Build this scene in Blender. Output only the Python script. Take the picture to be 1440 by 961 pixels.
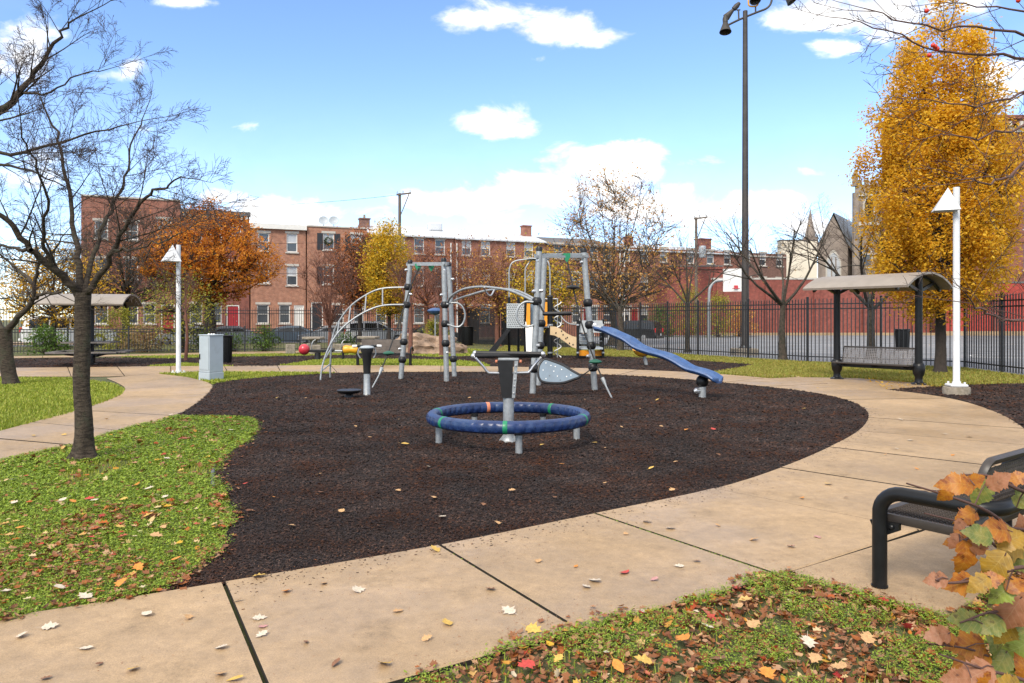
import bpy, math, random
import numpy as np
from mathutils import Vector, Matrix
R = math.radians
PI = math.pi
scene = bpy.context.scene
for o in list(bpy.data.objects):
    bpy.data.objects.remove(o, do_unlink=True)
C = scene.collection

# ------------------------------------------------------------------ camera
F, HZ, EYE = 1040.0, 448.0, 1.6          # focal length (photo px), horizon row, eye height
cam = bpy.data.cameras.new('camera')
cam.sensor_width = 36.0
cam.lens = 36.0 * F / 1440.0
cam.shift_y = -(480.5 - HZ) / 1440.0
cam.clip_start = 0.05
cam.clip_end = 3000
camo = bpy.data.objects.new('camera', cam)
C.objects.link(camo)
camo.location = (0, 0, EYE)
camo.rotation_euler = (R(90), 0, 0)
scene.camera = camo

# ------------------------------------------------------------------ sun, sky, exposure
SUN_EL, SUN_AZ = 44.0, 205.0             # azimuth clockwise from +Y (the view direction)
sun = bpy.data.lights.new('sun', 'SUN')
sun.energy = 2.1
sun.angle = R(22)
sun.color = (1.0, 0.91, 0.78)
suno = bpy.data.objects.new('sun', sun)
C.objects.link(suno)
sd = Vector((math.sin(R(SUN_AZ)) * math.cos(R(SUN_EL)), math.cos(R(SUN_AZ)) * math.cos(R(SUN_EL)), math.sin(R(SUN_EL))))
suno.rotation_euler = sd.to_track_quat('Z', 'Y').to_euler()
suno.location = sd * 60

def build_world():
    w = bpy.data.worlds.new('World')
    scene.world = w
    w.use_nodes = True
    nt = w.node_tree
    nt.nodes.clear()
    N = nt.nodes.new
    L = nt.links.new
    def val(x):
        return x
    def M(op, a, b=None, c=None, clamp=False):
        n = N('ShaderNodeMath'); n.operation = op; n.use_clamp = clamp
        for i, v in enumerate((a, b, c)):
            if v is None: continue
            if isinstance(v, (int, float)): n.inputs[i].default_value = v
            else: L(v, n.inputs[i])
        return n.outputs[0]
    sky = N('ShaderNodeTexSky'); sky.sky_type = 'NISHITA'; sky.sun_disc = False
    sky.sun_elevation = R(SUN_EL); sky.sun_rotation = R(SUN_AZ)
    sky.air_density = 1.0; sky.dust_density = 0.0; sky.ozone_density = 1.6; sky.altitude = 1500
    tc = N('ShaderNodeTexCoord')
    sp = N('ShaderNodeSeparateXYZ'); L(tc.outputs['Generated'], sp.inputs[0])
    x, y, z = sp.outputs
    zz = M('MAXIMUM', z, 0.0)
    # cloud deck: the direction projected on a high flat layer
    dn = M('ADD', zz, 0.12)
    cb = N('ShaderNodeCombineXYZ'); L(M('DIVIDE', x, dn), cb.inputs[0]); L(M('DIVIDE', y, dn), cb.inputs[1])
    cb.inputs[2].default_value = 3.7
    def noise(vec, sc, det, rough, dist=0.0):
        n = N('ShaderNodeTexNoise'); n.inputs['Scale'].default_value = sc; n.inputs['Detail'].default_value = det
        n.inputs['Roughness'].default_value = rough; n.inputs['Distortion'].default_value = dist
        L(vec, n.inputs['Vector']); return n.outputs['Fac']
    big = noise(cb.outputs[0], 0.9, 6, 0.55)
    # puffs: round-topped heaps standing at known bearings in front
    yy = M('MAXIMUM', y, 0.05)
    u = M('DIVIDE', x, yy); v = M('DIVIDE', z, yy)
    cu = N('ShaderNodeCombineXYZ'); L(u, cu.inputs[0]); L(M('MULTIPLY', v, 1.7), cu.inputs[1])
    fine = noise(cu.outputs[0], 9.0, 9, 0.62, 0.3)
    wisp = noise(cu.outputs[0], 3.2, 7, 0.6, 0.2)
    tot = None
    puffs = PUFFS
    for (px, py, ax, ay, s) in puffs:
        u0, v0 = (px - 720) / F, (HZ - py) / F
        du = M('DIVIDE', M('SUBTRACT', u, u0), 1.22 * ax / F)
        dv = M('SUBTRACT', v, v0)
        # flatter underside than top
        dv = M('DIVIDE', dv, 1.25 * ay / F)
        d2 = M('ADD', M('MULTIPLY', du, du), M('MULTIPLY', dv, dv))
        b = M('MULTIPLY', M('POWER', 2.718, M('MULTIPLY', d2, -1.0)), s)
        tot = b if tot is None else M('MAXIMUM', tot, b)
    front = M('MULTIPLY', tot, M('GREATER_THAN', y, 0.06))
    dens = M('ADD', front, M('MULTIPLY', M('SUBTRACT', fine, 0.5), 2.3))
    dens = M('ADD', dens, M('MULTIPLY', M('SUBTRACT', wisp, 0.5), 1.5))
    r1 = N('ShaderNodeMapRange'); r1.interpolation_type = 'SMOOTHSTEP'
    r1.inputs['From Min'].default_value = 0.30; r1.inputs['From Max'].default_value = 0.95
    L(dens, r1.inputs['Value'])
    inb = M('MULTIPLY', r1.outputs[0], M('MULTIPLY', front, 3.0, clamp=True))
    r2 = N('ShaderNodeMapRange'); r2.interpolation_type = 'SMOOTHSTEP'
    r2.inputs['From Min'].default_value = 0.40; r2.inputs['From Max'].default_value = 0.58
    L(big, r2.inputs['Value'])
    # beyond the puffs, out of view: heavier cloud added as neutral white fill light
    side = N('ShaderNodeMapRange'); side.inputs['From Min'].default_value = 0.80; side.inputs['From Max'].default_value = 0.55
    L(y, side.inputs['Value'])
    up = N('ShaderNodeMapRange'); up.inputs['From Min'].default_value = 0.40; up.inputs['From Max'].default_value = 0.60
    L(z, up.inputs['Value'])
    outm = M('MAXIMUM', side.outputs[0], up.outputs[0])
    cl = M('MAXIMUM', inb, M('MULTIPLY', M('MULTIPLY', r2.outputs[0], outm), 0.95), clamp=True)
    # thin bright veil low over the roofs
    hz = N('ShaderNodeMapRange'); hz.interpolation_type = 'SMOOTHSTEP'
    hz.inputs['From Min'].default_value = 0.33; hz.inputs['From Max'].default_value = 0.0
    hz.inputs['To Max'].default_value = 0.22
    L(zz, hz.inputs['Value'])
    veil = M('MULTIPLY', hz.outputs[0], M('ADD', M('MULTIPLY', wisp, 0.9), 0.5), clamp=True)
    cl = M('MAXIMUM', cl, veil)
    mix = N('ShaderNodeMix'); mix.data_type = 'RGBA'
    L(cl, mix.inputs['Factor'])
    skyc = N('ShaderNodeMix'); skyc.data_type = 'RGBA'; skyc.blend_type = 'MULTIPLY'; skyc.inputs['Factor'].default_value = 1
    L(sky.outputs[0], skyc.inputs[6]); skyc.inputs[7].default_value = SKY_TINT
    L(skyc.outputs[2], mix.inputs[6])
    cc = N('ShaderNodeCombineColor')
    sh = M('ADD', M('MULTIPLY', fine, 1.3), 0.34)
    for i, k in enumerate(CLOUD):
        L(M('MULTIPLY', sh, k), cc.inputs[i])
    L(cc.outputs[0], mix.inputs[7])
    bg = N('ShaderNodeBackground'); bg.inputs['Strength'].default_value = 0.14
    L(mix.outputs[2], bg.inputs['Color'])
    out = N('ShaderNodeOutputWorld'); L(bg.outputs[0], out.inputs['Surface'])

SKY_TINT = (0.79, 0.865, 0.985, 1)
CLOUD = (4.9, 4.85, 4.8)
# bearings of the heaps (photo column, row, half width, half height, strength)
PUFFS = [(690, 26, 62, 22, 1.0), (775, 38, 70, 24, 1.0), (850, 52, 55, 14, .8), (760, 82, 22, 8, .55),
         (700, 172, 44, 20, 1.05), (340, 178, 34, 11, .8), (385, 190, 22, 7, .6), (30, 70, 62, 34, 1.0), (185, 95, 22, 16, .7),
         (135, 105, 50, 10, .6), (260, 3, 40, 7, .7), (205, 178, 20, 10, .6), (845, 232, 72, 30, 1.1), (900, 215, 60, 16, .9), (1000, 224, 46, 14, .9),
         (780, 268, 120, 24, 1.0), (650, 288, 100, 22, .95), (930, 292, 110, 26, 1.0), (1070, 288, 60, 20, .9), (390, 300, 90, 24, .85),
         (300, 275, 50, 16, .7), (500, 300, 90, 16, .7), (1170, 66, 34, 14, .75), (1160, 20, 70, 24, 1.0), (1240, 15, 70, 30, 1.0),
         (1265, 122, 24, 16, .8), (1340, 5, 80, 22, .8), (1145, 243, 44, 9, .55), (60, 240, 70, 40, .7), (1150, 320, 60, 18, .8), (1420, 110, 40, 30, .8)]
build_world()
scene.view_settings.view_transform = 'Standard'
scene.view_settings.look = 'None'
scene.view_settings.exposure = 1.12
scene.view_settings.gamma = 1.0
scene.view_settings.use_curve_mapping = False
scene.render.engine = 'CYCLES'
scene.cycles.max_bounces = 6
scene.cycles.transparent_max_bounces = 8
scene.cycles.caustics_reflective = False
scene.cycles.caustics_refractive = False

# ------------------------------------------------------------------ pixel to place
def G(x, y, z=0.0):                       # point of the photo on the level z
    d = (EYE - z) * F / (y - HZ)
    return Vector(((x - 720) * d / F, d, z))
def P(x, y, d):                           # point of the photo at depth d
    return Vector(((x - 720) * d / F, d, EYE - (y - HZ) * d / F))

# ------------------------------------------------------------------ materials
MATS = {}
def pm(name, col, rough=0.6, metal=0.0, var=0.12, scale=6.0, bump=0.0, bscale=60.0, coat=0.0, island=0.0, col2=None, fac2=(0.5, 0.65), sc2=3.0, trans=0.0, spec=0.5, detail=5):
    """Principled material: base colour broken up by noise, optional second tone in patches, fine bump."""
    if name in MATS: return MATS[name]
    m = bpy.data.materials.new(name); m.use_nodes = True
    nt = m.node_tree; N = nt.nodes.new; L = nt.links.new
    b = nt.nodes['Principled BSDF']
    b.inputs['Roughness'].default_value = rough
    b.inputs['Metallic'].default_value = metal
    b.inputs['Coat Weight'].default_value = coat
    b.inputs['Coat Roughness'].default_value = 0.12
    b.inputs['Specular IOR Level'].default_value = spec
    tc = N('ShaderNodeTexCoord')
    def noise(sc, det=5, rg=0.6):
        n = N('ShaderNodeTexNoise'); n.inputs['Scale'].default_value = sc; n.inputs['Detail'].default_value = det; n.inputs['Roughness'].default_value = rg
        L(tc.outputs['Object'], n.inputs['Vector']); return n.outputs['Fac']
    def mixc(f, a, bb, blend='MIX'):
        n = N('ShaderNodeMix'); n.data_type = 'RGBA'; n.blend_type = blend
        if isinstance(f, float): n.inputs['Factor'].default_value = f
        else: L(f, n.inputs['Factor'])
        for i, v in ((6, a), (7, bb)):
            if isinstance(v, tuple): n.inputs[i].default_value = (v[0], v[1], v[2], 1)
            else: L(v, n.inputs[i])
        return n.outputs[2]
    lo = tuple(c * (1 - var) for c in col); hi = tuple(min(1, c * (1 + var)) for c in col)
    r = N('ShaderNodeMapRange'); r.inputs['From Min'].default_value = 0.3; r.inputs['From Max'].default_value = 0.7
    L(noise(scale, detail), r.inputs['Value'])
    c = mixc(r.outputs[0], lo, hi)
    if col2:
        r2 = N('ShaderNodeMapRange'); r2.inputs['From Min'].default_value = fac2[0]; r2.inputs['From Max'].default_value = fac2[1]
        L(noise(sc2, 6, 0.65), r2.inputs['Value'])
        c = mixc(r2.outputs[0], c, col2)
    if island:
        g = N('ShaderNodeNewGeometry')
        r3 = N('ShaderNodeMapRange'); r3.inputs['To Min'].default_value = 1 - island; r3.inputs['To Max'].default_value = 1 + island
        L(g.outputs['Random Per Island'], r3.inputs['Value'])
        hs = N('ShaderNodeHueSaturation'); L(c, hs.inputs['Color']); L(r3.outputs[0], hs.inputs['Value'])
        c = hs.outputs[0]
    L(c, b.inputs['Base Color'])
    if bump:
        bn = N('ShaderNodeBump'); bn.inputs['Strength'].default_value = bump; bn.inputs['Distance'].default_value = 0.02
        L(noise(bscale, 6, 0.7), bn.inputs['Height']); L(bn.outputs[0], b.inputs['Normal'])
    MATS[name] = m
    return m

def leafm(name, cols, trans=0.35, rough=0.55):
    """Leaf material: every leaf takes its own tone from the list."""
    if name in MATS: return MATS[name]
    m = bpy.data.materials.new(name); m.use_nodes = True
    nt = m.node_tree; N = nt.nodes.new; L = nt.links.new
    b = nt.nodes['Principled BSDF']; b.inputs['Roughness'].default_value = rough; b.inputs['Specular IOR Level'].default_value = 0.3
    g = N('ShaderNodeNewGeometry')
    cr = N('ShaderNodeValToRGB'); e = cr.color_ramp; e.interpolation = 'LINEAR'
    k = len(cols)
    while len(e.elements) < k: e.elements.new(0.5)
    for i, c in enumerate(cols):
        e.elements[i].position = i / max(1, k - 1); e.elements[i].color = (*c, 1)
    L(g.outputs['Random Per Island'], cr.inputs['Fac'])
    L(cr.outputs[0], b.inputs['Base Color'])
    t = N('ShaderNodeBsdfTranslucent'); L(cr.outputs[0], t.inputs['Color'])
    mx = N('ShaderNodeMixShader'); mx.inputs[0].default_value = trans
    out = nt.nodes['Material Output']
    L(b.outputs[0], mx.inputs[1]); L(t.outputs[0], mx.inputs[2]); L(mx.outputs[0], out.inputs['Surface'])
    MATS[name] = m
    return m

def brickm(name, c1, c2, mortar, rotscale=1.0, stain=(0.5, 0.42, 0.36), stainf=0.35):
    if name in MATS: return MATS[name]
    m = bpy.data.materials.new(name); m.use_nodes = True
    nt = m.node_tree; N = nt.nodes.new; L = nt.links.new
    b = nt.nodes['Principled BSDF']; b.inputs['Roughness'].default_value = 0.88
    tc = N('ShaderNodeTexCoord')
    sp = N('ShaderNodeSeparateXYZ'); L(tc.outputs['Object'], sp.inputs[0])
    ad = N('ShaderNodeMath'); ad.operation = 'ADD'; L(sp.outputs[0], ad.inputs[0]); L(sp.outputs[1], ad.inputs[1])
    cb = N('ShaderNodeCombineXYZ'); L(ad.outputs[0], cb.inputs[0]); L(sp.outputs[2], cb.inputs[1])
    br = N('ShaderNodeTexBrick'); br.inputs['Scale'].default_value = 1.0
    br.inputs['Brick Width'].default_value = 0.215; br.inputs['Row Height'].default_value = 0.075; br.inputs['Mortar Size'].default_value = 0.008
    br.inputs['Color1'].default_value = (*c1, 1); br.inputs['Color2'].default_value = (*c2, 1); br.inputs['Mortar'].default_value = (*mortar, 1)
    L(cb.outputs[0], br.inputs['Vector'])
    n = N('ShaderNodeTexNoise'); n.inputs['Scale'].default_value = 0.6; n.inputs['Detail'].default_value = 8; n.inputs['Roughness'].default_value = 0.7
    L(tc.outputs['Object'], n.inputs['Vector'])
    r = N('ShaderNodeMapRange'); r.inputs['From Min'].default_value = 0.42; r.inputs['From Max'].default_value = 0.72; r.inputs['To Max'].default_value = stainf
    L(n.outputs['Fac'], r.inputs['Value'])
    mx = N('ShaderNodeMix'); mx.data_type = 'RGBA'; mx.blend_type = 'MULTIPLY'
    L(r.outputs[0], mx.inputs['Factor']); L(br.outputs[0], mx.inputs[6]); mx.inputs[7].default_value = (*stain, 1)
    n2 = N('ShaderNodeTexNoise'); n2.inputs['Scale'].default_value = 3.5; n2.inputs['Detail'].default_value = 6
    L(tc.outputs['Object'], n2.inputs['Vector'])
    r2 = N('ShaderNodeMapRange'); r2.inputs['From Min'].default_value = 0.3; r2.inputs['From Max'].default_value = 0.7; r2.inputs['To Min'].default_value = 0.75; r2.inputs['To Max'].default_value = 1.25
    L(n2.outputs['Fac'], r2.inputs['Value'])
    hs = N('ShaderNodeHueSaturation'); L(mx.outputs[2], hs.inputs['Color']); L(r2.outputs[0], hs.inputs['Value'])
    L(hs.outputs[0], b.inputs['Base Color'])
    MATS[name] = m
    return m

# ------------------------------------------------------------------ mesh helpers
def frame_of(d):
    d = d.normalized()
    a = Vector((0, 0, 1)) if abs(d.z) < 0.95 else Vector((1, 0, 0))
    u = d.cross(a).normalized()
    return u, u.cross(d).normalized()

class MB:
    """Collects faces; build() links them as one mesh object."""
    def __init__(s): s.v = []; s.f = []; s.m = []; s.mi = 0
    def add(s, vs, fs):
        k = len(s.v); s.v += [tuple(p) for p in vs]
        for f in fs: s.f.append(tuple(i + k for i in f)); s.m.append(s.mi)
        return s
    def box(s, c, sz, rz=0.0, rx=0.0, ry=0.0, bev=0.0):
        hx, hy, hz = sz[0] / 2, sz[1] / 2, sz[2] / 2
        M = Matrix.Translation(Vector(c)) @ Matrix.Rotation(rz, 4, 'Z') @ Matrix.Rotation(ry, 4, 'Y') @ Matrix.Rotation(rx, 4, 'X')
        if bev <= 0:
            vs = [M @ Vector((x * hx, y * hy, z * hz)) for z in (-1, 1) for y in (-1, 1) for x in (-1, 1)]
            return s.add(vs, [(0, 2, 3, 1), (4, 5, 7, 6), (0, 1, 5, 4), (2, 6, 7, 3), (0, 4, 6, 2), (1, 3, 7, 5)])
        b = min(bev, hx * .9, hy * .9, hz * .9)
        rings = []
        for z, i in ((-hz, b), (-hz + b, 0), (hz - b, 0), (hz, b)):
            x, y = hx - i, hy - i
            rings.append([(x - b * (i == 0), -y), (x, -y + b * (i == 0)), (x, y - b * (i == 0)), (x - b * (i == 0), y), (-x + b * (i == 0), y), (-x, y - b * (i == 0)), (-x, -y + b * (i == 0)), (-x + b * (i == 0), -y)])
            if i: rings[-1] = [(x - b * .4, -y), (x, -y + b * .4), (x, y - b * .4), (x - b * .4, y), (-x + b * .4, y), (-x, y - b * .4), (-x, -y + b * .4), (-x + b * .4, -y)]
        zs = (-hz, -hz + b, hz - b, hz)
        vs = [M @ Vector((p[0], p[1], zs[k])) for k, r in enumerate(rings) for p in r]
        fs = [tuple(reversed(range(8))), tuple(range(24, 32))]
        for k in range(3):
            for j in range(8):
                fs.append((k * 8 + j, k * 8 + (j + 1) % 8, k * 8 + 8 + (j + 1) % 8, k * 8 + 8 + j))
        return s.add(vs, fs)
    def tube(s, pts, r, n=10, cap=True, closed=False):
        pts = [Vector(p) for p in pts]; k = len(pts)
        rs = list(r) if isinstance(r, (list, tuple)) else [r] * k
        vs = []; u = None
        for i, p in enumerate(pts):
            if closed: d = pts[(i + 1) % k] - pts[i - 1]
            else: d = pts[min(i + 1, k - 1)] - pts[max(i - 1, 0)]
            d = d.normalized() if d.length > 1e-9 else Vector((0, 0, 1))
            if u is None: u, w = frame_of(d)
            else:
                u = (u - d * u.dot(d)); u = u.normalized() if u.length > 1e-6 else frame_of(d)[0]
                w = u.cross(d)
            for j in range(n):
                a = 2 * PI * j / n
                vs.append(p + (u * math.cos(a) + w * math.sin(a)) * rs[i])
        fs = []
        for i in range(k if closed else k - 1):
            a, b = i * n, ((i + 1) % k) * n
            for j in range(n): fs.append((a + j, b + j, b + (j + 1) % n, a + (j + 1) % n))
        if cap and not closed: fs += [tuple(range(n)), tuple(reversed(range((k - 1) * n, k * n)))]
        return s.add(vs, fs)
    def lathe(s, prof, n=16, o=(0, 0, 0), axis=None):
        o = Vector(o); vs = []
        if axis is None: u, w, d = Vector((1, 0, 0)), Vector((0, 1, 0)), Vector((0, 0, 1))
        else:
            d = Vector(axis).normalized(); u, w = frame_of(d); w = d.cross(u)
        for (r, z) in prof:
            for j in range(n):
                a = 2 * PI * j / n
                vs.append(o + (u * math.cos(a) + w * math.sin(a)) * max(r, 1e-4) + d * z)
        fs = []
        for i in range(len(prof) - 1):
            for j in range(n):
                fs.append((i * n + j, i * n + (j + 1) % n, (i + 1) * n + (j + 1) % n, (i + 1) * n + j))
        fs += [tuple(reversed(range(n))), tuple(range((len(prof) - 1) * n, len(prof) * n))]
        return s.add(vs, fs)
    def ball(s, c, r, n=14, m=9, sz=1.0):
        return s.lathe([(r * math.sin(PI * i / m), -r * sz * math.cos(PI * i / m)) for i in range(m + 1)], n, c)
    def prism(s, poly, d):
        """planar polygon of 3D points pushed along d"""
        poly = [Vector(p) for p in poly]; k = len(poly); d = Vector(d)
        vs = poly + [p + d for p in poly]
        return s.add(vs, [tuple(reversed(range(k))), tuple(range(k, 2 * k))] + [(i, (i + 1) % k, k + (i + 1) % k, k + i) for i in range(k)])
    def beam(s, a, b, w, h, up=(0, 0, 1)):
        a, b = Vector(a), Vector(b); d = (b - a).normalized(); up = Vector(up)
        sd_ = d.cross(up)
        sd_ = sd_.normalized() if sd_.length > 1e-6 else Vector((1, 0, 0))
        uu = sd_.cross(d)
        q = [sd_ * (w / 2) * i + uu * (h / 2) * j for i, j in ((-1, -1), (1, -1), (1, 1), (-1, 1))]
        return s.prism([a + x for x in q], b - a)
    def build(s, name, mat, parent=None, world=False, smooth=0.6, loc=None):
        me = bpy.data.meshes.new(name)
        vs = s.v
        if parent is not None and world:
            im = base_matrix(parent).inverted()
            vs = [tuple(im @ Vector(p)) for p in vs]
        me.from_pydata(vs, [], s.f)
        mats = mat if isinstance(mat, (list, tuple)) else [mat]
        for m in mats: me.materials.append(m)
        if len(mats) > 1: me.polygons.foreach_set('material_index', s.m)
        fix_normals(me)
        if smooth:
            me.polygons.foreach_set('use_smooth', [True] * len(me.polygons))
            me.set_sharp_from_angle(angle=smooth)
        o = bpy.data.objects.new(name, me)
        C.objects.link(o)
        if parent is not None: o.parent = parent
        if loc is not None: o.location = loc
        return o

import bmesh
def fix_normals(me):
    bm = bmesh.new(); bm.from_mesh(me)
    bmesh.ops.recalc_face_normals(bm, faces=bm.faces)
    bm.to_mesh(me); bm.free()

def base_matrix(o):
    m = Matrix.Translation(o.location) @ o.rotation_euler.to_matrix().to_4x4()
    return base_matrix(o.parent) @ m if o.parent else m

def np_mesh(name, V, Fc, mat, parent=None, smooth=False, world=False):
    """fast mesh from arrays: V (n,3), Fc (m,k) faces of k corners each"""
    V = np.asarray(V, dtype=np.float32); Fc = np.asarray(Fc, dtype=np.int32)
    if parent is not None and world:
        im = np.array(base_matrix(parent).inverted())
        V = V @ im[:3, :3].T.astype(np.float32) + im[:3, 3].astype(np.float32)
    me = bpy.data.meshes.new(name); k = Fc.shape[1]
    me.vertices.add(len(V)); me.vertices.foreach_set('co', V.ravel())
    me.loops.add(Fc.size); me.loops.foreach_set('vertex_index', Fc.ravel())
    me.polygons.add(len(Fc)); me.polygons.foreach_set('loop_start', np.arange(0, Fc.size, k, dtype=np.int32))
    me.update(calc_edges=True)
    if smooth: me.polygons.foreach_set('use_smooth', np.ones(len(Fc), dtype=bool))
    for m in (mat if isinstance(mat, (list, tuple)) else [mat]): me.materials.append(m)
    o = bpy.data.objects.new(name, me); C.objects.link(o)
    if parent is not None: o.parent = parent
    return o

def tag(o, label, cat, group=None):
    o['label'] = label; o['category'] = cat
    if group: o['group'] = group
    return o
def thing(name, label, cat, loc=(0, 0, 0), rz=0.0, group=None):
    o = bpy.data.objects.new(name, None); C.objects.link(o)
    o.empty_display_size = 0.2
    o.location = loc; o.rotation_euler = (0, 0, rz)
    return tag(o, label, cat, group)
def structure(o): o['kind'] = 'structure'; return o
def stuff(o): o['kind'] = 'stuff'; return o
def copy_tree(o, parent=None):
    c = o.copy(); C.objects.link(c); c.parent = parent
    for ch in list(o.children): copy_tree(ch, c)
    return c

def smooth_line(pts, n=6, closed=False):
    """Catmull-Rom through the points"""
    pts = [Vector(p) for p in pts]; out = []; k = len(pts)
    rng = range(k) if closed else range(k - 1)
    for i in rng:
        p1, p2 = pts[i], pts[(i + 1) % k]
        p0 = pts[i - 1] if (closed or i > 0) else p1 * 2 - p2
        p3 = pts[(i + 2) % k] if (closed or i + 2 < k) else p2 * 2 - p1
        for j in range(n):
            t = j / n
            out.append(0.5 * ((2 * p1) + (p2 - p0) * t + (2 * p0 - 5 * p1 + 4 * p2 - p3) * t * t + (3 * p1 - p0 - 3 * p2 + p3) * t ** 3))
    if not closed: out.append(pts[-1])
    return out

def inside(poly, X, Y):
    """points in polygon (arrays)"""
    c = np.zeros(len(X), dtype=bool); k = len(poly)
    for i in range(k):
        x1, y1 = poly[i][0], poly[i][1]; x2, y2 = poly[i - 1][0], poly[i - 1][1]
        if y1 == y2: continue
        t = ((y1 > Y) != (y2 > Y)) & (X < (x2 - x1) * (Y - y1) / (y2 - y1) + x1)
        c ^= t
    return c
def edge_dist(poly, X, Y):
    d = np.full(len(X), 1e9)
    for i in range(len(poly)):
        ax, ay = poly[i - 1][0], poly[i - 1][1]; bx, by = poly[i][0], poly[i][1]
        L2 = (bx - ax) ** 2 + (by - ay) ** 2
        if L2 < 1e-12: continue
        t = np.clip(((X - ax) * (bx - ax) + (Y - ay) * (by - ay)) / L2, 0, 1)
        d = np.minimum(d, np.hypot(X - ax - t * (bx - ax), Y - ay - t * (by - ay)))
    return d

def rot_field(rng, n, yaw=None, tilt=0.4):
    """n rotation matrices: random yaw, tilt from level by up to about `tilt`"""
    yaw = rng.uniform(0, 2 * PI, n) if yaw is None else yaw
    tl = rng.normal(0, tilt, n); ta = rng.uniform(0, 2 * PI, n)
    cy, sy = np.cos(yaw), np.sin(yaw)
    Rz = np.zeros((n, 3, 3)); Rz[:, 0, 0] = cy; Rz[:, 0, 1] = -sy; Rz[:, 1, 0] = sy; Rz[:, 1, 1] = cy; Rz[:, 2, 2] = 1
    ax = np.stack([np.cos(ta), np.sin(ta), np.zeros(n)], 1)
    c, s_ = np.cos(tl), np.sin(tl)
    K = np.zeros((n, 3, 3)); K[:, 0, 2] = ax[:, 1]; K[:, 1, 2] = -ax[:, 0]; K[:, 2, 0] = -ax[:, 1]; K[:, 2, 1] = ax[:, 0]
    I = np.eye(3)[None]
    T = I + s_[:, None, None] * K + (1 - c)[:, None, None] * (K @ K)
    return T @ Rz
def scatter(tv, tf, pos, rot, scale):
    """template verts/faces copied to n places -> (V, F)"""
    tv = np.asarray(tv, float); tf = np.asarray(tf, int); n = len(pos)
    sc = scale[:, None, None] if scale.ndim == 1 else scale[:, None, :]
    V = (tv[None] * sc) @ np.transpose(rot, (0, 2, 1)) + pos[:, None, :]
    Fc = tf[None] + (np.arange(n) * len(tv))[:, None, None]
    return V.reshape(-1, 3), Fc.reshape(-1, tf.shape[1])
# leaf-shaped templates lying in XY, x along the leaf
LEAF4 = ([(-.5, 0, 0), (0, -.26, .05), (.5, 0, 0), (0, .26, .05)], [(0, 1, 2, 3)])
LEAF8 = ([(-.5, 0, 0), (-.2, -.3, .07), (.18, -.24, .06), (.5, 0, .02), (.18, .24, .06), (-.2, .3, .07), (-.15, 0, 0), (.2, 0, 0)],
         [(0, 1, 6), (1, 2, 7), (1, 7, 6), (2, 3, 7), (0, 6, 5), (6, 7, 5), (7, 4, 5), (7, 3, 4)])
# ================================================================== GROUND
m_soil = pm('lawn_soil', (0.075, 0.085, 0.025), 0.95, var=0.35, scale=1.6, bump=0.6, bscale=70, col2=(0.10, 0.065, 0.035), fac2=(0.5, 0.68), sc2=1.1, detail=8)
m_mulch = pm('bark_mulch', (0.017, 0.0092, 0.0068), 0.9, var=0.5, scale=55, bump=1.0, bscale=95, col2=(0.034, 0.015, 0.009), fac2=(0.52, 0.72), sc2=24, spec=0.25)
m_conc = pm('path_concrete', (0.33, 0.222, 0.128), 0.8, var=0.14, scale=2.3, bump=0.18, bscale=220, col2=(0.235, 0.155, 0.088), fac2=(0.54, 0.78), sc2=1.3, detail=9)
def concrete(name, base):
    m = bpy.data.materials.new(name); m.use_nodes = True; nt = m.node_tree; N = nt.nodes.new; L = nt.links.new; b = nt.nodes['Principled BSDF']
    geo = N('ShaderNodeNewGeometry'); oi = N('ShaderNodeObjectInfo')
    def noise(sc, det=6, rg=.6):
        n = N('ShaderNodeTexNoise'); n.inputs['Scale'].default_value = sc; n.inputs['Detail'].default_value = det; n.inputs['Roughness'].default_value = rg; L(geo.outputs['Position'], n.inputs['Vector']); return n.outputs['Fac']
    def rng_(v, a, c, lo, hi):
        r = N('ShaderNodeMapRange'); r.inputs['From Min'].default_value = a; r.inputs['From Max'].default_value = c; r.inputs['To Min'].default_value = lo; r.inputs['To Max'].default_value = hi; L(v, r.inputs['Value']); return r.outputs[0]
    def mul(a, c):
        n = N('ShaderNodeMath'); n.operation = 'MULTIPLY'; L(a, n.inputs[0]); L(c, n.inputs[1]); return n.outputs[0]
    v = mul(rng_(noise(.9, 8, .65), .3, .7, .80, 1.16), rng_(noise(150, 4, .75), .3, .7, .66, 1.30))
    v = mul(v, rng_(noise(11, 8, .8), .34, .68, 1.16, .78)); v = mul(v, rng_(noise(2.2, 9, .8), .55, .70, 1.0, .60))
    v = mul(v, rng_(noise(34, 3, .6), .66, .74, 1.0, .60)); v = mul(v, rng_(oi.outputs['Random'], 0, 1, .93, 1.06))
    hs = N('ShaderNodeHueSaturation'); hs.inputs['Color'].default_value = (*base, 1); L(v, hs.inputs['Value'])
    mx = N('ShaderNodeMix'); mx.data_type = 'RGBA'; L(rng_(noise(1.7, 6, .6), .45, .75, 0, .35), mx.inputs['Factor']); L(hs.outputs[0], mx.inputs[6]); mx.inputs[7].default_value = (base[0] * .72, base[1] * .76, base[2] * .85, 1)
    L(mx.outputs[2], b.inputs['Base Color']); L(rng_(noise(.55, 5, .6), .42, .62, .42, .85), b.inputs['Roughness'])
    bp = N('ShaderNodeBump'); bp.inputs['Strength'].default_value = .35; bp.inputs['Distance'].default_value = .004; L(noise(300, 4, .7), bp.inputs['Height']); L(bp.outputs[0], b.inputs['Normal'])
    return m
m_conc = concrete('path_concrete_brushed', (0.355, 0.243, 0.136))
m_joint = pm('joint_dirt', (0.018, 0.015, 0.010), 0.95, var=0.4, scale=20)
m_asph = pm('court_asphalt', (0.165, 0.17, 0.18), 0.85, var=0.18, scale=0.7, bump=0.2, bscale=120, col2=(0.22, 0.22, 0.225), sc2=0.4)
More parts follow.
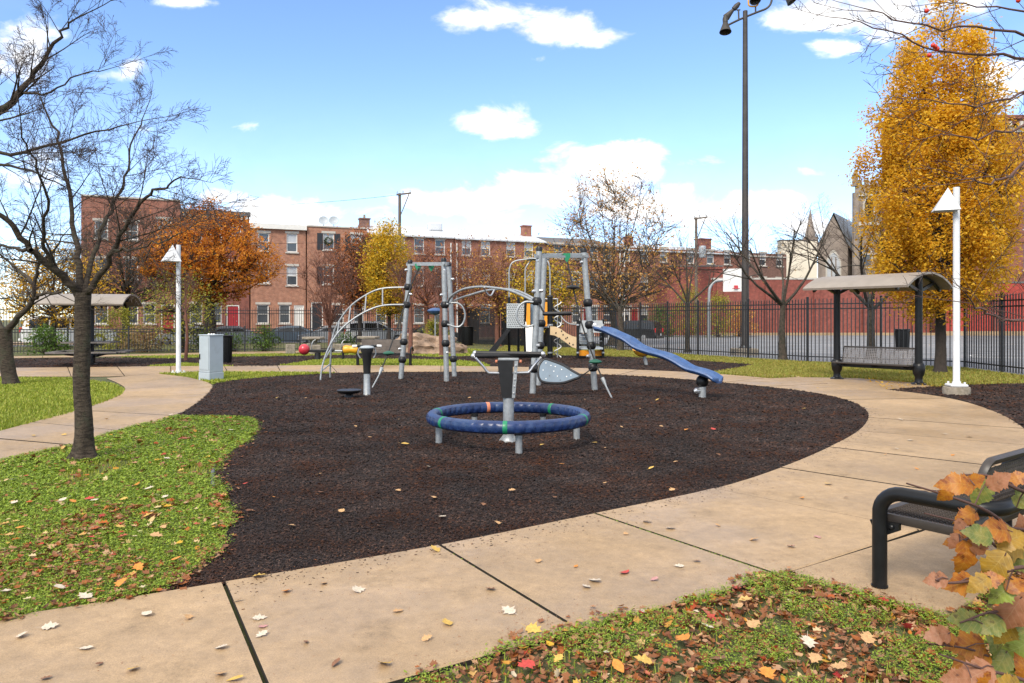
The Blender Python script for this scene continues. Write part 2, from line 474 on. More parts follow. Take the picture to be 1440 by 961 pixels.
m_street = pm('street_asphalt', (0.07, 0.07, 0.072), 0.9, var=0.2, scale=0.6)
m_white = pm('line_paint', (0.72, 0.72, 0.7), 0.7, var=0.1, scale=10)

def sheet(name, poly, z, mat, thick=0.0):
    b = MB()
    pts = [Vector((p[0], p[1], z)) for p in poly]
    if thick: b.prism([p - Vector((0, 0, thick)) for p in pts], (0, 0, thick))
    else: b.add(pts, [tuple(range(len(pts)))])
    return b.build(name, mat, smooth=0)

def tri_sheet(name, poly, z, mat):
    """curvy polygon, triangulated"""
    from mathutils.geometry import delaunay_2d_cdt
    k = len(poly)
    r = delaunay_2d_cdt([Vector((p[0], p[1])) for p in poly], [], [list(range(k))], 1, 1e-4)
    bm = bmesh.new()
    vs = [bm.verts.new((p[0], p[1], z)) for p in r[0]]
    for t in r[2]:
        f = bm.faces.new([vs[i] for i in t]); f.normal_update()
        if f.normal.z < 0: f.normal_flip()
    me = bpy.data.meshes.new(name); bm.to_mesh(me); bm.free()
    me.materials.append(mat)
    o = bpy.data.objects.new(name, me); C.objects.link(o)
    return o

def gpoly(px, n=4, closed=True): return smooth_line([G(*p) for p in px], n, closed)

# park lawn (level), stepping down a third of a metre to the street behind the tall fence
UX, UY = 0.922, 0.387                      # direction of the row of houses
def street_line(d0, X): return d0 + 0.42 * X
# one sheet to the horizon, under everything
b = MB()
rows = []
for d0, z in ((-300, 0.0), (53.8, 0.0), (55.0, -0.34), (900, -0.34)):
    rows.append([(-1200, d0 - 60 if d0 < 0 else street_line(d0, -60), z), (-60, d0 if d0 < 0 else street_line(d0, -60), z), (10, d0 if d0 < 0 else street_line(d0, 10), z), (60, d0 if d0 < 0 else street_line(d0, 10) + 30, z if d0 < 54 else 0.0), (1200, d0 if d0 < 0 else street_line(d0, 10) + 60, 0.0)])
vs = [p for r in rows for p in r]
fs = [(i * 5 + j, i * 5 + j + 1, i * 5 + j + 6, i * 5 + j + 5) for i in range(3) for j in range(4)]
b.add(vs, fs)
ground = structure(b.build('ground', m_soil, smooth=0))

ISLAND_MULCH = [(246, 587), (313, 588), (352, 590), (363, 600), (355, 618), (321, 641), (307, 660), (302, 677), (317, 694), (325.5, 723), (321, 748), (305, 777), (275, 802), (234, 827), (200, 840)]
FRONT_EDGE = [(314, 825), (470, 799), (617, 772), (740, 749), (835, 727), (940, 705), (1003, 691), (1097, 661), (1165, 632), (1204, 610), (1221, 590), (1215, 576), (1190, 564), (1140, 553), (1080, 545.5), (1020, 539.5), (950, 533.5), (870, 528.5), (790, 526.3), (700, 524.6), (620, 524), (540, 524.5), (474, 525.5), (400, 529.5), (340, 534.5), (306, 539.5), (299, 545), (290, 557), (268, 575)]
MAIN = gpoly(ISLAND_MULCH, 5, False) + gpoly(FRONT_EDGE + [(246, 587)], 5, False)[:-1]
mulch = structure(tri_sheet('mulch_bed', MAIN, 0.014, m_mulch))
MULCH2 = gpoly([(1248, 550.5), (1300, 546), (1360, 543), (1440, 541), (1530, 541), (1560, 600), (1500, 640), (1440, 607), (1380, 574), (1320, 558)], 4)
structure(tri_sheet('mulch_bed', MULCH2, 0.013, m_mulch))
BACKM = [G(*p) for p in [(-90, 507), (60, 504.5), (170, 503.5), (240, 505), (330, 502.5), (440, 501), (500, 500), (560, 499.5), (610, 503), (690, 500.5), (760, 500), (850, 502), (900, 503.5), (990, 508.5), (1067, 514), (1040, 519), (1000, 525), (900, 521.5), (800, 518.5), (690, 516.5), (680, 511.5), (640, 507.5), (520, 506), (450, 506), (415, 512), (385, 516.5), (330, 516.8), (262, 512), (205, 516.8), (100, 518), (-90, 519)]]
structure(tri_sheet('mulch_bed', BACKM, 0.012, m_mulch))

# ------------------------------------------------------------------ concrete paths: every slab its own piece
def slab_path(name, pairs, z, sub=5, gap=0.012, thick=0.07, slabs_per=None):
    path = bpy.data.objects.new(name, None); C.objects.link(path); structure(path)
    inn = [Vector((a[0], a[1], 0)) for a, _ in pairs]; out = [Vector((c[0], c[1], 0)) for _, c in pairs]
    si, so = smooth_line(inn, sub), smooth_line(out, sub)
    bed = MB()
    for i in range(len(si) - 1):
        bed.add([Vector((p.x, p.y, z - 0.045)) for p in (si[i], si[i + 1], so[i + 1], so[i])], [(0, 1, 2, 3)])
    bo = bed.build('joint_bed', m_joint, path, smooth=0)
    rg = random.Random(5)
    for k in range(len(pairs) - 1):
        A, B = si[k * sub:(k + 1) * sub + 1], so[k * sub:(k + 1) * sub + 1]
        def trim(Lx, g0, g1):
            Lx = [p.copy() for p in Lx]
            Lx[0] += (Lx[1] - Lx[0]).normalized() * g0; Lx[-1] += (Lx[-2] - Lx[-1]).normalized() * g1
            return Lx
        A, B = trim(A, gap, gap), trim(B, gap, gap)
        zz = z + rg.uniform(-0.003, 0.003)
        b = MB(); n = len(A); e = 0.012
        vs = []
        for i in range(n):
            a, c = A[i], B[i]; d = (c - a).normalized()
            vs += [Vector((a.x, a.y, zz - thick)), Vector((a.x, a.y, zz - e * .7)), Vector(((a + d * e).x, (a + d * e).y, zz)),
                   Vector(((c - d * e).x, (c - d * e).y, zz)), Vector((c.x, c.y, zz - e * .7)), Vector((c.x, c.y, zz - thick))]
        fs = []
        for i in range(n - 1):
            for j in range(5): fs.append((i * 6 + j, i * 6 + j + 1, i * 6 + j + 7, i * 6 + j + 6))
        fs += [(0, 1, 2, 3, 4, 5), tuple((n - 1) * 6 + j for j in (5, 4, 3, 2, 1, 0))]
        b.add(vs, fs); b.m = [0 if (q < len(fs) - 2 and q % 5 in (1, 2, 3)) else 1 for q in range(len(fs))]
        o = b.build('slab', [m_conc, m_joint], path, smooth=0)
    return path

def W(x, y): g = G(x, y); return (g.x, g.y)
pairs = [((-5.6, 2.45), (-4.9, 1.0)), ((-4.30, 3.12), (-3.6, 1.63)), ((-2.99, 3.735), (-2.27, 2.25)), (W(314, 825), (-0.94, 2.96)), (W(617, 772), W(812, 893)), (W(835, 727), W(1093, 815)),
         (W(1003, 691), W(1292, 750)), (W(1097, 661), W(1402, 708)), (W(1165, 632), (5.29, 7.72)), (W(1206, 609), (6.37, 9.16)), (W(1221, 590), W(1441, 606)),
         (W(1215, 576), W(1396, 580)), (W(1190, 564), W(1335, 562)), (W(1140, 553), W(1250, 550)), (W(1080, 545.5), W(1165, 541)), (W(1020, 539.5), W(1075, 533)), (W(950, 533.5), W(990, 526)),
         (W(870, 528.5), W(898, 521.5)), (W(790, 526.3), W(808, 518.8)), (W(700, 524.6), W(705, 517)), (W(620, 524), W(620, 515.8)), (W(540, 524.5), W(535, 515.2)), (W(474, 525.3), W(465, 515)),
         (W(395, 524.8), W(390, 515.5)), (W(320, 524.5), W(315, 515.8)), (W(240, 525.5), W(240, 516)), (W(175, 530), W(165, 517)), (W(100, 531), W(95, 518)), (W(20, 531), W(20, 518.7)), (W(-70, 532), W(-70, 519.5))]
slab_path('path', pairs, 0.030)
left = [(W(222, 526.5), W(150, 533)), (W(262, 531.5), W(168, 541)), (W(296, 541), W(176, 549)), (W(292, 556), W(160, 561)), (W(246, 587), W(108, 579)), (W(167, 608), W(45, 596)), (W(100, 628.5), W(-30, 617)), (W(0, 651), W(-110, 640)), (W(-140, 690), W(-230, 672))]
slab_path('path', left, 0.024)
# pads: under the front bench and under the shelter bench
pad = [W(1107, 811), W(1292, 752), W(1402, 709.5), (4.55, 6.0), (4.25, 5.0), W(1440, 770), W(1372, 850), W(1327, 876), W(1250, 857), W(1190, 838)]
def pad_piece(name, poly, z):
    b = MB(); k = len(poly)
    cx = sum(p[0] for p in poly) / k; cy = sum(p[1] for p in poly) / k
    ins = [Vector((p[0], p[1], 0)) + (Vector((cx, cy, 0)) - Vector((p[0], p[1], 0))).normalized() * 0.014 for p in poly]
    vs = [(p[0], p[1], z - 0.07) for p in poly] + [(p[0], p[1], z - 0.009) for p in poly] + [(p.x, p.y, z) for p in ins]
    fs = [(i, (i + 1) % k, k + (i + 1) % k, k + i) for i in range(k)] + [(k + i, k + (i + 1) % k, 2 * k + (i + 1) % k, 2 * k + i) for i in range(k)] + [tuple(range(2 * k, 3 * k))]
    b.add(vs, fs)
    return structure(b.build(name, m_conc, smooth=0))
def shrink(poly, d):
    k = len(poly); cx = sum(p[0] for p in poly) / k; cy = sum(p[1] for p in poly) / k
    out = []
    for p in poly:
        v = Vector((cx - p[0], cy - p[1])); out.append((p[0] + v.x / v.length * d, p[1] + v.y / v.length * d))
    return out
pad_piece('bench_pad', shrink(pad, 0.018), 0.029)
pad_piece('shelter_pad', [W(1075, 533.6), W(1170, 541.3), W(1250, 551), W(1318, 546.5), W(1296, 540.5), W(1205, 533), W(1120, 531.5)], 0.020)
# thin strip of concrete in front of the low fence
far = [(W(-90, 505.8), W(-90, 503.4)), (W(60, 503.6), W(60, 501.4)), (W(180, 501.5), W(180, 499.5)), (W(310, 499), W(310, 496)), (W(430, 497.2), W(430, 494)), (W(520, 496.5), W(520, 493.8))]
slab_path('fence_path', far, 0.02, sub=3)
# worn flat covers in the lawn
for px in ([(343, 531.5), (350, 528), (392, 527), (385, 530.5)], [(1058, 529.5), (1080, 526.5), (1140, 528), (1125, 531)]):
    pad_piece('lawn_cover', [W(*p) for p in px], 0.03)

# ------------------------------------------------------------------ basketball court beyond the tall fence
court = [(9.6, 28.9), (14.0, 24.3), (13.6, 12), (60, 12), (60, 68.6), (9.5, 68.6), (5.0, 60), (5.6, 38.2)]
structure(sheet('court', court, 0.02, m_asph))
for seg in (((7.5, 44.0), (40, 44.0)), ((7.5, 44), (7.5, 62)), ((14, 30), (44, 30))):
    b = MB(); b.beam((*seg[0], 0.0245), (*seg[1], 0.0245), 0.08, 0.002)
    structure(b.build('court_line', m_white, smooth=0))
b = MB(); cc = Vector((21.0, 30.5, 0.0245))
ring = [cc + Vector((math.cos(a), math.sin(a), 0)) * 1.8 for a in np.linspace(0, 2 * PI, 41)]
for i in range(40):
    d0 = (ring[i] - cc).normalized() * 0.04; d1 = (ring[i + 1] - cc).normalized() * 0.04
    b.add([ring[i] - d0, ring[i] + d0, ring[i + 1] + d1, ring[i + 1] - d1], [(0, 1, 2, 3)])
structure(b.build('court_line', m_white, smooth=0))
# street in front of the houses and its pavement
def along(s, off, z):                     # place along the house row: s metres along, off metres towards the park
    return Vector((UX * s + UY * off, 71.3 + UY * s - UX * off, z))
st = [along(-80, 12.5, -.33), along(26, 12.5, -.33), along(26, 2.2, -.33), along(-80, 2.2, -.33)]
structure(sheet('street', st, -0.33, m_street))
b = MB(); b.prism([along(-80, 2.2, -.36), along(26, 2.2, -.36), along(26, 0.0, -.36), along(-80, 0.0, -.36)], (0, 0, 0.18))
structure(b.build('pavement', m_conc, smooth=0))
# ================================================================== VEGETATION
m_bark = pm('bark_grey', (0.062, 0.047, 0.035), 0.92, var=0.5, scale=11, bump=1.0, bscale=42, col2=(0.03, 0.03, 0.02), sc2=7, fac2=(.45, .6))
def barkm(name, c1, c2, c3):
    m = bpy.data.materials.new(name); m.use_nodes = True; nt = m.node_tree; N = nt.nodes.new; L = nt.links.new; b = nt.nodes['Principled BSDF']; b.inputs['Roughness'].default_value = .9; b.inputs['Specular IOR Level'].default_value = .25
    g = N('ShaderNodeNewGeometry')
    def noise(scl, det, rg):
        mp = N('ShaderNodeMapping'); mp.inputs['Scale'].default_value = scl; L(g.outputs['Position'], mp.inputs['Vector']); n = N('ShaderNodeTexNoise'); n.inputs['Scale'].default_value = 1; n.inputs['Detail'].default_value = det; n.inputs['Roughness'].default_value = rg; L(mp.outputs[0], n.inputs['Vector']); return n.outputs['Fac']
    band, blot, fine = noise((9, 9, 46), 5, .7), noise((7, 7, 4), 5, .65), noise((60, 60, 60), 5, .7)
    def mix(f, a, c, lo, hi):
        r = N('ShaderNodeMapRange'); r.inputs['From Min'].default_value = lo; r.inputs['From Max'].default_value = hi; L(f, r.inputs['Value']); n = N('ShaderNodeMix'); n.data_type = 'RGBA'; L(r.outputs[0], n.inputs['Factor'])
        for i, v in ((6, a), (7, c)):
            if isinstance(v, tuple): n.inputs[i].default_value = (*v, 1)
            else: L(v, n.inputs[i])
        return n.outputs[2]
    c = mix(band, c1, c2, .40, .60); c = mix(blot, c, c3, .52, .66); c = mix(fine, c, tuple(x * .35 for x in c2), .52, .72)
    L(c, b.inputs['Base Color']); ad = N('ShaderNodeMath'); ad.operation = 'ADD'; L(band, ad.inputs[0]); L(fine, ad.inputs[1]); bp = N('ShaderNodeBump'); bp.inputs['Strength'].default_value = .9; bp.inputs['Distance'].default_value = .015; L(ad.outputs[0], bp.inputs['Height']); L(bp.outputs[0], b.inputs['Normal'])
    return m
m_bark_near = barkm('bark_banded', (0.085, 0.066, 0.048), (0.028, 0.021, 0.016), (0.060, 0.058, 0.038))
m_bark_dark = pm('bark_dark', (0.035, 0.027, 0.022), 0.92, var=0.35, scale=9, bump=0.8, bscale=30)
m_bark_red = pm('bark_russet', (0.15, 0.062, 0.04), 0.85, var=0.3, scale=7, bump=0.4, bscale=30)
m_twig = pm('twig_bark', (0.055, 0.036, 0.03), 0.9, var=0.25, scale=4)
m_twig_red = pm('twig_bark_red', (0.10, 0.05, 0.04), 0.9, var=0.25, scale=4)
l_gold = leafm('leaves_gold', [(0.50, 0.25, 0.014), (0.66, 0.36, 0.02), (0.82, 0.50, 0.035), (0.88, 0.58, 0.06), (0.62, 0.40, 0.035)], .55)
l_yellow = leafm('leaves_yellow', [(0.55, 0.33, 0.02), (0.75, 0.48, 0.03), (0.80, 0.55, 0.06), (0.48, 0.37, 0.04), (0.32, 0.30, 0.04)], .45)
l_orange = leafm('leaves_orange', [(0.52, 0.19, 0.025), (0.74, 0.27, 0.03), (0.80, 0.38, 0.04), (0.58, 0.21, 0.03), (0.46, 0.15, 0.03)], .5)
l_rust = leafm('leaves_rust', [(0.30, 0.10, 0.04), (0.45, 0.15, 0.05), (0.55, 0.22, 0.05), (0.36, 0.12, 0.055)], .45)
l_tan = leafm('leaves_tan', [(0.52, 0.30, 0.10), (0.66, 0.40, 0.08), (0.56, 0.24, 0.06), (0.42, 0.20, 0.07)], .45)
l_green = leafm('leaves_green', [(0.05, 0.10, 0.015), (0.09, 0.17, 0.02), (0.13, 0.22, 0.03), (0.07, 0.13, 0.02)])
l_straw = leafm('leaves_straw', [(0.34, 0.26, 0.13), (0.45, 0.34, 0.19), (0.26, 0.17, 0.08), (0.3, 0.2, 0.07)])
l_lime = leafm('leaves_lime', [(0.15, 0.19, 0.02), (0.28, 0.28, 0.03), (0.38, 0.34, 0.04), (0.22, 0.2, 0.03)])

class Sticks:
    """branches as polylines with radii, turned into tubes in batches"""
    def __init__(s): s.d = {}
    def add(s, pts, rad, sides):
        s.d.setdefault((len(pts), sides), []).append((pts, rad))
    def mesh(s, name, mat, parent, world=True, sel=None):
        Vs, Fs, k0 = [], [], 0
        for (n, sides), items in s.d.items():
            if sel and not sel(sides): continue
            Pn = np.array([[tuple(p) for p in it[0]] for it in items]); Rd = np.array([it[1] for it in items])
            T = np.empty_like(Pn); T[:, 1:-1] = Pn[:, 2:] - Pn[:, :-2]; T[:, 0] = Pn[:, 1] - Pn[:, 0]; T[:, -1] = Pn[:, -1] - Pn[:, -2]
            T /= np.linalg.norm(T, axis=2, keepdims=True) + 1e-12
            ref = np.where(np.abs(T[:, :1, 2:3]) < 0.9, np.array([0, 0, 1.0]), np.array([1.0, 0, 0]))
            ref = np.broadcast_to(ref, T.shape)
            U = np.cross(T, ref); U /= np.linalg.norm(U, axis=2, keepdims=True) + 1e-12
            Wv = np.cross(U, T)
            a = np.arange(sides) * 2 * PI / sides
            ring = U[:, :, None] * np.cos(a)[None, None, :, None] + Wv[:, :, None] * np.sin(a)[None, None, :, None]
            V = Pn[:, :, None] + ring * Rd[:, :, None, None]
            B = len(items)
            base = (np.arange(B) * n * sides)[:, None, None] + (np.arange(n - 1) * sides)[None, :, None]
            j = np.arange(sides)[None, None]; j2 = (np.arange(sides) + 1) % sides; j2 = j2[None, None]
            Fc = np.stack([base + j, base + sides + j, base + sides + j2, base + j2], -1).reshape(-1, 4) + k0
            Vs.append(V.reshape(-1, 3)); Fs.append(Fc); k0 += B * n * sides
        if not Vs: return None
        return np_mesh(name, np.concatenate(Vs), np.concatenate(Fs), mat, parent, smooth=True, world=world)

def grow(S, rg, start, d, L, r, lev, spec, tips):
    """recursive branching; spec[lev] = (points, children, ratio, angle, wander, lift, sides)"""
    n, nch, ratio, ang, wander, lift, sides = spec[lev]
    pts = [start]; p = start.copy(); d = d.normalized(); dirs = [d]
    for i in range(n - 1):
        d = (d + Vector((rg.gauss(0, wander), rg.gauss(0, wander), rg.gauss(0, wander) + lift))).normalized()
        p = p + d * (L / (n - 1)); pts.append(p); dirs.append(d)
    last = lev == len(spec) - 1
    e = 0.35 if not last else 0.45
    rad = [r * (1 - (1 - e) * i / (n - 1)) for i in range(n)]
    S.add(pts, rad, sides)
    tips.append(pts[-1])
    if last:
        return
    k = nch if isinstance(nch, int) else rg.randint(*nch)
    for c in range(k):
        t = 0.22 + 0.78 * (c + rg.random()) / k if lev else 0.45 + 0.55 * (c + rg.random()) / k
        x = min(t, 0.999) * (n - 1); i = int(x); q = pts[i].lerp(pts[i + 1], x - i)
        dd = dirs[min(i + 1, n - 1)]
        u, w = frame_of(dd); a = rg.uniform(0, 2 * PI); th = R(ang) * rg.uniform(0.65, 1.3)
        nd = dd * math.cos(th) + (u * math.cos(a) + w * math.sin(a)) * math.sin(th)
        ll = L * ratio * rg.uniform(0.7, 1.2) * (1.15 - 0.55 * t)
        rr = min(rad[i] * 0.55, r * 0.5)
        grow(S, rg, q, nd, ll, max(rr, 0.0022), lev + 1, spec, tips)

def limb_children(S, rg, pts, rad, spec, count, ll, tips, t0=0.2, ang=45, side=None):
    n = len(pts)
    for c in range(count):
        t = t0 + (1 - t0) * (c + rg.random()) / count
        x = min(t, .999) * (n - 1); i = int(x); q = pts[i].lerp(pts[i + 1], x - i)
        dd = (pts[i + 1] - pts[i]).normalized(); u, w = frame_of(dd); a = rg.uniform(0, 2 * PI); th = R(ang) * rg.uniform(.6, 1.3)
        nd = dd * math.cos(th) + (u * math.cos(a) + w * math.sin(a)) * math.sin(th)
        grow(S, rg, q, nd, ll * rg.uniform(.6, 1.25) * (1.2 - .5 * t), max(rad[i] * .36, .0032), 0, spec, tips)

def trunk_mesh(name, base, path, rad, mat, parent, flare=1.6, n=14, seed=1):
    """lumpy tapering trunk with a root flare"""
    from mathutils import noise as mn_
    rg = random.Random(seed); pts = smooth_line(path, max(6, int(22 / max(1, len(path) - 1)) if n < 18 else 12)); k = len(pts)
    rr = [rad[0] + (rad[1] - rad[0]) * i / (k - 1) for i in range(k)]
    b = MB(); vs = []
    ph = [rg.uniform(0, 6.28) for _ in range(4)]; sv = Vector((seed * 1.7, seed * .3, 0))
    for i, p in enumerate(pts):
        h = (p - pts[0]).length
        fl = 1 + (flare - 1) * math.exp(-h / (rad[0] * 0.9))
        for j in range(n):
            a = 2 * PI * j / n; d = Vector((math.cos(a), math.sin(a), 0))
            q = d * 1.6 + Vector((0, 0, h * 3)) + sv
            lump = 1 + 0.05 * math.sin(2 * a + ph[0] + h * 2) + 0.04 * math.sin(3 * a + ph[1] - h * 3) + (fl - 1) * 0.35 * math.sin(5 * a + ph[2]) + .10 * mn_.noise(q) + .05 * mn_.noise(q * 3.3) + rg.uniform(-.02, .02) + max(0, fl - 1.15) * .35 * mn_.noise(q * 2.0 + sv)
            vs.append(p + d * rr[i] * fl * lump)
    fs = [(i * n + j, i * n + (j + 1) % n, (i + 1) * n + (j + 1) % n, (i + 1) * n + j) for i in range(k - 1) for j in range(n)]
    fs.append(tuple(range((k - 1) * n, k * n)))
    b.add(vs, fs)
    return b.build(name, mat, parent, world=True, smooth=1.2)

def leaf_cloud(name, centers, n, sigma, size, mat, parent, rng, tpl=LEAF4, tilt=0.9, squash=1.0, world=True):
    c = centers[rng.integers(0, len(centers), n)]
    pos = c + rng.normal(0, 1, (n, 3)) * np.array([sigma, sigma, sigma * squash])
    rot = rot_field(rng, n, tilt=tilt); sc = size * rng.uniform(0.6, 1.35, n)
    V, Fc = scatter(tpl[0], tpl[1], pos, rot, sc)
    return np_mesh(name, V, Fc, mat, parent, world=world)

def leafy_tree(name, label, base, trunk_h, trunk_r, prof, mat_leaf, mat_bark, nleaf, leaf, nclump=260, nlimb=16, sigma=0.22, seed=1, group=None, shell=0.55, up=0.5, twig=0.006, twiglen=1.0, cat='tree', squash=1.2, bare=0, limb_r=0.27, lead_f=.93):
    """ascending limbs inside an envelope prof [(z, radius)]; leaves in clumps at the twig ends"""
    rng = np.random.default_rng(seed); rg = random.Random(seed)
    base = Vector(base)
    t = thing(name, label, cat, base, 0, group)
    zs = np.array([p[0] for p in prof]); rs = np.array([p[1] for p in prof])
    zz = np.linspace(zs[0], zs[-1], 200); w = np.interp(zz, zs, rs) ** 1.5 + 0.02; w /= w.sum()
    cz = rng.choice(zz, nclump, p=w); cr = np.interp(cz, zs, rs) * (rng.uniform(0, 1, nclump) ** shell) * rng.uniform(.82, 1.08, nclump); ca = rng.uniform(0, 2 * PI, nclump)
    cl = np.stack([base.x + cr * np.cos(ca), base.y + cr * np.sin(ca), base.z + cz], 1)
    S = Sticks(); ztop = zs[-1]
    lead = [base + Vector((rg.gauss(0, .02) * k, rg.gauss(0, .02) * k, trunk_h * .9 + (ztop * lead_f - trunk_h * .9) * k / 6)) for k in range(7)]
    S.add(lead, [trunk_r * .8 * (1 - .88 * k / 6) for k in range(7)], 7)
    order = rng.permutation(nclump)[:nlimb]; limbs = [lead]
    for i in order:
        q = Vector(cl[i]); z0 = max(trunk_h * .95, trunk_h + (q.z - base.z - trunk_h) * (1 - up) * .5) if q.z - base.z > trunk_h else trunk_h
        s0 = Vector((base.x, base.y, base.z + z0)); mid = s0.lerp(q, .5); mid.x = mid.x * .8 + q.x * .2; mid.y = mid.y * .8 + q.y * .2; mid.z -= .12 * (q - s0).length * (1 - up)
        L5 = [s0, s0.lerp(mid, .5) + Vector((rg.gauss(0, .05), rg.gauss(0, .05), 0)), mid, mid.lerp(q, .5) + Vector((rg.gauss(0, .07), rg.gauss(0, .07), .05)), q]
        r0 = trunk_r * limb_r * rg.uniform(.7, 1.2); S.add(L5, [r0, r0 * .8, r0 * .6, r0 * .4, r0 * .18], 5); limbs.append(L5)
    lp = np.array([tuple(p) for l in limbs for p in smooth_line(l, 3)])
    for i in range(nclump):
        q = cl[i]; d = np.linalg.norm(lp - q - np.array([0, 0, -.4]), axis=1) ; k = int(np.argmin(d)); a = Vector(lp[k]); qv = Vector(q)
        m = a.lerp(qv, .5) + Vector((rg.gauss(0, .05), rg.gauss(0, .05), rg.gauss(-.03, .05)))
        S.add([a, m, qv], [twig * 2, twig * 1.4, twig * .6], 3)
        for _ in range(bare):
            e = qv + Vector((rg.gauss(0, 1), rg.gauss(0, 1), abs(rg.gauss(.4, .7)))) * sigma * twiglen * 1.6
            m2 = m.lerp(e, .55) + Vector((rg.gauss(0, .04), rg.gauss(0, .04), 0))
            S.add([m, m2, e], [twig * 1.1, twig * .8, twig * .45], 3)
    trunk_mesh('trunk', base, [base + Vector((0, 0, -.03)), base + Vector((rg.gauss(0, .03), rg.gauss(0, .03), trunk_h * .5)), base + Vector((0, 0, trunk_h))], (trunk_r, trunk_r * .8), mat_bark, t, seed=seed)
    S.mesh('limbs', mat_bark, t)
    if nleaf: leaf_cloud('crown', cl, nleaf, sigma, leaf, mat_leaf, t, rng, squash=squash)
    return t

def bare_tree(name, label, base, trunk_h, trunk_r, spec, mat, seed=1, nmain=5, L0=2.2, spread=38, leaves=None, nleaf=0, leaf=.06, group=None, lean=(0, 0), cat='tree', twigmat=None, sigma=.12):
    rg = random.Random(seed); base = Vector(base)
    t = thing(name, label, cat, base, 0, group)
    top = base + Vector((lean[0], lean[1], trunk_h))
    trunk_mesh('trunk', base, [base + Vector((0, 0, -.03)), base.lerp(top, .5) + Vector((rg.gauss(0, .03), rg.gauss(0, .03), 0)), top], (trunk_r, trunk_r * .75), mat, t, seed=seed)
    S = Sticks(); tips = []
    for k in range(nmain):
        a = 2 * PI * (k + rg.uniform(-.3, .3)) / nmain; th = R(spread) * rg.uniform(.6, 1.2)
        if k == nmain - 1: th *= .3
        d = Vector((math.cos(a) * math.sin(th), math.sin(a) * math.sin(th), math.cos(th)))
        grow(S, rg, top - Vector((0, 0, .1 * rg.random())), d, L0 * rg.uniform(.85, 1.15), trunk_r * .46, 0, spec, tips)
    S.mesh('limbs', mat, t, sel=lambda s: s > 3)
    S.mesh('crown', twigmat or m_twig, t, sel=lambda s: s <= 3)
    if nleaf:
        rng = np.random.default_rng(seed)
        leaf_cloud('foliage', np.array([tuple(p) for p in tips]), nleaf, sigma, leaf, leaves, t, rng)
    return t

SPEC_BARE_ = [(6, (5, 7), .62, 42, .10, .05, 6), (5, (4, 6), .60, 45, .13, .04, 5), (5, (4, 5), .55, 48, .16, .03, 3), (4, (3, 4), .55, 50, .2, .02, 3), (3, 0, .5, 45, .2, 0, 3)]
SPEC_SMALL = [(6, (5, 7), .60, 36, .07, .03, 5), (5, (4, 6), .60, 38, .08, .03, 4), (4, (4, 5), .58, 38, .10, .02, 3), (3, (3, 4), .55, 36, .10, .02, 3), (3, 0, .5, 40, .1, 0, 3)]

# ------------------------------------------------------------------ tree in the lawn island: bare, low fork, limbs placed one by one
def limb_tree(name, label, base, trunk, rad, limbs, seed, spec, dens, ll, mat, group=None, flare=2.0):
    rg = random.Random(seed)
    t = thing(name, label, 'tree', base, 0, group)
    trunk_mesh('trunk', base, trunk, rad, mat, t, flare=flare, n=22, seed=seed)
    S = Sticks(); tips = []
    for pts, r0, r1 in limbs:
        sm = smooth_line(pts, 4); k = len(sm)
        sm = [p + Vector((rg.gauss(0, .012), rg.gauss(0, .012), rg.gauss(0, .012))) if 0 < i < k - 1 else p for i, p in enumerate(sm)]
        r0, r1 = r0 * .78, r1 * .75; rr = [(r0 + (r1 - r0) * (i / (k - 1)) ** .8) for i in range(k)]
        S.add(sm, rr, 9)
        Ls = sum((sm[i + 1] - sm[i]).length for i in range(k - 1))
        limb_children(S, rg, sm, rr, spec, max(3, int(Ls * dens)), ll, tips, t0=.25)
        grow(S, rg, sm[-1], sm[-1] - sm[-2], ll * .9, r1 * .9, 0, spec, tips)
    S.mesh('limbs', mat, t, sel=lambda s: s > 3)
    S.mesh('crown', m_twig, t, sel=lambda s: s <= 3)
    return t
SPEC_LIMB = [(6, (4, 6), .64, 34, .06, .02, 5), (5, (4, 5), .62, 36, .08, .02, 3), (4, (3, 4), .60, 36, .09, .01, 3), (3, 0, .5, 40, .1, 0, 3)]
def PL(px, d0, d1):                         # limb traced in the photo, running from depth d0 to d1
    k = len(px); return [P(x, y, d0 + (d1 - d0) * i / (k - 1)) for i, (x, y) in enumerate(px)]
D = 8.32
limb_tree('bare_tree', 'bare grey-barked tree with a low fork in the lawn between path and mulch', G(117, 648),
          [P(117, 650, D), P(118, 600, D), P(115, 540, D), P(116, 480, D), P(117, 412, D)], (0.094, 0.084),
          [(PL([(115, 420), (95, 396), (72, 374), (44, 352), (18, 318), (-16, 292), (-60, 262)], D, 7.6), .07, .025),
           (PL([(116, 418), (111, 372), (106, 335), (100, 290), (90, 235), (78, 185), (58, 140)], D, 8.9), .055, .012),
           (PL([(118, 416), (140, 388), (160, 352), (180, 312), (204, 280), (232, 262), (258, 250)], D, 7.6), .052, .009),
           (PL([(118, 412), (130, 368), (143, 325), (160, 288), (176, 250), (186, 205), (200, 168)], D, 9.6), .042, .010),
           (PL([(72, 374), (60, 330), (66, 280), (48, 225), (30, 180)], 8.05, 7.2), .03, .009),
           (PL([(160, 352), (190, 352), (222, 340), (250, 330)], 7.95, 7.0), .016, .006),
           (PL([(44, 352), (20, 350), (-14, 345), (-60, 350)], 7.85, 9), .03, .01)],
          4, SPEC_LIMB, 5.2, 0.72, m_bark_near)
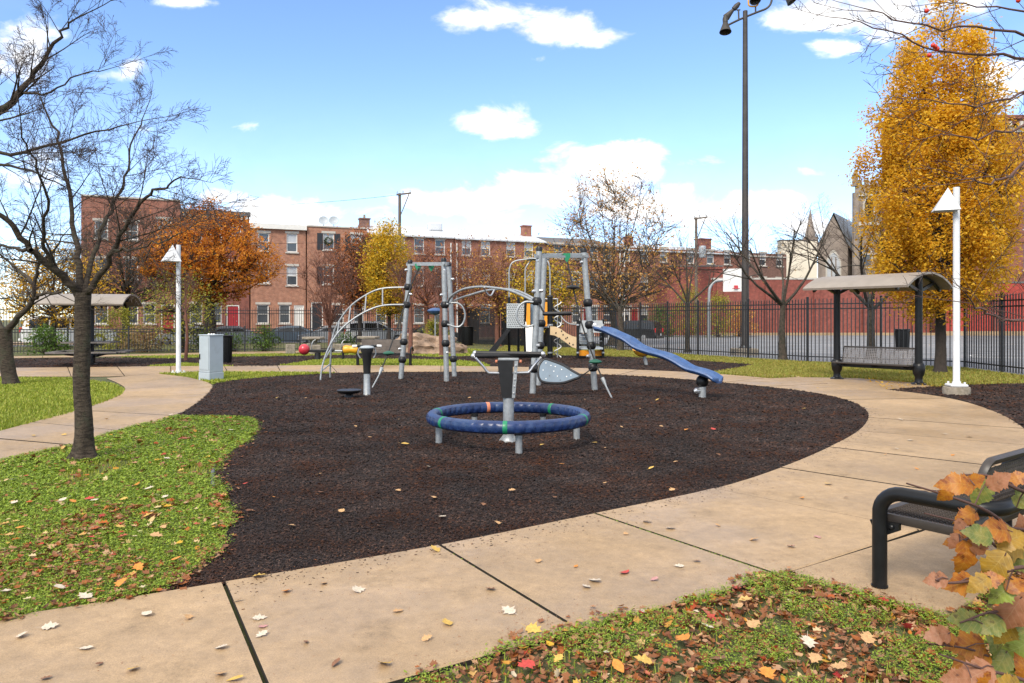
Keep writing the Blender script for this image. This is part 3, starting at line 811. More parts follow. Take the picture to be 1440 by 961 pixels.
# its neighbour off to the left reaches in high up
b0 = Vector((-8.3, 8.6, 0))
limb_tree('bare_tree', 'bare tree at the edge of the lawn whose high limb reaches over the path', b0,
          [b0 + Vector((0, 0, -.03)), b0 + Vector((.05, 0, 1)), b0 + Vector((0, 0, 2.1))], (0.16, 0.13),
          [([b0 + Vector((0, 0, 2.0)), P(-180, 260, 8.4), P(-60, 190, 8.2), P(0, 156, 8), P(28, 130, 8), P(58, 90, 8), P(82, 52, 8), P(104, 28, 8)], .09, .012),
           ([b0 + Vector((0, 0, 2.05)), P(-200, 160, 9), P(-140, 60, 9), P(-90, -60, 9)], .08, .02),
           ([P(28, 130, 8), P(70, 130, 8), P(112, 106, 8.1), P(150, 98, 8.2)], .018, .006),
           ([P(-60, 190, 8.2), P(0, 216, 8.2), P(60, 208, 8.0), P(120, 190, 7.8), P(180, 175, 7.8)], .035, .008),
           ([P(-180, 260, 8.4), P(-60, 270, 8.0), P(-10, 235, 7.9), P(40, 240, 7.8), P(90, 262, 7.7)], .04, .008),
           ([b0 + Vector((0, 0, 1.95)), b0 + Vector((-1, .4, 3)), b0 + Vector((-2, .5, 4.2))], .08, .02)],
          9, SPEC_LIMB, 3.8, 0.66, m_bark_near)
# leaning old tree beyond the left path
D2 = 17.7
limb_tree('bare_tree', 'stout leaning dark tree with a bent fork near the picnic shelter', G(14, 542),
          [P(16, 543, D2), P(11, 515, D2), P(8, 490, D2), P(6, 462, D2)], (0.17, 0.15),
          [(PL([(8, 468), (26, 446), (44, 424), (48, 400), (54, 372), (52, 350)], D2, 17.0), .11, .03),
           (PL([(44, 424), (58, 414), (78, 413), (98, 404), (118, 398)], 17.5, 16.6), .07, .015),
           (PL([(4, 466), (-8, 444), (-14, 410), (-30, 380)], D2, 18.5), .11, .03),
           (PL([(48, 400), (30, 384), (10, 366), (-10, 352)], 17.3, 18.2), .07, .02),
           (PL([(54, 372), (76, 352), (90, 330)], 17.1, 16.5), .05, .015)],
          12, SPEC_LIMB, 3.4, 1.15, m_bark_near, flare=1.25)
# tree whose trunk stands beside the picture; its thin limbs with the last red fruit hang in
b1 = Vector((6.4, 5.9, 0))
over = [PL([(1640, 120), (1500, 70), (1400, 42), (1300, 38), (1215, 12)], 6.0, 5.0), PL([(1640, 120), (1500, 100), (1410, 78), (1330, 76), (1268, 50), (1186, 26)], 6.0, 5.2),
        PL([(1640, 150), (1500, 112), (1440, 132), (1372, 152), (1305, 140)], 6.0, 4.8), PL([(1640, 170), (1500, 150), (1440, 181), (1382, 192), (1332, 190)], 6.0, 4.6),
        PL([(1640, 210), (1500, 196), (1440, 232), (1400, 254), (1357, 252)], 6.0, 4.4), PL([(1640, 60), (1520, 20), (1420, 14), (1330, 4)], 6, 5.4),
        PL([(1640, 440), (1520, 450), (1440, 449), (1402, 446), (1380, 432), (1357, 412)], 5.9, 4.4)]
fruit_tree = limb_tree('bare_tree', 'thin bare branches with a few red berries hanging in beside the gold tree', b1, [b1 + Vector((0, 0, -.03)), b1 + Vector((.03, 0, 1.2)), P(1640, 300, 6.05), P(1640, 60, 6.0)], (0.12, 0.07),
          [(l, .022 if i != 4 else .024, .0045) for i, l in enumerate(over)], 21, [(5, (3, 4), .55, 34, .08, .0, 4), (4, (2, 3), .5, 40, .12, 0, 3), (3, 0, .5, 40, .15, 0, 3)], 3.2, 0.52, m_twig_red)
m_berry = pm('berry_red', (0.55, 0.03, 0.012), 0.35, var=0.2, scale=30)
for (x, y, d) in ((1303, 15.5, 5.0), (1315, 66, 5.05), (1307, 78, 5.0), (1312, 64, 5.03), (1432, 1, 5.2), (1318, 69, 5.06)):
    b = MB(); b.ball(P(x, y, d), 0.016, 10, 7); b.build('berry', m_berry, fruit_tree, world=True)

# ------------------------------------------------------------------ leafy trees
def GB(x, y): return G(x, y)
leafy_tree('autumn_tree', 'tall egg-shaped tree in golden yellow leaf behind the bench shelter', G(1322, 526), 2.0, 0.15,
           [(1.75, .8), (2.4, 1.6), (3.4, 2.1), (4.8, 2.2), (6.2, 2.1), (7.4, 1.85), (8.6, 1.4), (9.5, 1.0), (10.2, .6), (10.8, .25)], l_gold, m_bark_dark, 100000, .10, nclump=560, nlimb=38, sigma=.17, seed=3, shell=.42, up=.75, twig=.008)
leafy_tree('autumn_tree', 'vase-shaped tree in burnt orange leaf before the brick row houses', Vector((-19.4, 47.5, -.0)), 2.7, 0.36,
           [(2.6, .9), (3.6, 3.2), (4.8, 4.4), (6.2, 4.2), (7.4, 3.2), (8.3, 1.6), (9.1, .4)], l_orange, m_bark_dark, 30000, .17, nclump=430, nlimb=34, sigma=.30, seed=5, shell=.5, up=.55, twig=.014, bare=3, squash=.6, lead_f=.45)
leafy_tree('autumn_tree', 'narrow upright tree in bright yellow leaf beside the white wagon', Vector((-8.2, 49.3, 0)), 2.0, 0.15,
           [(1.75, .7), (2.7, 1.5), (4.5, 1.75), (6.2, 1.5), (7.4, .8), (8.1, .2)], l_yellow, m_bark_dark, 19000, .16, nclump=260, nlimb=26, sigma=.28, seed=8, shell=.5, up=.8, twig=.012)
leafy_tree('autumn_tree', 'thin rust-leaved tree before the shuttered house', Vector((-10.6, 51.5, 0)), 2.4, 0.16,
           [(2.2, .8), (3.4, 2.0), (5.0, 2.2), (6.6, 1.7), (7.6, .6)], l_rust, m_bark_dark, 8000, .17, nclump=240, nlimb=26, sigma=.34, seed=11, up=.6, twig=.014, bare=4)
leafy_tree('autumn_tree', 'big twiggy tree with thinning tan leaves behind the small slide tower', Vector((6.0, 44.0, 0)), 2.2, 0.24,
           [(2.0, 2.0), (3.0, 4.0), (4.4, 4.6), (6.2, 4.2), (8.0, 3.4), (9.2, 2.6), (10.0, 1.6)], l_tan, m_bark, 8000, .15, nclump=520, nlimb=46, sigma=.34, seed=13, up=.8, twig=.010, bare=4, shell=.5, lead_f=.5, limb_r=.22)
leafy_tree('autumn_tree', 'amber-leaved low tree at the gate panels', Vector((1.6, 41.5, 0)), 1.3, 0.17,
           [(1.2, 1.1), (2.0, 2.2), (3.0, 2.5), (4.2, 2.0), (5.4, .9)], l_yellow, m_bark, 7500, .15, nclump=240, nlimb=22, sigma=.3, seed=17, twig=.012, bare=2)
for k, (x, d, s, h, lab) in enumerate(((600, 47, 31, 7.0, 'reddish bare-twigged tree between the climbing towers'), (655, 48, 33, 7.4, 'russet twiggy tree before the silver roof'), (700, 43, 37, 6.6, 'brown twiggy tree by the dark gate panels'))):
    leafy_tree('twiggy_tree', lab, Vector(((x - 720) * d / F, d, 0)), 2.0, 0.16,
               [(1.8, .9), (3.0, 2.2), (4.4, 2.5), (h - 1.6, 1.7), (h - .6, .5)], l_rust if k < 2 else l_tan, m_bark_red, 1500 if k < 2 else 2600, .14, nclump=200, nlimb=26, sigma=.4, seed=s, twig=.008, bare=4, lead_f=.5)
leafy_tree('autumn_tree', 'small yellow tree with a crooked fork behind the picnic shelter', Vector((-15.6, 34.8, 0)), 1.5, 0.18,
           [(.6, .8), (1.4, 1.9), (2.3, 2.2), (3.2, 1.3), (3.8, .4)], l_lime, m_bark, 3600, .11, nclump=180, nlimb=14, sigma=.3, seed=19, twig=.01)
leafy_tree('autumn_tree', 'low amber tree over the parked cars beside the picnic shelter', Vector((-24.5, 39.5, 0)), 1.4, 0.17,
           [(1.4, 1.2), (2.2, 2.8), (3.2, 3.0), (4.4, 2.2), (5.4, .6)], l_gold, m_bark_dark, 7500, .15, nclump=240, nlimb=22, sigma=.33, seed=23, twig=.012, bare=3)
leafy_tree('twiggy_tree', 'grey twiggy tree with a few rust leaves at the brick house corner', Vector((-24.0, 46.0, 0)), 2.2, 0.25,
           [(2.2, 1.4), (3.6, 3.4), (5.6, 3.9), (7.4, 2.8), (8.8, .8)], l_rust, m_bark, 1900, .14, nclump=320, nlimb=36, sigma=.45, seed=29, twig=.010, bare=6, lead_f=.5)
leafy_tree('twiggy_tree', 'pale bare vase-shaped sapling before the white door', Vector((-9.3, 37.8, 0)), 1.05, 0.10,
           [(1.2, .5), (2.2, 1.2), (3.4, 1.7), (4.4, 1.5), (5.2, .6)], l_rust, m_bark_red, 120, .1, nclump=150, nlimb=28, sigma=.25, seed=31, twig=.009, bare=4, up=.9)
# bare trees by the tall fence
bare_tree('bare_tree', 'slender bare tree at the tall fence beside the basketball hoop', G(967, 496.5), 2.3, .12, SPEC_SMALL, m_bark, 41, 5, 2.4, 44, l_tan, 200, .1)
bare_tree('bare_tree', 'spreading bare tree at the tall fence between floodlight pole and shelter', G(1101, 508), 2.1, .135, SPEC_SMALL, m_bark, 47, 6, 3.4, 52, l_tan, 70, .09)
bare_tree('bare_tree', 'thin bare tree beside the amber tree at the fence', G(872, 494), 1.9, .15, SPEC_SMALL, m_bark, 43, 5, 1.8, 40, l_tan, 500, .12)
bare_tree('bare_tree', 'gnarled bare tree on the court side of the fence behind the shelter', Vector((13.9, 28.6, 0)), 2.0, .17, SPEC_SMALL, m_bark, 53, 5, 3.6, 46)
bare_tree('bare_tree', 'russet straight-stemmed young tree by the rock', G(577, 500), 2.2, .10, SPEC_SMALL, m_bark_red, 59, 5, 1.4, 30, twigmat=m_twig_red)
bare_tree('bare_tree', 'russet young tree at the end of the rock away from the bench', G(621, 501), 2.0, .09, SPEC_SMALL, m_bark_red, 61, 5, 1.3, 32, twigmat=m_twig_red)
bare_tree('bare_tree', 'thin russet sapling between white lamp and grey cabinet', G(261, 508), 1.9, .06, SPEC_SMALL, m_bark_red, 67, 4, 1.2, 30, twigmat=m_twig_red)

# ------------------------------------------------------------------ bushes and beds
def bush(label, base, prof, mat, nleaf, leaf, seed, sigma=.14, name='bush', nclump=80):
    rng = np.random.default_rng(seed); rg = random.Random(seed); base = Vector(base)
    t = thing(name, label, 'bush', base)
    zs = np.array([p[0] for p in prof]); rs = np.array([p[1] for p in prof])
    cz = rng.uniform(zs[0], zs[-1], nclump); cr = np.interp(cz, zs, rs) * rng.uniform(0, 1, nclump) ** .5; ca = rng.uniform(0, 2 * PI, nclump)
    cl = np.stack([base.x + cr * np.cos(ca), base.y + cr * np.sin(ca), base.z + cz], 1)
    S = Sticks()
    for i in range(0, nclump, 3):
        q = Vector(cl[i]); s0 = base + Vector((rg.gauss(0, .08), rg.gauss(0, .08), 0))
        S.add([s0, s0.lerp(q, .5) + Vector((0, 0, .08)), q], [.012, .009, .004], 4)
    S.mesh('stem', m_twig, t)
    leaf_cloud('foliage', cl, nleaf, sigma, leaf, mat, t, rng)
    return t
bush('leafy green bush behind the low fence beside the leaning tree', G(66, 499), [(.1, .7), (.5, .9), (.9, .6), (1.15, .2)], l_green, 2600, .1, 71)
bush('larger green bush at the low fence near the grey cabinet', Vector((-11.9, 35.6, 0)), [(.1, .5), (.5, .7), (.85, .5), (1.1, .15)], l_green, 1800, .1, 73)
bush('green bush behind the rock at the street fence', Vector((-4.4, 42.0, 0)), [(.1, .6), (.6, .9), (1.0, .7), (1.35, .2)], l_lime, 1900, .11, 79)
bush('straw-coloured dry bush behind the picnic shelter', Vector((-17.5, 35.2, 0)), [(.05, .9), (.5, 1.1), (.9, .7), (1.2, .2)], l_straw, 2200, .12, 83)
bush('yellow-green bush beside the dry straw-coloured bush', Vector((-19.2, 36.2, 0)), [(.1, .8), (.8, 1.2), (1.6, .9), (2.1, .2)], l_lime, 2600, .11, 89)
bush('small dark green bush next to the lamp post', Vector((-15.0, 35.6, 0)), [(.1, .4), (.5, .6), (.95, .2)], l_green, 900, .09, 97)
bush('low green bush below the white wagon', Vector((-9.15, 40.5, 0)), [(.1, .3), (.4, .5), (.7, .2)], l_green, 900, .1, 98)
bush('small green bush beside the grey cabinet', Vector((-13.4, 35.6, 0)), [(.1, .4), (.4, .55), (.8, .2)], l_green, 900, .09, 99)
for k, (x, d, h, m, lab) in enumerate(((1010, 62, 3.4, l_lime, 'yellowing hedge shrub against the brick wall under the backboard'), (968, 63, 4.0, l_lime, 'tall yellowing shrub at the brick wall beside the hoop'), (930, 64, 2.4, l_green, 'green shrub by the parked black car'), (1040, 64, 2.6, l_tan, 'brown shrub at the wall beside the floodlight pole'))):
    bush(lab, Vector(((x - 720) * d / F, d, 0)), [(.1, 1.0), (h * .4, 1.6), (h * .75, 1.2), (h, .3)], m, 2400, .16, 101 + k, .25)
# ================================================================== PLAYGROUND
m_galv = pm('galvanised_steel', (0.33, 0.35, 0.36), 0.5, 0.5, var=0.22, scale=14, bump=0.05, bscale=60, col2=(0.30, 0.32, 0.33), sc2=9)
m_steel = pm('bright_steel', (0.55, 0.56, 0.57), 0.32, 0.8, var=0.08, scale=10)
m_black = pm('black_plastic', (0.012, 0.012, 0.013), 0.42, var=0.3, scale=12, spec=.35)
m_blackm = pm('black_powder_coat', (0.0085, 0.009, 0.010), 0.36, var=0.3, scale=10, bump=0.03, bscale=200, spec=.28)
m_blue = pm('blue_plastic', (0.035, 0.085, 0.215), 0.42, var=0.2, scale=9, bump=.05, bscale=90, col2=(0.065, 0.125, 0.26), sc2=5)
m_navy = pm('navy_plastic', (0.010, 0.027, 0.098), 0.34, var=0.3, scale=9, col2=(0.022, 0.05, 0.13), sc2=6, bump=.04, bscale=80)
m_green = pm('green_plastic', (0.01, 0.20, 0.09), 0.4, var=0.1, scale=8)
m_dgreen = pm('dark_green_rubber', (0.012, 0.09, 0.055), 0.5, var=0.2, scale=8)
m_salmon = pm('orange_band', (0.55, 0.19, 0.10), 0.5, var=0.1, scale=8)
m_orange = pm('orange_panel', (0.72, 0.27, 0.012), 0.45, var=0.08, scale=5)
m_beige = pm('beige_panel', (0.56, 0.41, 0.24), 0.55, var=0.08, scale=5)
m_grey = pm('grey_panel', (0.33, 0.37, 0.40), 0.5, var=0.15, scale=7)
m_pgrey = pm('speckled_panel', (0.40, 0.43, 0.44), 0.55, var=0.1, scale=7)
m_bluegrey = pm('blue_grey_panel', (0.125, 0.175, 0.225), 0.5, var=0.12, scale=5, spec=.3)
m_red = pm('red_plastic', (0.48, 0.03, 0.045), 0.3, var=0.12, scale=4, coat=.2)
m_yel = pm('yellow_plastic', (0.68, 0.33, 0.02), 0.38, var=0.12, scale=5)
m_whitep = pm('white_plastic', (0.72, 0.71, 0.68), 0.35, var=0.06, scale=4)
m_rope = pm('black_rope', (0.02, 0.02, 0.02), 0.8, var=0.3, scale=40)

# ------------------------------------------------------------------ ring that turns round a post
def make_ring():
    c = Vector((-.045, 9.55, .0)); t = thing('spinner_ring', 'navy blue ring with green bands round a steel post on the mulch', 'spinner', c)
    Rr, r, z = .982, .077, .335
    n, k = 216, 18
    bands = [R(a) for a in (-92, -22, 52, 108, 166, 218)]
    V = []
    for i in range(n):
        a = 2 * PI * i / n
        seam = min(abs((a - b_ + PI) % (2 * PI) - PI) for b_ in bands)
        notch = 1.0 if i % 4 == 1 else (.5 if i % 4 == 2 else 0.0)
        if seam < .09: notch = 0.0
        for j in range(k):
            p = 2 * PI * j / k
            side = max(0.0, abs(math.cos(p)) - .55) / .45 if math.sin(p) < .75 else 0
            rr = r * (1 - .22 * notch * (side > 0) * (math.sin(p) < .62) * (math.sin(p) > -.45))
            V.append((math.cos(a) * (Rr + rr * math.cos(p)), math.sin(a) * (Rr + rr * math.cos(p)), z + rr * math.sin(p)))
    Fc = [(i * k + j, ((i + 1) % n) * k + j, ((i + 1) % n) * k + (j + 1) % k, i * k + (j + 1) % k) for i in range(n) for j in range(k)]
    b = MB(); b.add(V, Fc); ring = b.build('ring', m_navy, t, smooth=.45)
    for q, ba in enumerate(bands):
        b = MB(); pts = [Vector((math.cos(ba + d) * Rr, math.sin(ba + d) * Rr, z)) for d in (-.026, -.02, .02, .026)]
        b.tube(pts, [r * 1.0, r * 1.03, r * 1.03, r * 1.0], 24)
        o = b.build('band', m_salmon if q == 3 else m_green, t)
        if q == 3: o['label'] = 'salmon orange band on the ring'
    for a in (-82, -168, 8, 58, 122):
        p = Vector((math.cos(R(a)), math.sin(R(a)), 0)) * .90
        b = MB(); b.tube([p, p + Vector((0, 0, .26))], .042, 14); b.build('leg', m_galv, t)
        b = MB(); b.tube([p + Vector((0, 0, .235)), p + Vector((0, 0, .275))], .05, 14); b.build('leg_cap', m_black, t)
    b = MB(); b.lathe([(.115, 0), (.09, .02), (.072, .07), (.070, .1), (.070, .62)], 20); b.build('post', m_galv, t)
    for s in (-1, 1):
        b = MB(); b.prism([(s * .06, -.03, .0), (s * .14, -.03, .0), (s * .065, -.03, .10)], (0, .06, 0)); b.build('foot_fin', m_galv, t)
    # flared black sleeve and the bolted steel strap
    def sleeve(parent, z0, z1, w0, w1, dpt=.15):
        b = MB(); b.add([(-w0, -dpt / 2, z0), (w0 * .5, -dpt / 2, z0), (w0 * .5, dpt / 2, z0), (-w0, dpt / 2, z0), (-w1, -dpt / 2, z1), (w1 * .42, -dpt / 2, z1), (w1 * .42, dpt / 2, z1), (-w1, dpt / 2, z1)],
                        [(0, 1, 2, 3), (4, 5, 6, 7), (0, 1, 5, 4), (1, 2, 6, 5), (2, 3, 7, 6), (3, 0, 4, 7)])
        b.build('sleeve', m_black, parent)
        b = MB(); b.beam((w0 * .5 + .018, -.02, z0), (w1 * .42 + .04, -.02, z1), .045, .10, up=(0, 1, 0)); st_ = b.build('strap', m_galv, parent)
        for q in range(5):
            f = (q + .7) / 5.4; p = Vector((w0 * .5 + .018 + (w1 * .42 + .022 - w0 * .5) * f, -.075, z0 + (z1 - z0) * f))
            bb = MB(); bb.lathe([(.011, 0), (.011, .008), (.006, .012)], 8, p, (0, -1, 0)); o = bb.build('bolt', m_steel, parent)
    sleeve(t, .58, 1.06, .085, .145)
    b = MB(); b.box((0, 0, 1.075), (.27, .16, .035), bev=.008); b.build('head_plate', m_galv, t)
    for s in (-1, 1):
        b = MB(); b.lathe([(.022, 0), (.022, .03), (.016, .036)], 12, (s * .135, -.03, 1.045), (s, 0, 0)); b.build('pivot_cap', m_salmon if s else m_salmon, t)
    for yaw, dz in ((R(9), 0.0), (R(-16), .028)):
        u = Vector((math.cos(yaw), math.sin(yaw), 0)); zt = 1.118 + dz; zb = .90
        b = MB(); b.tube([u * -.45 + Vector((0, 0, zt)), u * .45 + Vector((0, 0, zt))], .03, 14); hb = b.build('handle_bar', m_black, t)
        for s in (-1, 1):
            b = MB(); b.ball(u * s * .455 + Vector((0, 0, zt)), .034, 12, 8); b.build('end_cap', m_steel, hb)
        if dz == 0:
            pts = smooth_line([u * -.43 + Vector((0, -.04, zt - .02)), u * -.33 + Vector((0, -.04, zb + .09)), u * -.27 + Vector((0, -.04, zb + .015)), u * -.2 + Vector((0, -.04, zb)), u * .2 + Vector((0, -.04, zb)), u * .27 + Vector((0, -.04, zb + .015)), u * .33 + Vector((0, -.04, zb + .09)), u * .43 + Vector((0, -.04, zt - .02))], 4)
            b = MB(); b.tube(pts, .017, 10); b.build('handle_frame', m_steel, t)
    return t
make_ring()

# ------------------------------------------------------------------ small post spinner and dish
c = G(516, 557); t = thing('standing_spinner', 'steel post with black flared head and short white-tipped bars on the mulch', 'spinner', c)
b = MB(); b.lathe([(.09, 0), (.07, .03), (.066, .5)], 18); b.build('post', m_galv, t)
b = MB(); b.lathe([(.072, .46), (.078, .6), (.10, .85), (.135, .96), (.13, .985)], 20); b.build('sleeve', m_black, t)
b = MB(); b.lathe([(.15, .985), (.155, 1.0), (.12, 1.03), (.04, 1.04)], 20); b.build('head', m_grey, t)
for a in (12, 192):
    u = Vector((math.cos(R(a)), math.sin(R(a)), 0))
    b = MB(); b.tube([u * .08 + Vector((0, 0, 1.03)), u * .2 + Vector((0, 0, 1.03))], .026, 12); hb = b.build('bar', m_black, t)
    b = MB(); b.tube([u * .2 + Vector((0, 0, 1.03)), u * .29 + Vector((0, 0, 1.025)), u * .3 + Vector((0, 0, 1.025))], [.028, .03, .018], 12); b.build('tip', m_whitep, hb)
    v = u * .15
    b = MB(); b.tube(smooth_line([v + Vector((0, 0, 1.0)), v * 1.2 + Vector((0, 0, .88)), v * .9 + Vector((0, 0, .78))], 4), .014, 8); b.build('brace', m_galv, t)
c = G(491, 560.5); t = thing('spinner_dish', 'black dish seat low over the mulch beside the standing spinner', 'spinner', c)
b = MB(); b.lathe([(.10, 0), (.09, .05), (.075, .09)], 20); b.build('base', m_black, t)
b = MB(); b.lathe([(.07, .085), (.18, .105), (.235, .145), (.245, .165), (.235, .175), (.12, .16), (.02, .155)], 28); b.build('seat', m_black, t)

# ------------------------------------------------------------------ the large climbing structure: one linked frame
org = G(700, 540)
CF = thing('climbing_frame', 'large steel climbing structure with leaning posts, arched tubes and blue slide', 'climbing frame', org)
def wb(b, name, mat, parent=CF, smooth=.6): return b.build(name, mat, parent, world=True, smooth=smooth)
class Post:
    def __init__(s, base, top, r=.066):
        s.a = G(*base); D_ = s.a.y; s.b = P(top[0], top[1], D_); s.a0 = s.a.copy(); s.r = r
        b = MB(); d = (s.b - s.a)
        b.tube([s.a - d.normalized() * .05, s.a + d * .5, s.b - d.normalized() * .10], r, 18); s.o = wb(b, 'post', m_galv)
        b = MB(); b.tube([s.b - d.normalized() * .10, s.b - d.normalized() * .04, s.b], [r * 1.06, r * 1.06, r * .82], 18)
        cap = b.build('post_cap', m_black, s.o, world=True)
    def at(s, y):                            # point of the post at photo row y
        D_ = s.a.y; z = EYE - (y - HZ) * D_ / F; f = (z - s.a.z) / (s.b.z - s.a.z)
        return s.a.lerp(s.b, f)
    def collar(s, y, r=.105, mat=None):
        p = s.at(y); d = (s.b - s.a).normalized()
        b = MB(); b.lathe([(s.r, -.085), (r * .78, -.075), (r, -.03), (r, .03), (r * .78, .075), (s.r, .085)], 18, p, d)
        return b.build('collar', mat or m_black, s.o, world=True)
    def knob(s, y, dx, r=.04):
        p = s.at(y); q = p + Vector((dx, -.06, 0))
        b = MB(); b.tube([p, p.lerp(q, .75), q], [r * .8, r, r * .55], 12); return b.build('knob', m_steel, s.o, world=True)
L1 = Post((563.6, 534), (577, 366)); L2 = Post((628, 537.5), (624, 363)); L3 = Post((639, 530.5), (631, 370))
R1 = Post((749, 555), (758.5, 347)); R2 = Post((836.6, 550), (820.5, 349)); R3 = Post((757, 543), (766, 356))
for p, ys in ((L1, (404, 429, 481, 506)), (L2, (429, 455.5, 483)), (L3, (505,)), (R1, (424, 518.5)), (R2, (426, 457, 486, 517)), (R3, (455, 486))):
    for y in ys: p.collar(y)
for p, y, dx in ((L1, 380, -.11), (L1, 414, .12), (L1, 491, -.12), (L2, 380, .03), (L2, 415, -.11), (L2, 496, .06), (L3, 393, .13), (L3, 416, .1), (R1, 367, -.04), (R1, 410, -.11), (R1, 409, .12), (R1, 486, .1), (R2, 369, -.1), (R2, 457, .16), (R2, 501, -.13)):
    p.knob(y, dx, .05 if (p is R2 and y == 457) else .04)
# twin top bars
def topbar(a, b_, y, ext=.12):
    p, q = a.at(y), b_.at(y); d = (q - p).normalized()
    for s in (-.045, .045):
        m = MB(); m.beam(p - d * ext + Vector((0, s, s * .5)), q + d * ext + Vector((0, s, s * .5)), .035, .05); wb(m, 'top_bar', m_galv)
topbar(L1, L2, 371.5); topbar(L2, L3, 371.0, .1); topbar(R1, R2, 360); topbar(R3, R2, 359)
def grip(p):
    b = MB(); b.prism([p + Vector((x, -.03, z)) for x, z in ((-.075, .07), (.075, .07), (.075, -.01), (.03, -.09), (0, -.13), (-.03, -.09), (-.075, -.01))], (0, .06, 0)); return wb(b, 'grip', m_green)
grip(P(588, 375, 19.15)); grip(P(606.5, 375, 18.95)); grip(P(797, 361, 15.95))
# arched ladder down to the left
up_ = [(577, 404), (538, 406), (515, 415), (493, 431), (477, 452), (469, 470), (466, 490), (464.5, 512), (464.3, 535)]
lo_ = [(573, 428.5), (538, 430), (513, 439), (490, 454), (474, 470), (463, 488), (455.5, 507), (452, 522), (450.5, 537)]
ru = smooth_line([P(x, y, 19.35 + .05 * i) for i, (x, y) in enumerate(up_)], 6); rl = smooth_line([P(x, y, 19.3 - .04 * i) for i, (x, y) in enumerate(lo_)], 6)
for rail in (ru, rl):
    b = MB(); b.tube(rail, .024, 10); wb(b, 'ladder_rail', m_galv)
for k in (6, 12, 18, 24, 30, 36, 42):
    b = MB(); b.tube([ru[k], rl[k]], .018, 8); wb(b, 'rung', m_galv)
# arched bridge tubes between the towers and their loops
t1 = [(628.4, 428), (635, 416.5), (651, 407.3), (673, 403.6), (695, 405), (716, 408.5), (735, 416), (751, 424)]
t2 = [(639, 423), (650, 418.5), (660, 415.5), (681, 409.5), (703, 406.8), (722, 408), (738, 413.6), (755, 423)]
for tt, d0, d1 in ((t1, L2.a.y, R1.a.y), (t2, L3.a.y, R3.a.y - .9)):
    b = MB(); b.tube(smooth_line([P(x, y, d0 + (d1 - d0) * i / 7) for i, (x, y) in enumerate(tt)], 5), .028, 10); wb(b, 'bridge_tube', m_galv)
b = MB(); b.tube(smooth_line([P(681, 404, 17), P(684, 412, 17.1), P(690, 416, 17.2), P(695, 408, 17.3)], 5), .02, 8); wb(b, 'bridge_hook', m_steel)
b = MB(); b.tube(smooth_line([P(x, y, 18.5) for x, y in ((628, 428), (641, 426), (650, 431.5), (654, 443), (651, 455), (643, 460), (629, 456.5))], 6), .024, 10); wb(b, 'loop', m_galv)
b = MB(); b.tube(smooth_line([P(x, y, 15.5) for x, y in ((751, 425), (738, 425), (729, 433), (726.5, 446), (732, 456), (741, 459.5), (750, 457.5))], 6), .024, 10); wb(b, 'loop', m_galv)
# padded grab bar
b = MB(); b.tube(smooth_line([R1.at(424), P(760, 431, 15.4), P(764, 438, 15.3), P(768, 441, 15.3)], 4), .02, 8); wb(b, 'arm', m_black)
b = MB(); b.tube([P(763, 441.5, 15.3), P(766, 441.5, 15.3), P(801, 441, 15.2), P(804, 441, 15.2)], [.03, .042, .042, .03], 12); wb(b, 'grab_bar', m_black)
# ropes with footholds
def rope(px, d, holds, tail):
    pts = [P(x, y, dd) for (x, y), dd in zip(px, d)]
    b = MB(); b.tube(smooth_line(pts, 5), .016, 8); ro = wb(b, 'rope', m_rope)
    for (x, y, dd, m) in holds:
        q = P(x, y, dd); b = MB(); b.lathe([(.03, -.05), (.13, -.02), (.14, .0), (.11, .03), (.03, .055)], 18, q); b.build('foothold', m, ro, world=True)
    p = pts[-1]; d_ = (pts[-2] - p).normalized()
    b = MB(); b.tube([p + d_ * .22, p + d_ * .14, p], [.045, .04, .014], 10); b.build('clamp', m_galv, ro, world=True)
    a = G(*tail); b = MB(); b.tube([p, a - Vector((0, 0, .02))], .018, 8); b.build('anchor_rod', m_galv, ro, world=True)
rope([(589, 377), (577, 405), (566, 440), (546, 496), (533, 528)], [19.1, 18.9, 18.4, 17.6, 17.1], [(546.5, 497, 17.6, m_dgreen)], (522.5, 546))
rope([(797, 365), (805, 400), (818, 455), (836.5, 508), (853, 545)], [15.95, 15.8, 15.6, 15.45, 15.2], [(806, 404.5, 15.75, m_black), (837, 509, 15.45, m_dgreen)], (862, 562))
b = MB(); b.tube(smooth_line([P(814, 529, 15.5), P(822, 526, 15.8), P(833, 518, 16.2)], 4), .014, 8); wb(b, 'rope', m_rope)
# shield-shaped board
out = smooth_line([P(x, y, 15.45 - (x - 757) * .004 - (y - 505) * .006) for x, y in ((757, 522), (759, 513), (766, 505.5), (778, 508.5), (792, 514), (805, 522), (816, 529), (806, 534), (792, 538.5), (776, 539), (763, 537), (758, 531))], 4, True)
nrm = (out[10] - out[0]).cross(out[30] - out[0]).normalized()
if nrm.y > 0: nrm = -nrm
b = MB(); b.prism([p - nrm * .012 for p in out], nrm * .024); wb(b, 'board', m_bluegrey)
b = MB(); b.tube(out, .027, 10, closed=True); wb(b, 'board_rim', m_black)
for x, y in ((768, 511), (775, 514.5), (781, 516), (790, 520), (773, 529), (784, 529.5), (764, 521), (797, 530), (779, 522.5), (768, 533), (803, 528), (788, 535)):
    q = P(x, y, 15.45 - (x - 757) * .004 - (y - 505) * .006) + nrm * .013
    b = MB(); b.lathe([(.0105, 0), (.010, .004)], 10, q, nrm); wb(b, 'rivet', m_whitep if (x + int(y)) % 3 else m_black)
b = MB(); b.tube([R1.at(518), P(757, 519, 15.45)], [.07, .05], 12); wb(b, 'joint', m_black)
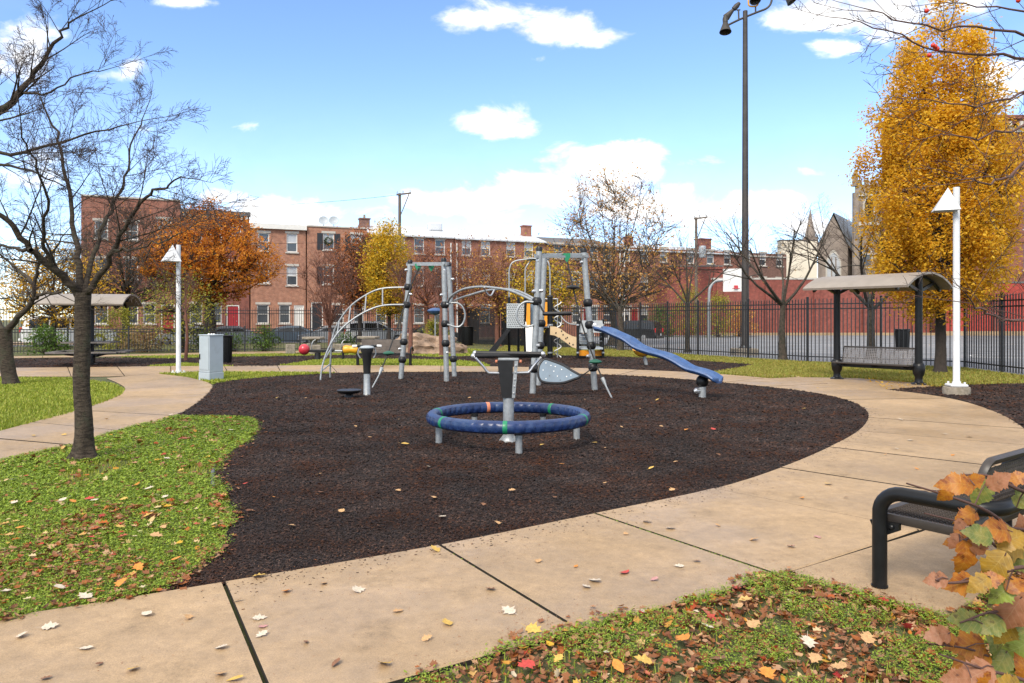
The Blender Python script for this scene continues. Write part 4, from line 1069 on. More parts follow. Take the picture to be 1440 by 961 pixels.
# blue wave slide: a shallow tray with rolled edges
sl = [(839, 461), (853, 463.5), (868, 470), (884, 477.5), (899, 488), (917, 494.5), (937, 500), (954, 508), (970, 517.5), (986, 522), (1000, 527), (1008, 532), (1013, 534.5)]
X0, D0 = (838 - 720) * 16.2 / F, 16.2; X1, D1 = (1013 - 720) * 14.55 / F, 14.55
cl_ = []
for (x, y) in sl:
    k = (x - 720) / F; a = (k * D0 - X0) / ((X1 - X0) - k * (D1 - D0)); d = D0 + (D1 - D0) * a; cl_.append(P(x, y, d))
cl_ = smooth_line(cl_, 6); n = len(cl_)
wd = Vector((-(D1 - D0), (X1 - X0), 0)).normalized()
V = []; prof = [(-.27, .0), (-.29, .035), (-.27, .065), (-.235, .062), (-.20, .012), (0, 0.0), (.20, .012), (.235, .062), (.27, .065), (.29, .035), (.27, .0), (.2, -.035), (0, -.04), (-.2, -.035)]
for i, p in enumerate(cl_):
    f = i / (n - 1); s = 1 - max(0, (f - .93) / .07) ** 2 * .6 - max(0, (.05 - f) / .05) ** 2 * .45
    for (w_, h) in prof: V.append(p + wd * w_ * s + Vector((0, 0, h - .03)))
k = len(prof); Fc = [(i * k + j, i * k + (j + 1) % k, (i + 1) * k + (j + 1) % k, (i + 1) * k + j) for i in range(n - 1) for j in range(k)] + [tuple(range(k)), tuple(range((n - 1) * k, n * k))]
b = MB(); b.add(V, Fc); wb(b, 'slide', m_blue, smooth=.9)
a = G(987.5, 560.5); q = P(988, 537, a.y)
b = MB(); b.tube([a - Vector((0, 0, .03)), q], .072, 18); lg = wb(b, 'slide_leg', m_galv)
b = MB(); b.ball(P(987.5, 536.5, a.y), .125, 18, 11, 1.05); b.build('leg_ball', m_black, lg, world=True)
b = MB(); b.tube([P(985, 549, a.y), P(979, 550, a.y - .03), P(976, 551, a.y - .03)], [.05, .06, .035], 12); b.build('knob', m_steel, lg, world=True)
b = MB(); b.tube([R2.at(457), cl_[3]], [.045, .05], 12); wb(b, 'slide_mount', m_steel)

# ------------------------------------------------------------------ toddler tower behind the path
D = 29.6; org = Vector(((772 - 720) * D / F, D, 0))
TT = thing('toddler_tower', 'small play tower with orange panels, white slide and black ramp behind the path', 'play tower', org)
def tp(x, y, d=D): return P(x, y, d)
gy = HZ + EYE * F / D                     # ground row at that depth
def bar(name, a, b_, r, mat, n=10, parent=TT):
    m = MB(); m.tube([a, b_], r, n); return wb(m, name, mat, parent)
def g_at(x, d=D): return Vector(((x - 720) * d / F, d, -.03))
def panel(name, px, d, mat, th=.05, d2=None):
    m = MB(); k = len(px)
    xs = [x for x, _ in px]; x0, x1 = min(xs), max(xs)
    def dd(x): return d if d2 is None else d + (d2 - d) * (x - x0) / (x1 - x0)
    m.prism([P(x, y, dd(x)) for x, y in px], (0, th, 0)); return wb(m, name, mat, TT, .3)
for x, d, yt, r in ((716, 29.9, 419, .055), (729, 30.6, 420, .055), (738.5, 30.2, 420, .055), (773.5, 29.6, 418, .11), (812.5, 28.9, 450, .055), (848, 29.4, 450, .055), (816, 30.4, 452, .05), (845, 30.8, 452, .05)):
    o = bar('post', g_at(x, d), P(x, yt, d), r, m_blackm, 14)
    b = MB(); b.ball(P(x, yt, d), r * 1.1, 12, 8, .7); b.build('post_cap', m_black, o, world=True)
    for y in (457, 496):
        if y > yt + 5:
            b = MB(); b.tube([P(x, y, d) - Vector((0, 0, .03)), P(x, y, d) + Vector((0, 0, .03))], r * 1.12, 14); b.build('clamp_ring', m_steel, o, world=True)
sp_ = panel('perforated_panel', [(712.5, 427), (737, 427), (737, 461.5), (712.5, 461.5)], 29.7, m_pgrey, .04)
rg = random.Random(3)
for i in range(9):
    for j in range(11):
        x = 714.5 + i * 2.6 + (j % 2) * 1.0; y = 429.3 + j * 3.0
        q = P(x, y, 29.7) + Vector((0, -.004, 0)); a = rg.uniform(.4, 1.2)
        u = Vector((math.cos(a), 0, math.sin(a))) * .032; v = Vector((-math.sin(a), 0, math.cos(a))) * .011
        b = MB(); b.prism([q - u - v, q + u - v, q + u + v, q - u + v], (0, .01, 0)); b.build('slot', m_black, sp_, world=True, smooth=0)
panel('ramp', [(712, 464), (718, 464), (694, 499), (683, 499)], 29.2, m_black, .7)
panel('side_panel', [(741, 427), (745.5, 427), (745.5, 455), (742, 470), (739, 470)], 29.4, m_orange, .05)
panel('side_panel', [(763, 425), (769.5, 425), (769.5, 459), (763, 459)], 29.4, m_orange, .05)
panel('floor', [(738, 458), (772, 458), (772, 461), (738, 461)], 29.5, m_grey, 1.0)
panel('board', [(746, 428), (751, 428), (751, 456), (746, 456)], 29.6, m_bluegrey, .04)
# white slide coming towards us
sv = [(1.32, 29.4), (1.2, 29.1), (.8, 28.5), (.42, 27.9), (.25, 27.4), (.22, 26.9)]
sv = smooth_line([Vector((.83, d, z)) for z, d in sv], 5); V = []
prof = [(-.3, .14), (-.27, .15), (-.24, .02), (.24, .02), (.27, .15), (.3, .14), (.28, -.03), (-.28, -.03)]
for p in sv:
    for (w_, h) in prof: V.append(p + Vector((w_, 0, h)))
k = 8; n = len(sv); b = MB(); b.add(V, [(i * k + j, i * k + (j + 1) % k, (i + 1) * k + (j + 1) % k, (i + 1) * k + j) for i in range(n - 1) for j in range(k)] + [tuple(range(k)), tuple(range((n - 1) * k, n * k))]); wb(b, 'slide', m_whitep)
for d in (27.0, 27.9): bar('slide_foot', Vector((.83, d, -.03)), Vector((.83, d, .22 if d < 27.5 else .38)), .05, m_galv)
# wavy bridge board with drilled holes
wv = panel('bridge_board', [(773, 459), (781, 459.5), (789, 463), (797, 469), (805, 473), (812, 475), (812, 491), (804, 488), (796, 482), (788, 476.5), (780, 472), (773, 471)], 29.5, m_beige, .05, 28.9)
for x, y in ((782, 468.5), (787, 476), (792, 471), (798, 475), (801, 483), (796, 476.5), (806, 485), (790, 466)):
    b = MB(); b.lathe([(.035, 0), (.034, .008)], 12, P(x, y, 29.5 - (x - 773) / 39 * .6 - .004), (0, -1, 0)); b.build('hole', m_black, wv, world=True)
panel('low_panel', [(814, 493), (847, 493), (847, 500.5), (814, 500.5)], 29.0, m_orange, .05, 29.5)
panel('low_sill', [(813, 501), (848, 501), (848, 503), (813, 503)], 28.95, m_black, .05, 29.45)
panel('roof_panel', [(819, 451), (847, 451), (850, 468), (816, 468)], 29.0, m_pgrey, .5)
panel('deck', [(813, 489), (848, 489), (848, 491.5), (813, 491.5)], 29.1, m_grey, 1.5)
b = MB(); b.lathe([(.16, 0), (.2, .1), (.2, .32), (.16, .4)], 16, P(820.5, 484, 29.6)); wb(b, 'drum', m_grey, TT)
for y in (474, 480): bar('rail', P(812.5, y, 28.9), P(848, y, 29.4), .02, m_galv)
# bent hoops rising to a small round net
top = P(757, 363, 29.9)
for x, d in ((716, 29.9), (738.5, 30.2), (773.5, 29.6)):
    e = P(x, 419, d); s_ = -1 if x < 757 else 1
    b = MB(); b.tube(smooth_line([e, P(x, 395, d), P(x + (.6 if x < 757 else -.5), 378, d), P(x + (7 if x < 757 else -3), 368, d), P(757 + (-14 if x < 730 else (-9 if x < 757 else 9)), 364.5, 29.9), top], 5), .03, 10); wb(b, 'hoop', m_galv, TT)
b = MB()
for k in range(9):
    rr = .42 * math.sqrt(max(.01, 1 - (abs(k - 4) / 4.3) ** 2)); b.tube([top + Vector((-rr, (k - 4) * .1, -.06)), top + Vector((rr, (k - 4) * .1, -.06))], .008, 5); b.tube([top + Vector(((k - 4) * .1, -rr, -.06)), top + Vector(((k - 4) * .1, rr, -.06))], .008, 5)
wb(b, 'net', m_black, TT)
b = MB(); b.tube([top + Vector((.45 * math.cos(a), .45 * math.sin(a), -.06)) for a in np.linspace(0, 2 * PI, 25)[:-1]], .02, 8, closed=True); wb(b, 'net_rim', m_galv, TT)
bar('cross_bar', P(758, 420.5, 29.7), P(784, 420.5, 29.7), .02, m_steel)
bar('climber_pole', g_at(784, 29.7), P(784, 420, 29.7), .025, m_galv)
b = MB(); sp = [P(784, 503 - 78 * i / 90, 29.7) + Vector((.14 * math.cos(i * .35), .14 * math.sin(i * .35), 0)) for i in range(91)]
b.tube(sp, .022, 8); wb(b, 'spiral', m_whitep, TT)
for o_ in (0, .09):
    b = MB(); b.tube(smooth_line([P(788, 444, 29.7 + o_ * 3), P(795, 452, 29.5 + o_ * 3), P(803, 456, 29.2 + o_ * 3), P(813, 456.5, 28.95 + o_ * 3)], 5), .022, 8); wb(b, 'hand_rail', m_galv, TT)
bar('hand_rail_stay', P(774, 441, 29.6), P(788, 444, 29.7), .022, m_galv)

# ------------------------------------------------------------------ seesaw with ball seats
c = G(467, 507); t = thing('seesaw', 'low seesaw beam with a red ball seat and a yellow peanut seat', 'seesaw', c)
D = c.y
b = MB(); b.lathe([(.14, -.02), (.12, .05), (.11, .3)], 14, c + Vector((-.55, 0, 0))); b.build('base', m_black, t, world=True)
b = MB(); b.box((-.45, 0, .36), (1.0, .2, .1), bev=.02); b.build('housing', m_black, t)
b = MB(); b.tube([(-1.1, 0, .36), (.5, 0, .36)], .035, 10); b.build('beam', m_galv, t)
b = MB(); b.ball((-1.05, -.05, .42), .21, 20, 13, 1.0); b.build('ball_seat', m_red, t)
b = MB(); b.lathe([(.02, -.31), (.13, -.28), (.17, -.18), (.14, -.05), (.14, .05), (.17, .18), (.13, .28), (.02, .31)], 18, (.72, -.03, .42), (1, .05, 0)); b.build('peanut_seat', m_yel, t)
b = MB(); b.tube([(.02, -.03, .42), (.1, -.03, .42)], .05, 10); b.build('bumper', m_black, t)
b = MB(); b.lathe([(.08, -.02), (.05, .02), (.045, .4)], 12, (.42, 0, 0)); b.build('post', m_black, t)
for x in (-.78, .35):
    b = MB(); b.tube(smooth_line([(x, 0, .38), (x + .02, -.06, .6), (x + .08, -.02, .74), (x + .16, .0, .78)], 4), .02, 8); b.build('handle', m_galv, t)
# tilted yellow bowl seat on a short post
a = G(909.5, 514); t = thing('bowl_seat', 'yellow bowl seat on a slanting short steel post behind the blue slide', 'seat', a)
q = P(905.5, 500, a.y); b = MB(); b.tube([a - Vector((0, 0, .03)), q], .06, 14); b.build('post', m_galv, t, world=True)
b = MB(); b.lathe([(.02, 0), (.14, .02), (.26, .12), (.32, .25), (.335, .27), (.30, .27), (.24, .15), (.12, .06), (.01, .05)], 24, P(904, 501.5, a.y), (-.12, -.15, 1)); b.build('bowl', m_yel, t, world=True)
# blue saucer on a tall pole by the street fence
a = Vector(((612 - 720) * 41 / F, 41, 0)); t = thing('saucer_perch', 'blue saucer on a slim grey pole near the street fence', 'play perch', a)
b = MB(); b.tube([(0, 0, -.03), (0, 0, 1.8)], .04, 10); b.build('pole', m_galv, t)
b = MB(); b.lathe([(.03, 1.78), (.25, 1.84), (.42, 1.97), (.45, 2.03), (.38, 2.1), (.2, 2.17), (.02, 2.19)], 24); b.build('saucer', m_blue, t)
# ================================================================== STREET FURNITURE
m_bench = pm('bench_mesh', (0.075, 0.062, 0.055), 0.5, var=0.2, scale=9)
m_dkbrown = pm('bench_rim', (0.042, 0.035, 0.031), 0.45, var=0.15, scale=9)
m_roof = pm('shelter_roof', (0.25, 0.215, 0.18), 0.55, var=0.12, scale=2.5)
m_lampw = pm('white_enamel', (0.60, 0.61, 0.62), 0.45, var=0.06, scale=6, col2=(0.50, 0.51, 0.51), sc2=3)
m_stone = pm('old_concrete', (0.27, 0.23, 0.18), 0.9, var=0.25, scale=8, bump=.4, bscale=50, col2=(.16, .14, .1), sc2=5)
m_cab = pm('cabinet_grey', (0.36, 0.42, 0.46), 0.55, var=0.06, scale=4, col2=(0.28, 0.31, 0.33), fac2=(.58, .75), sc2=3)
m_plank = pm('grey_plank', (0.13, 0.115, 0.105), 0.8, var=0.25, scale=7)

m_bench_l = pm('bench_mesh_worn', (0.19, 0.175, 0.168), 0.55, var=0.25, scale=7)

def perforated(mb, o, u, v, nu, nv, cu, cv, hole=.62, th=.006):
    """plate of nu x nv cells, each with a hole through it; u, v unit vectors"""
    nrm = u.cross(v).normalized() * th
    for i in range(nu):
        for j in range(nv):
            c = o + u * (i + .5) * cu + v * (j + .5) * cv
            q = [c + u * (cu / 2) * a + v * (cv / 2) * b_ for a, b_ in ((-1, -1), (1, -1), (1, 1), (-1, 1))]
            h = [c + u * (cu / 2) * a * hole + v * (cv / 2) * b_ * hole for a, b_ in ((-1, -1), (1, -1), (1, 1), (-1, 1))]
            mb.add(q + h + [p - nrm for p in h], [(0, 1, 5, 4), (1, 2, 6, 5), (2, 3, 7, 6), (3, 0, 4, 7), (4, 5, 9, 8), (5, 6, 10, 9), (6, 7, 11, 10), (7, 4, 8, 11)])

# ------------------------------------------------------------------ black tube bench in front
def front_bench():
    Fp = Vector((2.154, 4.333, .028)); Lx = Vector((.8, .6, 0)); E = Vector((.6, -.8, 0)); Z = Vector((0, 0, 1))
    t = thing('park_bench', 'black tube bench with perforated seat on the pad beside the leafy shrub', 'bench', Fp)
    def w(l, e, z): return Fp + Lx * l + E * e + Z * z
    zt = .565; ln = 1.85; r = .041
    def arm(l, s):
        c = [w(l, 0, .0), w(l, 0, .36)] + [w(l, .13 - .13 * math.cos(a), zt - .13 + .13 * math.sin(a)) for a in np.linspace(0.15, PI / 2, 7)] + [w(l, .3, zt)]
        return c
    near = arm(0, 1) + [w(0, .46, zt)] + [w(.14 - .14 * math.cos(a), .46 + .14 * math.sin(a), zt) for a in np.linspace(.2, PI / 2, 6)]
    back = [w(.5, .6, zt), w(1.0, .6, zt), w(ln - .14, .6, zt)]
    farr = [w(ln - .14 + .14 * math.sin(a), .46 + .14 * math.cos(a), zt) for a in np.linspace(.2, PI / 2, 6)] + list(reversed(arm(ln, 1)))
    b = MB(); b.tube(near + back + farr, r, 18); b.build('frame', m_blackm, t, world=True, smooth=1.0)
    for l in (0, ln):
        b = MB(); b.tube([w(l, 0, -.002), w(l, 0, .012)], r * 1.12, 18); b.build('foot_ring', m_blackm, t, world=True)
    b = MB(); b.tube([w(ln * .5, .6, -.03), w(ln * .5, .6, zt)], r, 16); b.build('rear_leg', m_blackm, t, world=True)
    # seat
    l0, l1, e0, e1, zs = .055, ln - .055, -.06, .44, .42
    cu = .03; nu = int((l1 - l0 - .06) / cu); nv = int((e1 - e0 - .07) / cu)
    b = MB(); perforated(b, w(l0 + .03, e0 + .035, zs), Lx, E, nu, nv, (l1 - l0 - .06) / nu, (e1 - e0 - .07) / nv); b.build('seat', m_bench, t, world=True, smooth=0)
    def rim(pts_le, rr, f):
        b = MB(); b.tube([f(l, e) for l, e in pts_le], rr, 10, closed=True); return b
    def rounded(l0, l1, e0, e1, rr):
        out = []
        for cx, cy, a0 in ((l1 - rr, e1 - rr, 0), (l0 + rr, e1 - rr, 90), (l0 + rr, e0 + rr, 180), (l1 - rr, e0 + rr, 270)):
            out += [(cx + rr * math.cos(R(a0 + k * 15)), cy + rr * math.sin(R(a0 + k * 15))) for k in range(7)]
        return out
    rd = rounded(l0 + .012, l1 - .012, e0 + .012, e1 - .012, .06)
    b = MB(); n = len(rd); prof = [(0, .008), (.018, 0.006), (.022, -.02), (.012, -.045), (-.006, -.045), (-.012, -.004)]
    cl_, ce_ = (l0 + l1) / 2, (e0 + e1) / 2; V = []
    for i, (l, e) in enumerate(rd):
        pl, pe = rd[i - 1]; ql, qe = rd[(i + 1) % n]; dx, dy = ql - pl, qe - pe; m = math.hypot(dx, dy); nx, ny = dy / m, -dx / m
        V += [w(l + nx * a, e + ny * a, zs + h) for a, h in prof]
    k = len(prof); b.add(V, [(i * k + j, ((i + 1) % n) * k + j, ((i + 1) % n) * k + (j + 1) % k, i * k + (j + 1) % k) for i in range(n) for j in range(k)]); b.build('seat_rim', m_dkbrown, t, world=True, smooth=.9)
    for l in (.02, ln - .02):
        s = 1 if l < 1 else -1
        b = MB(); b.prism([w(l, -.07, zs - .045), w(l, .1, zs - .035), w(l, .1, zs - .075), w(l, .02, zs - .12), w(l, -.05, zs - .09)], Lx * .03 * s); b.build('bracket', m_blackm, t, world=True, smooth=.2)
        b = MB(); b.lathe([(.014, 0), (.014, .008), (.008, .013)], 10, w(l - .002 * s, .06, zs - .06), -Lx * s); b.build('bolt', m_blackm, t, world=True)
    # back
    vv = (E * .22 + Z * .975).normalized(); l0, l1 = -.04, ln + .04
    o = w(l0 + .04, .50, .50); nu = int((l1 - l0 - .08) / cu); hgt = .29; nv = 9
    b = MB(); perforated(b, o, Lx, vv, nu, nv, (l1 - l0 - .08) / nu, hgt / nv); b.build('backrest', m_bench, t, world=True, smooth=0)
    rd = rounded(l0 + .012, l1 - .012, -.03, hgt + .03, .075); V = []; n = len(rd); nn = Lx.cross(vv)
    prof = [(-.02, .0), (-.004, -.016), (.02, -.02), (.028, 0), (.02, .02), (-.004, .016)]
    base = w(0, .50, .50)
    for i, (l, h) in enumerate(rd):
        pl, pe = rd[i - 1]; ql, qe = rd[(i + 1) % n]; dx, dy = ql - pl, qe - pe; m = math.hypot(dx, dy); nx, ny = dy / m, -dx / m
        V += [base + Lx * (l + nx * a) + vv * (h + ny * a) + nn * q for a, q in prof]
    b = MB(); b.add(V, [(i * k + j, ((i + 1) % n) * k + j, ((i + 1) % n) * k + (j + 1) % k, i * k + (j + 1) % k) for i in range(n) for j in range(k)]); b.build('back_rim', m_dkbrown, t, world=True, smooth=.9)
front_bench()

# ------------------------------------------------------------------ barrel-roofed shelters
def barrel_roof(t, c, ax, length, w, zr, ze, name='roof', n=16):
    nx = Vector((ax.y, -ax.x, 0)) * -1
    V = []; h = zr - ze
    Rr = (w * w + h * h) / (2 * h); am = math.asin(min(1, w / Rr))
    arc = [(Rr * math.sin(a), zr - Rr + Rr * math.cos(a)) for a in np.linspace(-am, am, n + 1)]
    for s in (-1, 1):
        for (o, z) in arc: V.append(c + ax * s * length / 2 + nx * o + Vector((0, 0, z)))
        for (o, z) in arc: V.append(c + ax * s * length / 2 + nx * o * .985 + Vector((0, 0, z - .05)))
    m = n + 1; fs = []
    for i in range(n):
        fs += [(i, i + 1, 2 * m + i + 1, 2 * m + i), (m + i, 3 * m + i, 3 * m + i + 1, m + i + 1), (i, m + i, m + i + 1, i + 1), (2 * m + i, 2 * m + i + 1, 3 * m + i + 1, 3 * m + i)]
    fs += [(0, 2 * m, 3 * m, m), (n, m + n, 3 * m + n, 2 * m + n)]
    b = MB(); b.add(V, fs); b.build(name, m_roof, t, world=True, smooth=.5)
    return arc, nx
def arm_rib(t, p, nx, w, zr, ze, arc):
    for s in (-1, 1):
        pts = [p + nx * o * .93 + Vector((0, 0, z - .085)) for o, z in arc if o * s > .06 * w]
        if s < 0: pts.reverse()
        b = MB()
        for i in range(len(pts) - 1): b.beam(pts[i], pts[i + 1], .06, .05)
        b.beam(p + Vector((0, 0, ze - .12)), p + nx * s * w * .62 + Vector((0, 0, ze + (zr - ze) * .55 - .09)), .06, .07)
        b.build('roof_arm', m_blackm, t, world=True, smooth=.3)

def shelter_bench():
    p1, p2 = G(1177, 534), G(1292, 542); ax = (p2 - p1); ln = ax.length; ax.normalize(); mid = (p1 + p2) / 2
    t = thing('bench_shelter', 'black two-post bench shelter with curved roof and perforated bench before the tall fence', 'shelter', mid)
    zr, ze, w = 2.70, 2.36, 1.18
    arc, nx = barrel_roof(t, mid + ax * .02, ax, ln + .55, w, zr, ze)
    for p in (p1, p2):
        b = MB(); b.lathe([(.17, 0.015), (.165, .04), (.10, .07), (.085, .12), (.085, .2), (.125, .27), (.138, .36), (.138, .46), (.115, .52), (.088, .54), (.086, .62), (.082, 1.6), (.082, zr - .09)], 22, p); b.build('post', m_blackm, t, world=True, smooth=.7)
        b = MB(); b.lathe([(.05, zr - .06), (.05, zr + .03), (.03, zr + .05)], 12, p); b.build('finial', m_blackm, t, world=True)
        for k in range(4):
            a = k * PI / 2 + .6; b = MB(); b.lathe([(.014, .035), (.014, .055)], 8, p + Vector((.14 * math.cos(a), .14 * math.sin(a), 0))); b.build('anchor_bolt', m_galv, t, world=True)
        arm_rib(t, p, nx, w, zr, ze, arc)
    # bench between the posts; the back stands on the fence side
    front = nx if nx.y < 0 else -nx; Z = Vector((0, 0, 1)); l0 = .09; lb = ln - .18; cu = .045
    o = p1 + ax * l0 + front * .36 + Z * .47
    v = (-front * .97 - Z * .06).normalized(); nu = int(lb / cu)
    b = MB(); perforated(b, o, ax, v, nu, 10, lb / nu, .043); b.build('seat', m_bench_l, t, world=True, smooth=0)
    b = MB(); b.tube([o, o + ax * lb], .025, 10); b.tube([o, o + v * .43], .022, 8); b.tube([o + ax * lb, o + ax * lb + v * .43], .022, 8); b.build('seat_rim', m_dkbrown, t, world=True)
    o2 = o + v * .44; v2 = (-front * .28 + Z * .96).normalized()
    b = MB(); perforated(b, o2 + v2 * .03, ax, v2, nu, 9, lb / nu, .043); b.build('backrest', m_bench_l, t, world=True, smooth=0)
    b = MB(); b.tube([o2, o2 + v2 * .44, o2 + v2 * .44 + ax * lb, o2 + ax * lb], .02, 8); b.build('back_rim', m_dkbrown, t, world=True)
    b = MB(); b.beam(p1 + Z * .40, p2 + Z * .40, .08, .1); b.build('cross_beam', m_blackm, t, world=True, smooth=.2)
    for f in (.12, .5, .88):
        q = p1.lerp(p2, f); b = MB(); b.beam(q + front * .3 + Z * .435, q - front * .1 + Z * .41, .05, .06); b.build('seat_support', m_blackm, t, world=True, smooth=.2)
shelter_bench()

def picnic():
    c = G(128, 513.5); t = thing('picnic_shelter', 'single-post picnic shelter with curved grey roof over a table with benches', 'shelter', c)
    ax = Vector((.97, .24, 0)).normalized(); zr, ze, w = 2.44, 2.08, 1.35
    arc, nx = barrel_roof(t, c + ax * -.05, ax, 2.75, w, zr, ze)
    b = MB(); b.lathe([(.22, .013), (.2, .04), (.13, .07), (.13, .3), (.10, .36), (.10, zr - .1)], 18, c); b.build('post', m_blackm, t, world=True)
    for s in (-.8, 0, .8): arm_rib(t, c + ax * s, nx, w, zr, ze, arc)
    b = MB(); b.beam(c - ax * 1.2 + Vector((0, 0, 2.22)), c + ax * 1.2 + Vector((0, 0, 2.22)), .09, .1); b.build('ridge_beam', m_blackm, t, world=True)
    f = nx if nx.y < 0 else -nx; Z = Vector((0, 0, 1))
    def planks(name, o, u, v, lu, n, pw, th, z):
        for k in range(n):
            q = o + v * (k - (n - 1) / 2) * pw
            b = MB(); b.beam(q - u * lu / 2 + Z * z, q + u * lu / 2 + Z * z, pw * .88, th); b.build(name, m_plank, t, world=True, smooth=.2)
    planks('table_plank', c + f * .36, ax, f, 1.5, 3, .17, .045, .78); planks('table_plank', c - f * .36, ax, f, 1.5, 3, .17, .045, .78)
    for s in (1, -1):
        planks('bench_plank', c + f * s * .92, ax, f, 2.1, 2, .16, .045, .46)
        planks('bench_plank', c + ax * s * 1.08, f, ax, 1.2, 2, .15, .045, .455)
        for e in (-.5, .5):
            b = MB(); b.beam(c + ax * e * .3 + Z * .3, c + ax * e + f * s * .92 + Z * .41, .07, .06); b.build('bench_arm', m_blackm, t, world=True, smooth=.2)
        b = MB(); b.beam(c + Z * .36, c + ax * s * 1.1 + Z * .41, .07, .06); b.build('bench_arm', m_blackm, t, world=True, smooth=.2)
        b = MB(); b.beam(c + Z * .65, c + f * s * .55 + Z * .735, .07, .05); b.build('table_arm', m_blackm, t, world=True, smooth=.2)
picnic()

# ------------------------------------------------------------------ white lamp posts with pyramid shades
def lamp(base, h, label, block, rz=0.0):
    t = thing('lamp_post', label, 'lamp', base, rz)
    z0 = 0
    if block:
        b = MB(); prof = [(.01, -.03), (.255, -.03), (.26, .12), (.25, .175), (.01, .18)]; b.lathe(prof, 18); b.build('footing', m_stone, t, smooth=.4); z0 = .178
    b = MB(); b.box((0, 0, z0 + .03), (.34, .34, .06), bev=.02, rz=.4); b.build('base_plate', m_lampw, t, smooth=.3)
    for k in range(4):
        a = k * PI / 2 + .4 + PI / 4; b = MB(); b.lathe([(.022, z0 + .06), (.022, z0 + .10), (.01, z0 + .105)], 8, (.16 * math.cos(a), .16 * math.sin(a), 0)); b.build('anchor_bolt', m_lampw, t)
    b = MB(); b.lathe([(.085, z0 + .06), (.075, z0 + .1), (.066, z0 + .12), (.062, h)], 20); b.build('pole', m_lampw, t, smooth=.7)
    # pyramid head carried on the beside the pole
    cx, cy, hw, zb, zt_ = -.19, -.12, .27, h - .49, h - .01
    b = MB(); ap = Vector((cx + .04, cy, zt_)); q = [Vector((cx + hw * math.cos(R(a)) * 1.2, cy + hw * math.sin(R(a)) * .9, zb)) for a in (-32, 60, 148, 232)]
    b.add(q + [ap], [(0, 1, 4), (1, 2, 4), (2, 3, 4), (3, 0, 4), (3, 2, 1, 0)])
    b.build('shade', m_lampw, t, smooth=.1)
    b = MB(); b.prism([p + Vector((0, 0, -.012)) for p in [Vector((cx + (p.x - cx) * .86, cy + (p.y - cy) * .86, zb)) for p in q]], (0, 0, .01)); b.build('lens', m_grey, t, smooth=0)
    b = MB(); b.tube([(cx, cy, h - .3), (0, 0, h - .3)], .03, 10); b.build('bracket', m_lampw, t)
lamp(G(1345, 556), 4.33, 'white lamp post with pyramid shade on a round concrete footing in the mulch', True, R(-31))
lamp(G(251, 526), 3.72, 'white lamp post with pyramid shade in the grass beside the grey cabinet', False, R(24))

# ------------------------------------------------------------------ utility cabinet
c = G(297, 535.5); t = thing('utility_cabinet', 'pale grey metal utility cabinet at the grass edge by the mulch', 'cabinet', c, R(-34))
w_, d_, h_ = .44, .40, 1.16
b = MB(); b.box((0, 0, .1), (w_ + .02, d_ + .02, .24), bev=.01); b.build('plinth', m_cab, t, smooth=.2)
b = MB(); b.box((0, 0, .225 + (h_ - .225) / 2), (w_, d_, h_ - .225), bev=.008); b.build('body', m_cab, t, smooth=.2)
b = MB(); b.box((0, 0, h_ + .012), (w_ + .03, d_ + .03, .03), bev=.01); b.build('lid', m_cab, t, smooth=.2)
b = MB(); b.box((0, -d_ / 2 - .006, .70), (w_ - .06, .014, .82), bev=.004); dr = b.build('door', m_cab, t, smooth=.2)
b = MB(); b.box((-w_ / 2 + .06, -d_ / 2 - .022, .62), (.03, .025, .14), bev=.006); b.build('handle', m_black, dr, smooth=.2)
for x in (-.1, .02, .12):
    b = MB(); b.lathe([(.03, h_ + .027), (.026, h_ + .05), (.01, h_ + .055)], 10, (x, 0, 0)); b.build('lid_bolt', m_whitep, t)

# ------------------------------------------------------------------ litter bins
def bin_(base, h, r, label, lid=True):
    t = thing('litter_bin', label, 'bin', base)
    b = MB(); b.lathe([(r * .82, -.01), (r * .86, .02), (r * .98, h - .06), (r * 1.02, h - .05), (r * 1.04, h), (r * .92, h), (r * .9, h - .05), (r * .78, .06)], 22); b.build('drum', m_blackm, t)
    for k in range(22):
        a = 2 * PI * k / 22; b = MB(); b.beam((r * .885 * math.cos(a), r * .885 * math.sin(a), .03), (r * .995 * math.cos(a), r * .995 * math.sin(a), h - .07), .03, .016, up=(math.cos(a), math.sin(a), 0)); b.build('slat', m_blackm, t, smooth=0)
    b = MB(); b.tube([(r * 1.03 * math.cos(a), r * 1.03 * math.sin(a), h) for a in np.linspace(0, 2 * PI, 25)[:-1]], .022, 8, closed=True); b.build('rim', m_blackm, t)
bin_(G(657, 486), 1.1, .37, 'black slatted litter bin standing in the leaves by the dark gate panels')
bin_(G(316, 511), .98, .26, 'dark litter bin half hidden behind the grey cabinet')
bin_(Vector(((1269 - 720) * 36 / F, 36, .02)), 1.05, .33, 'black litter bin on the court behind the bench shelter')

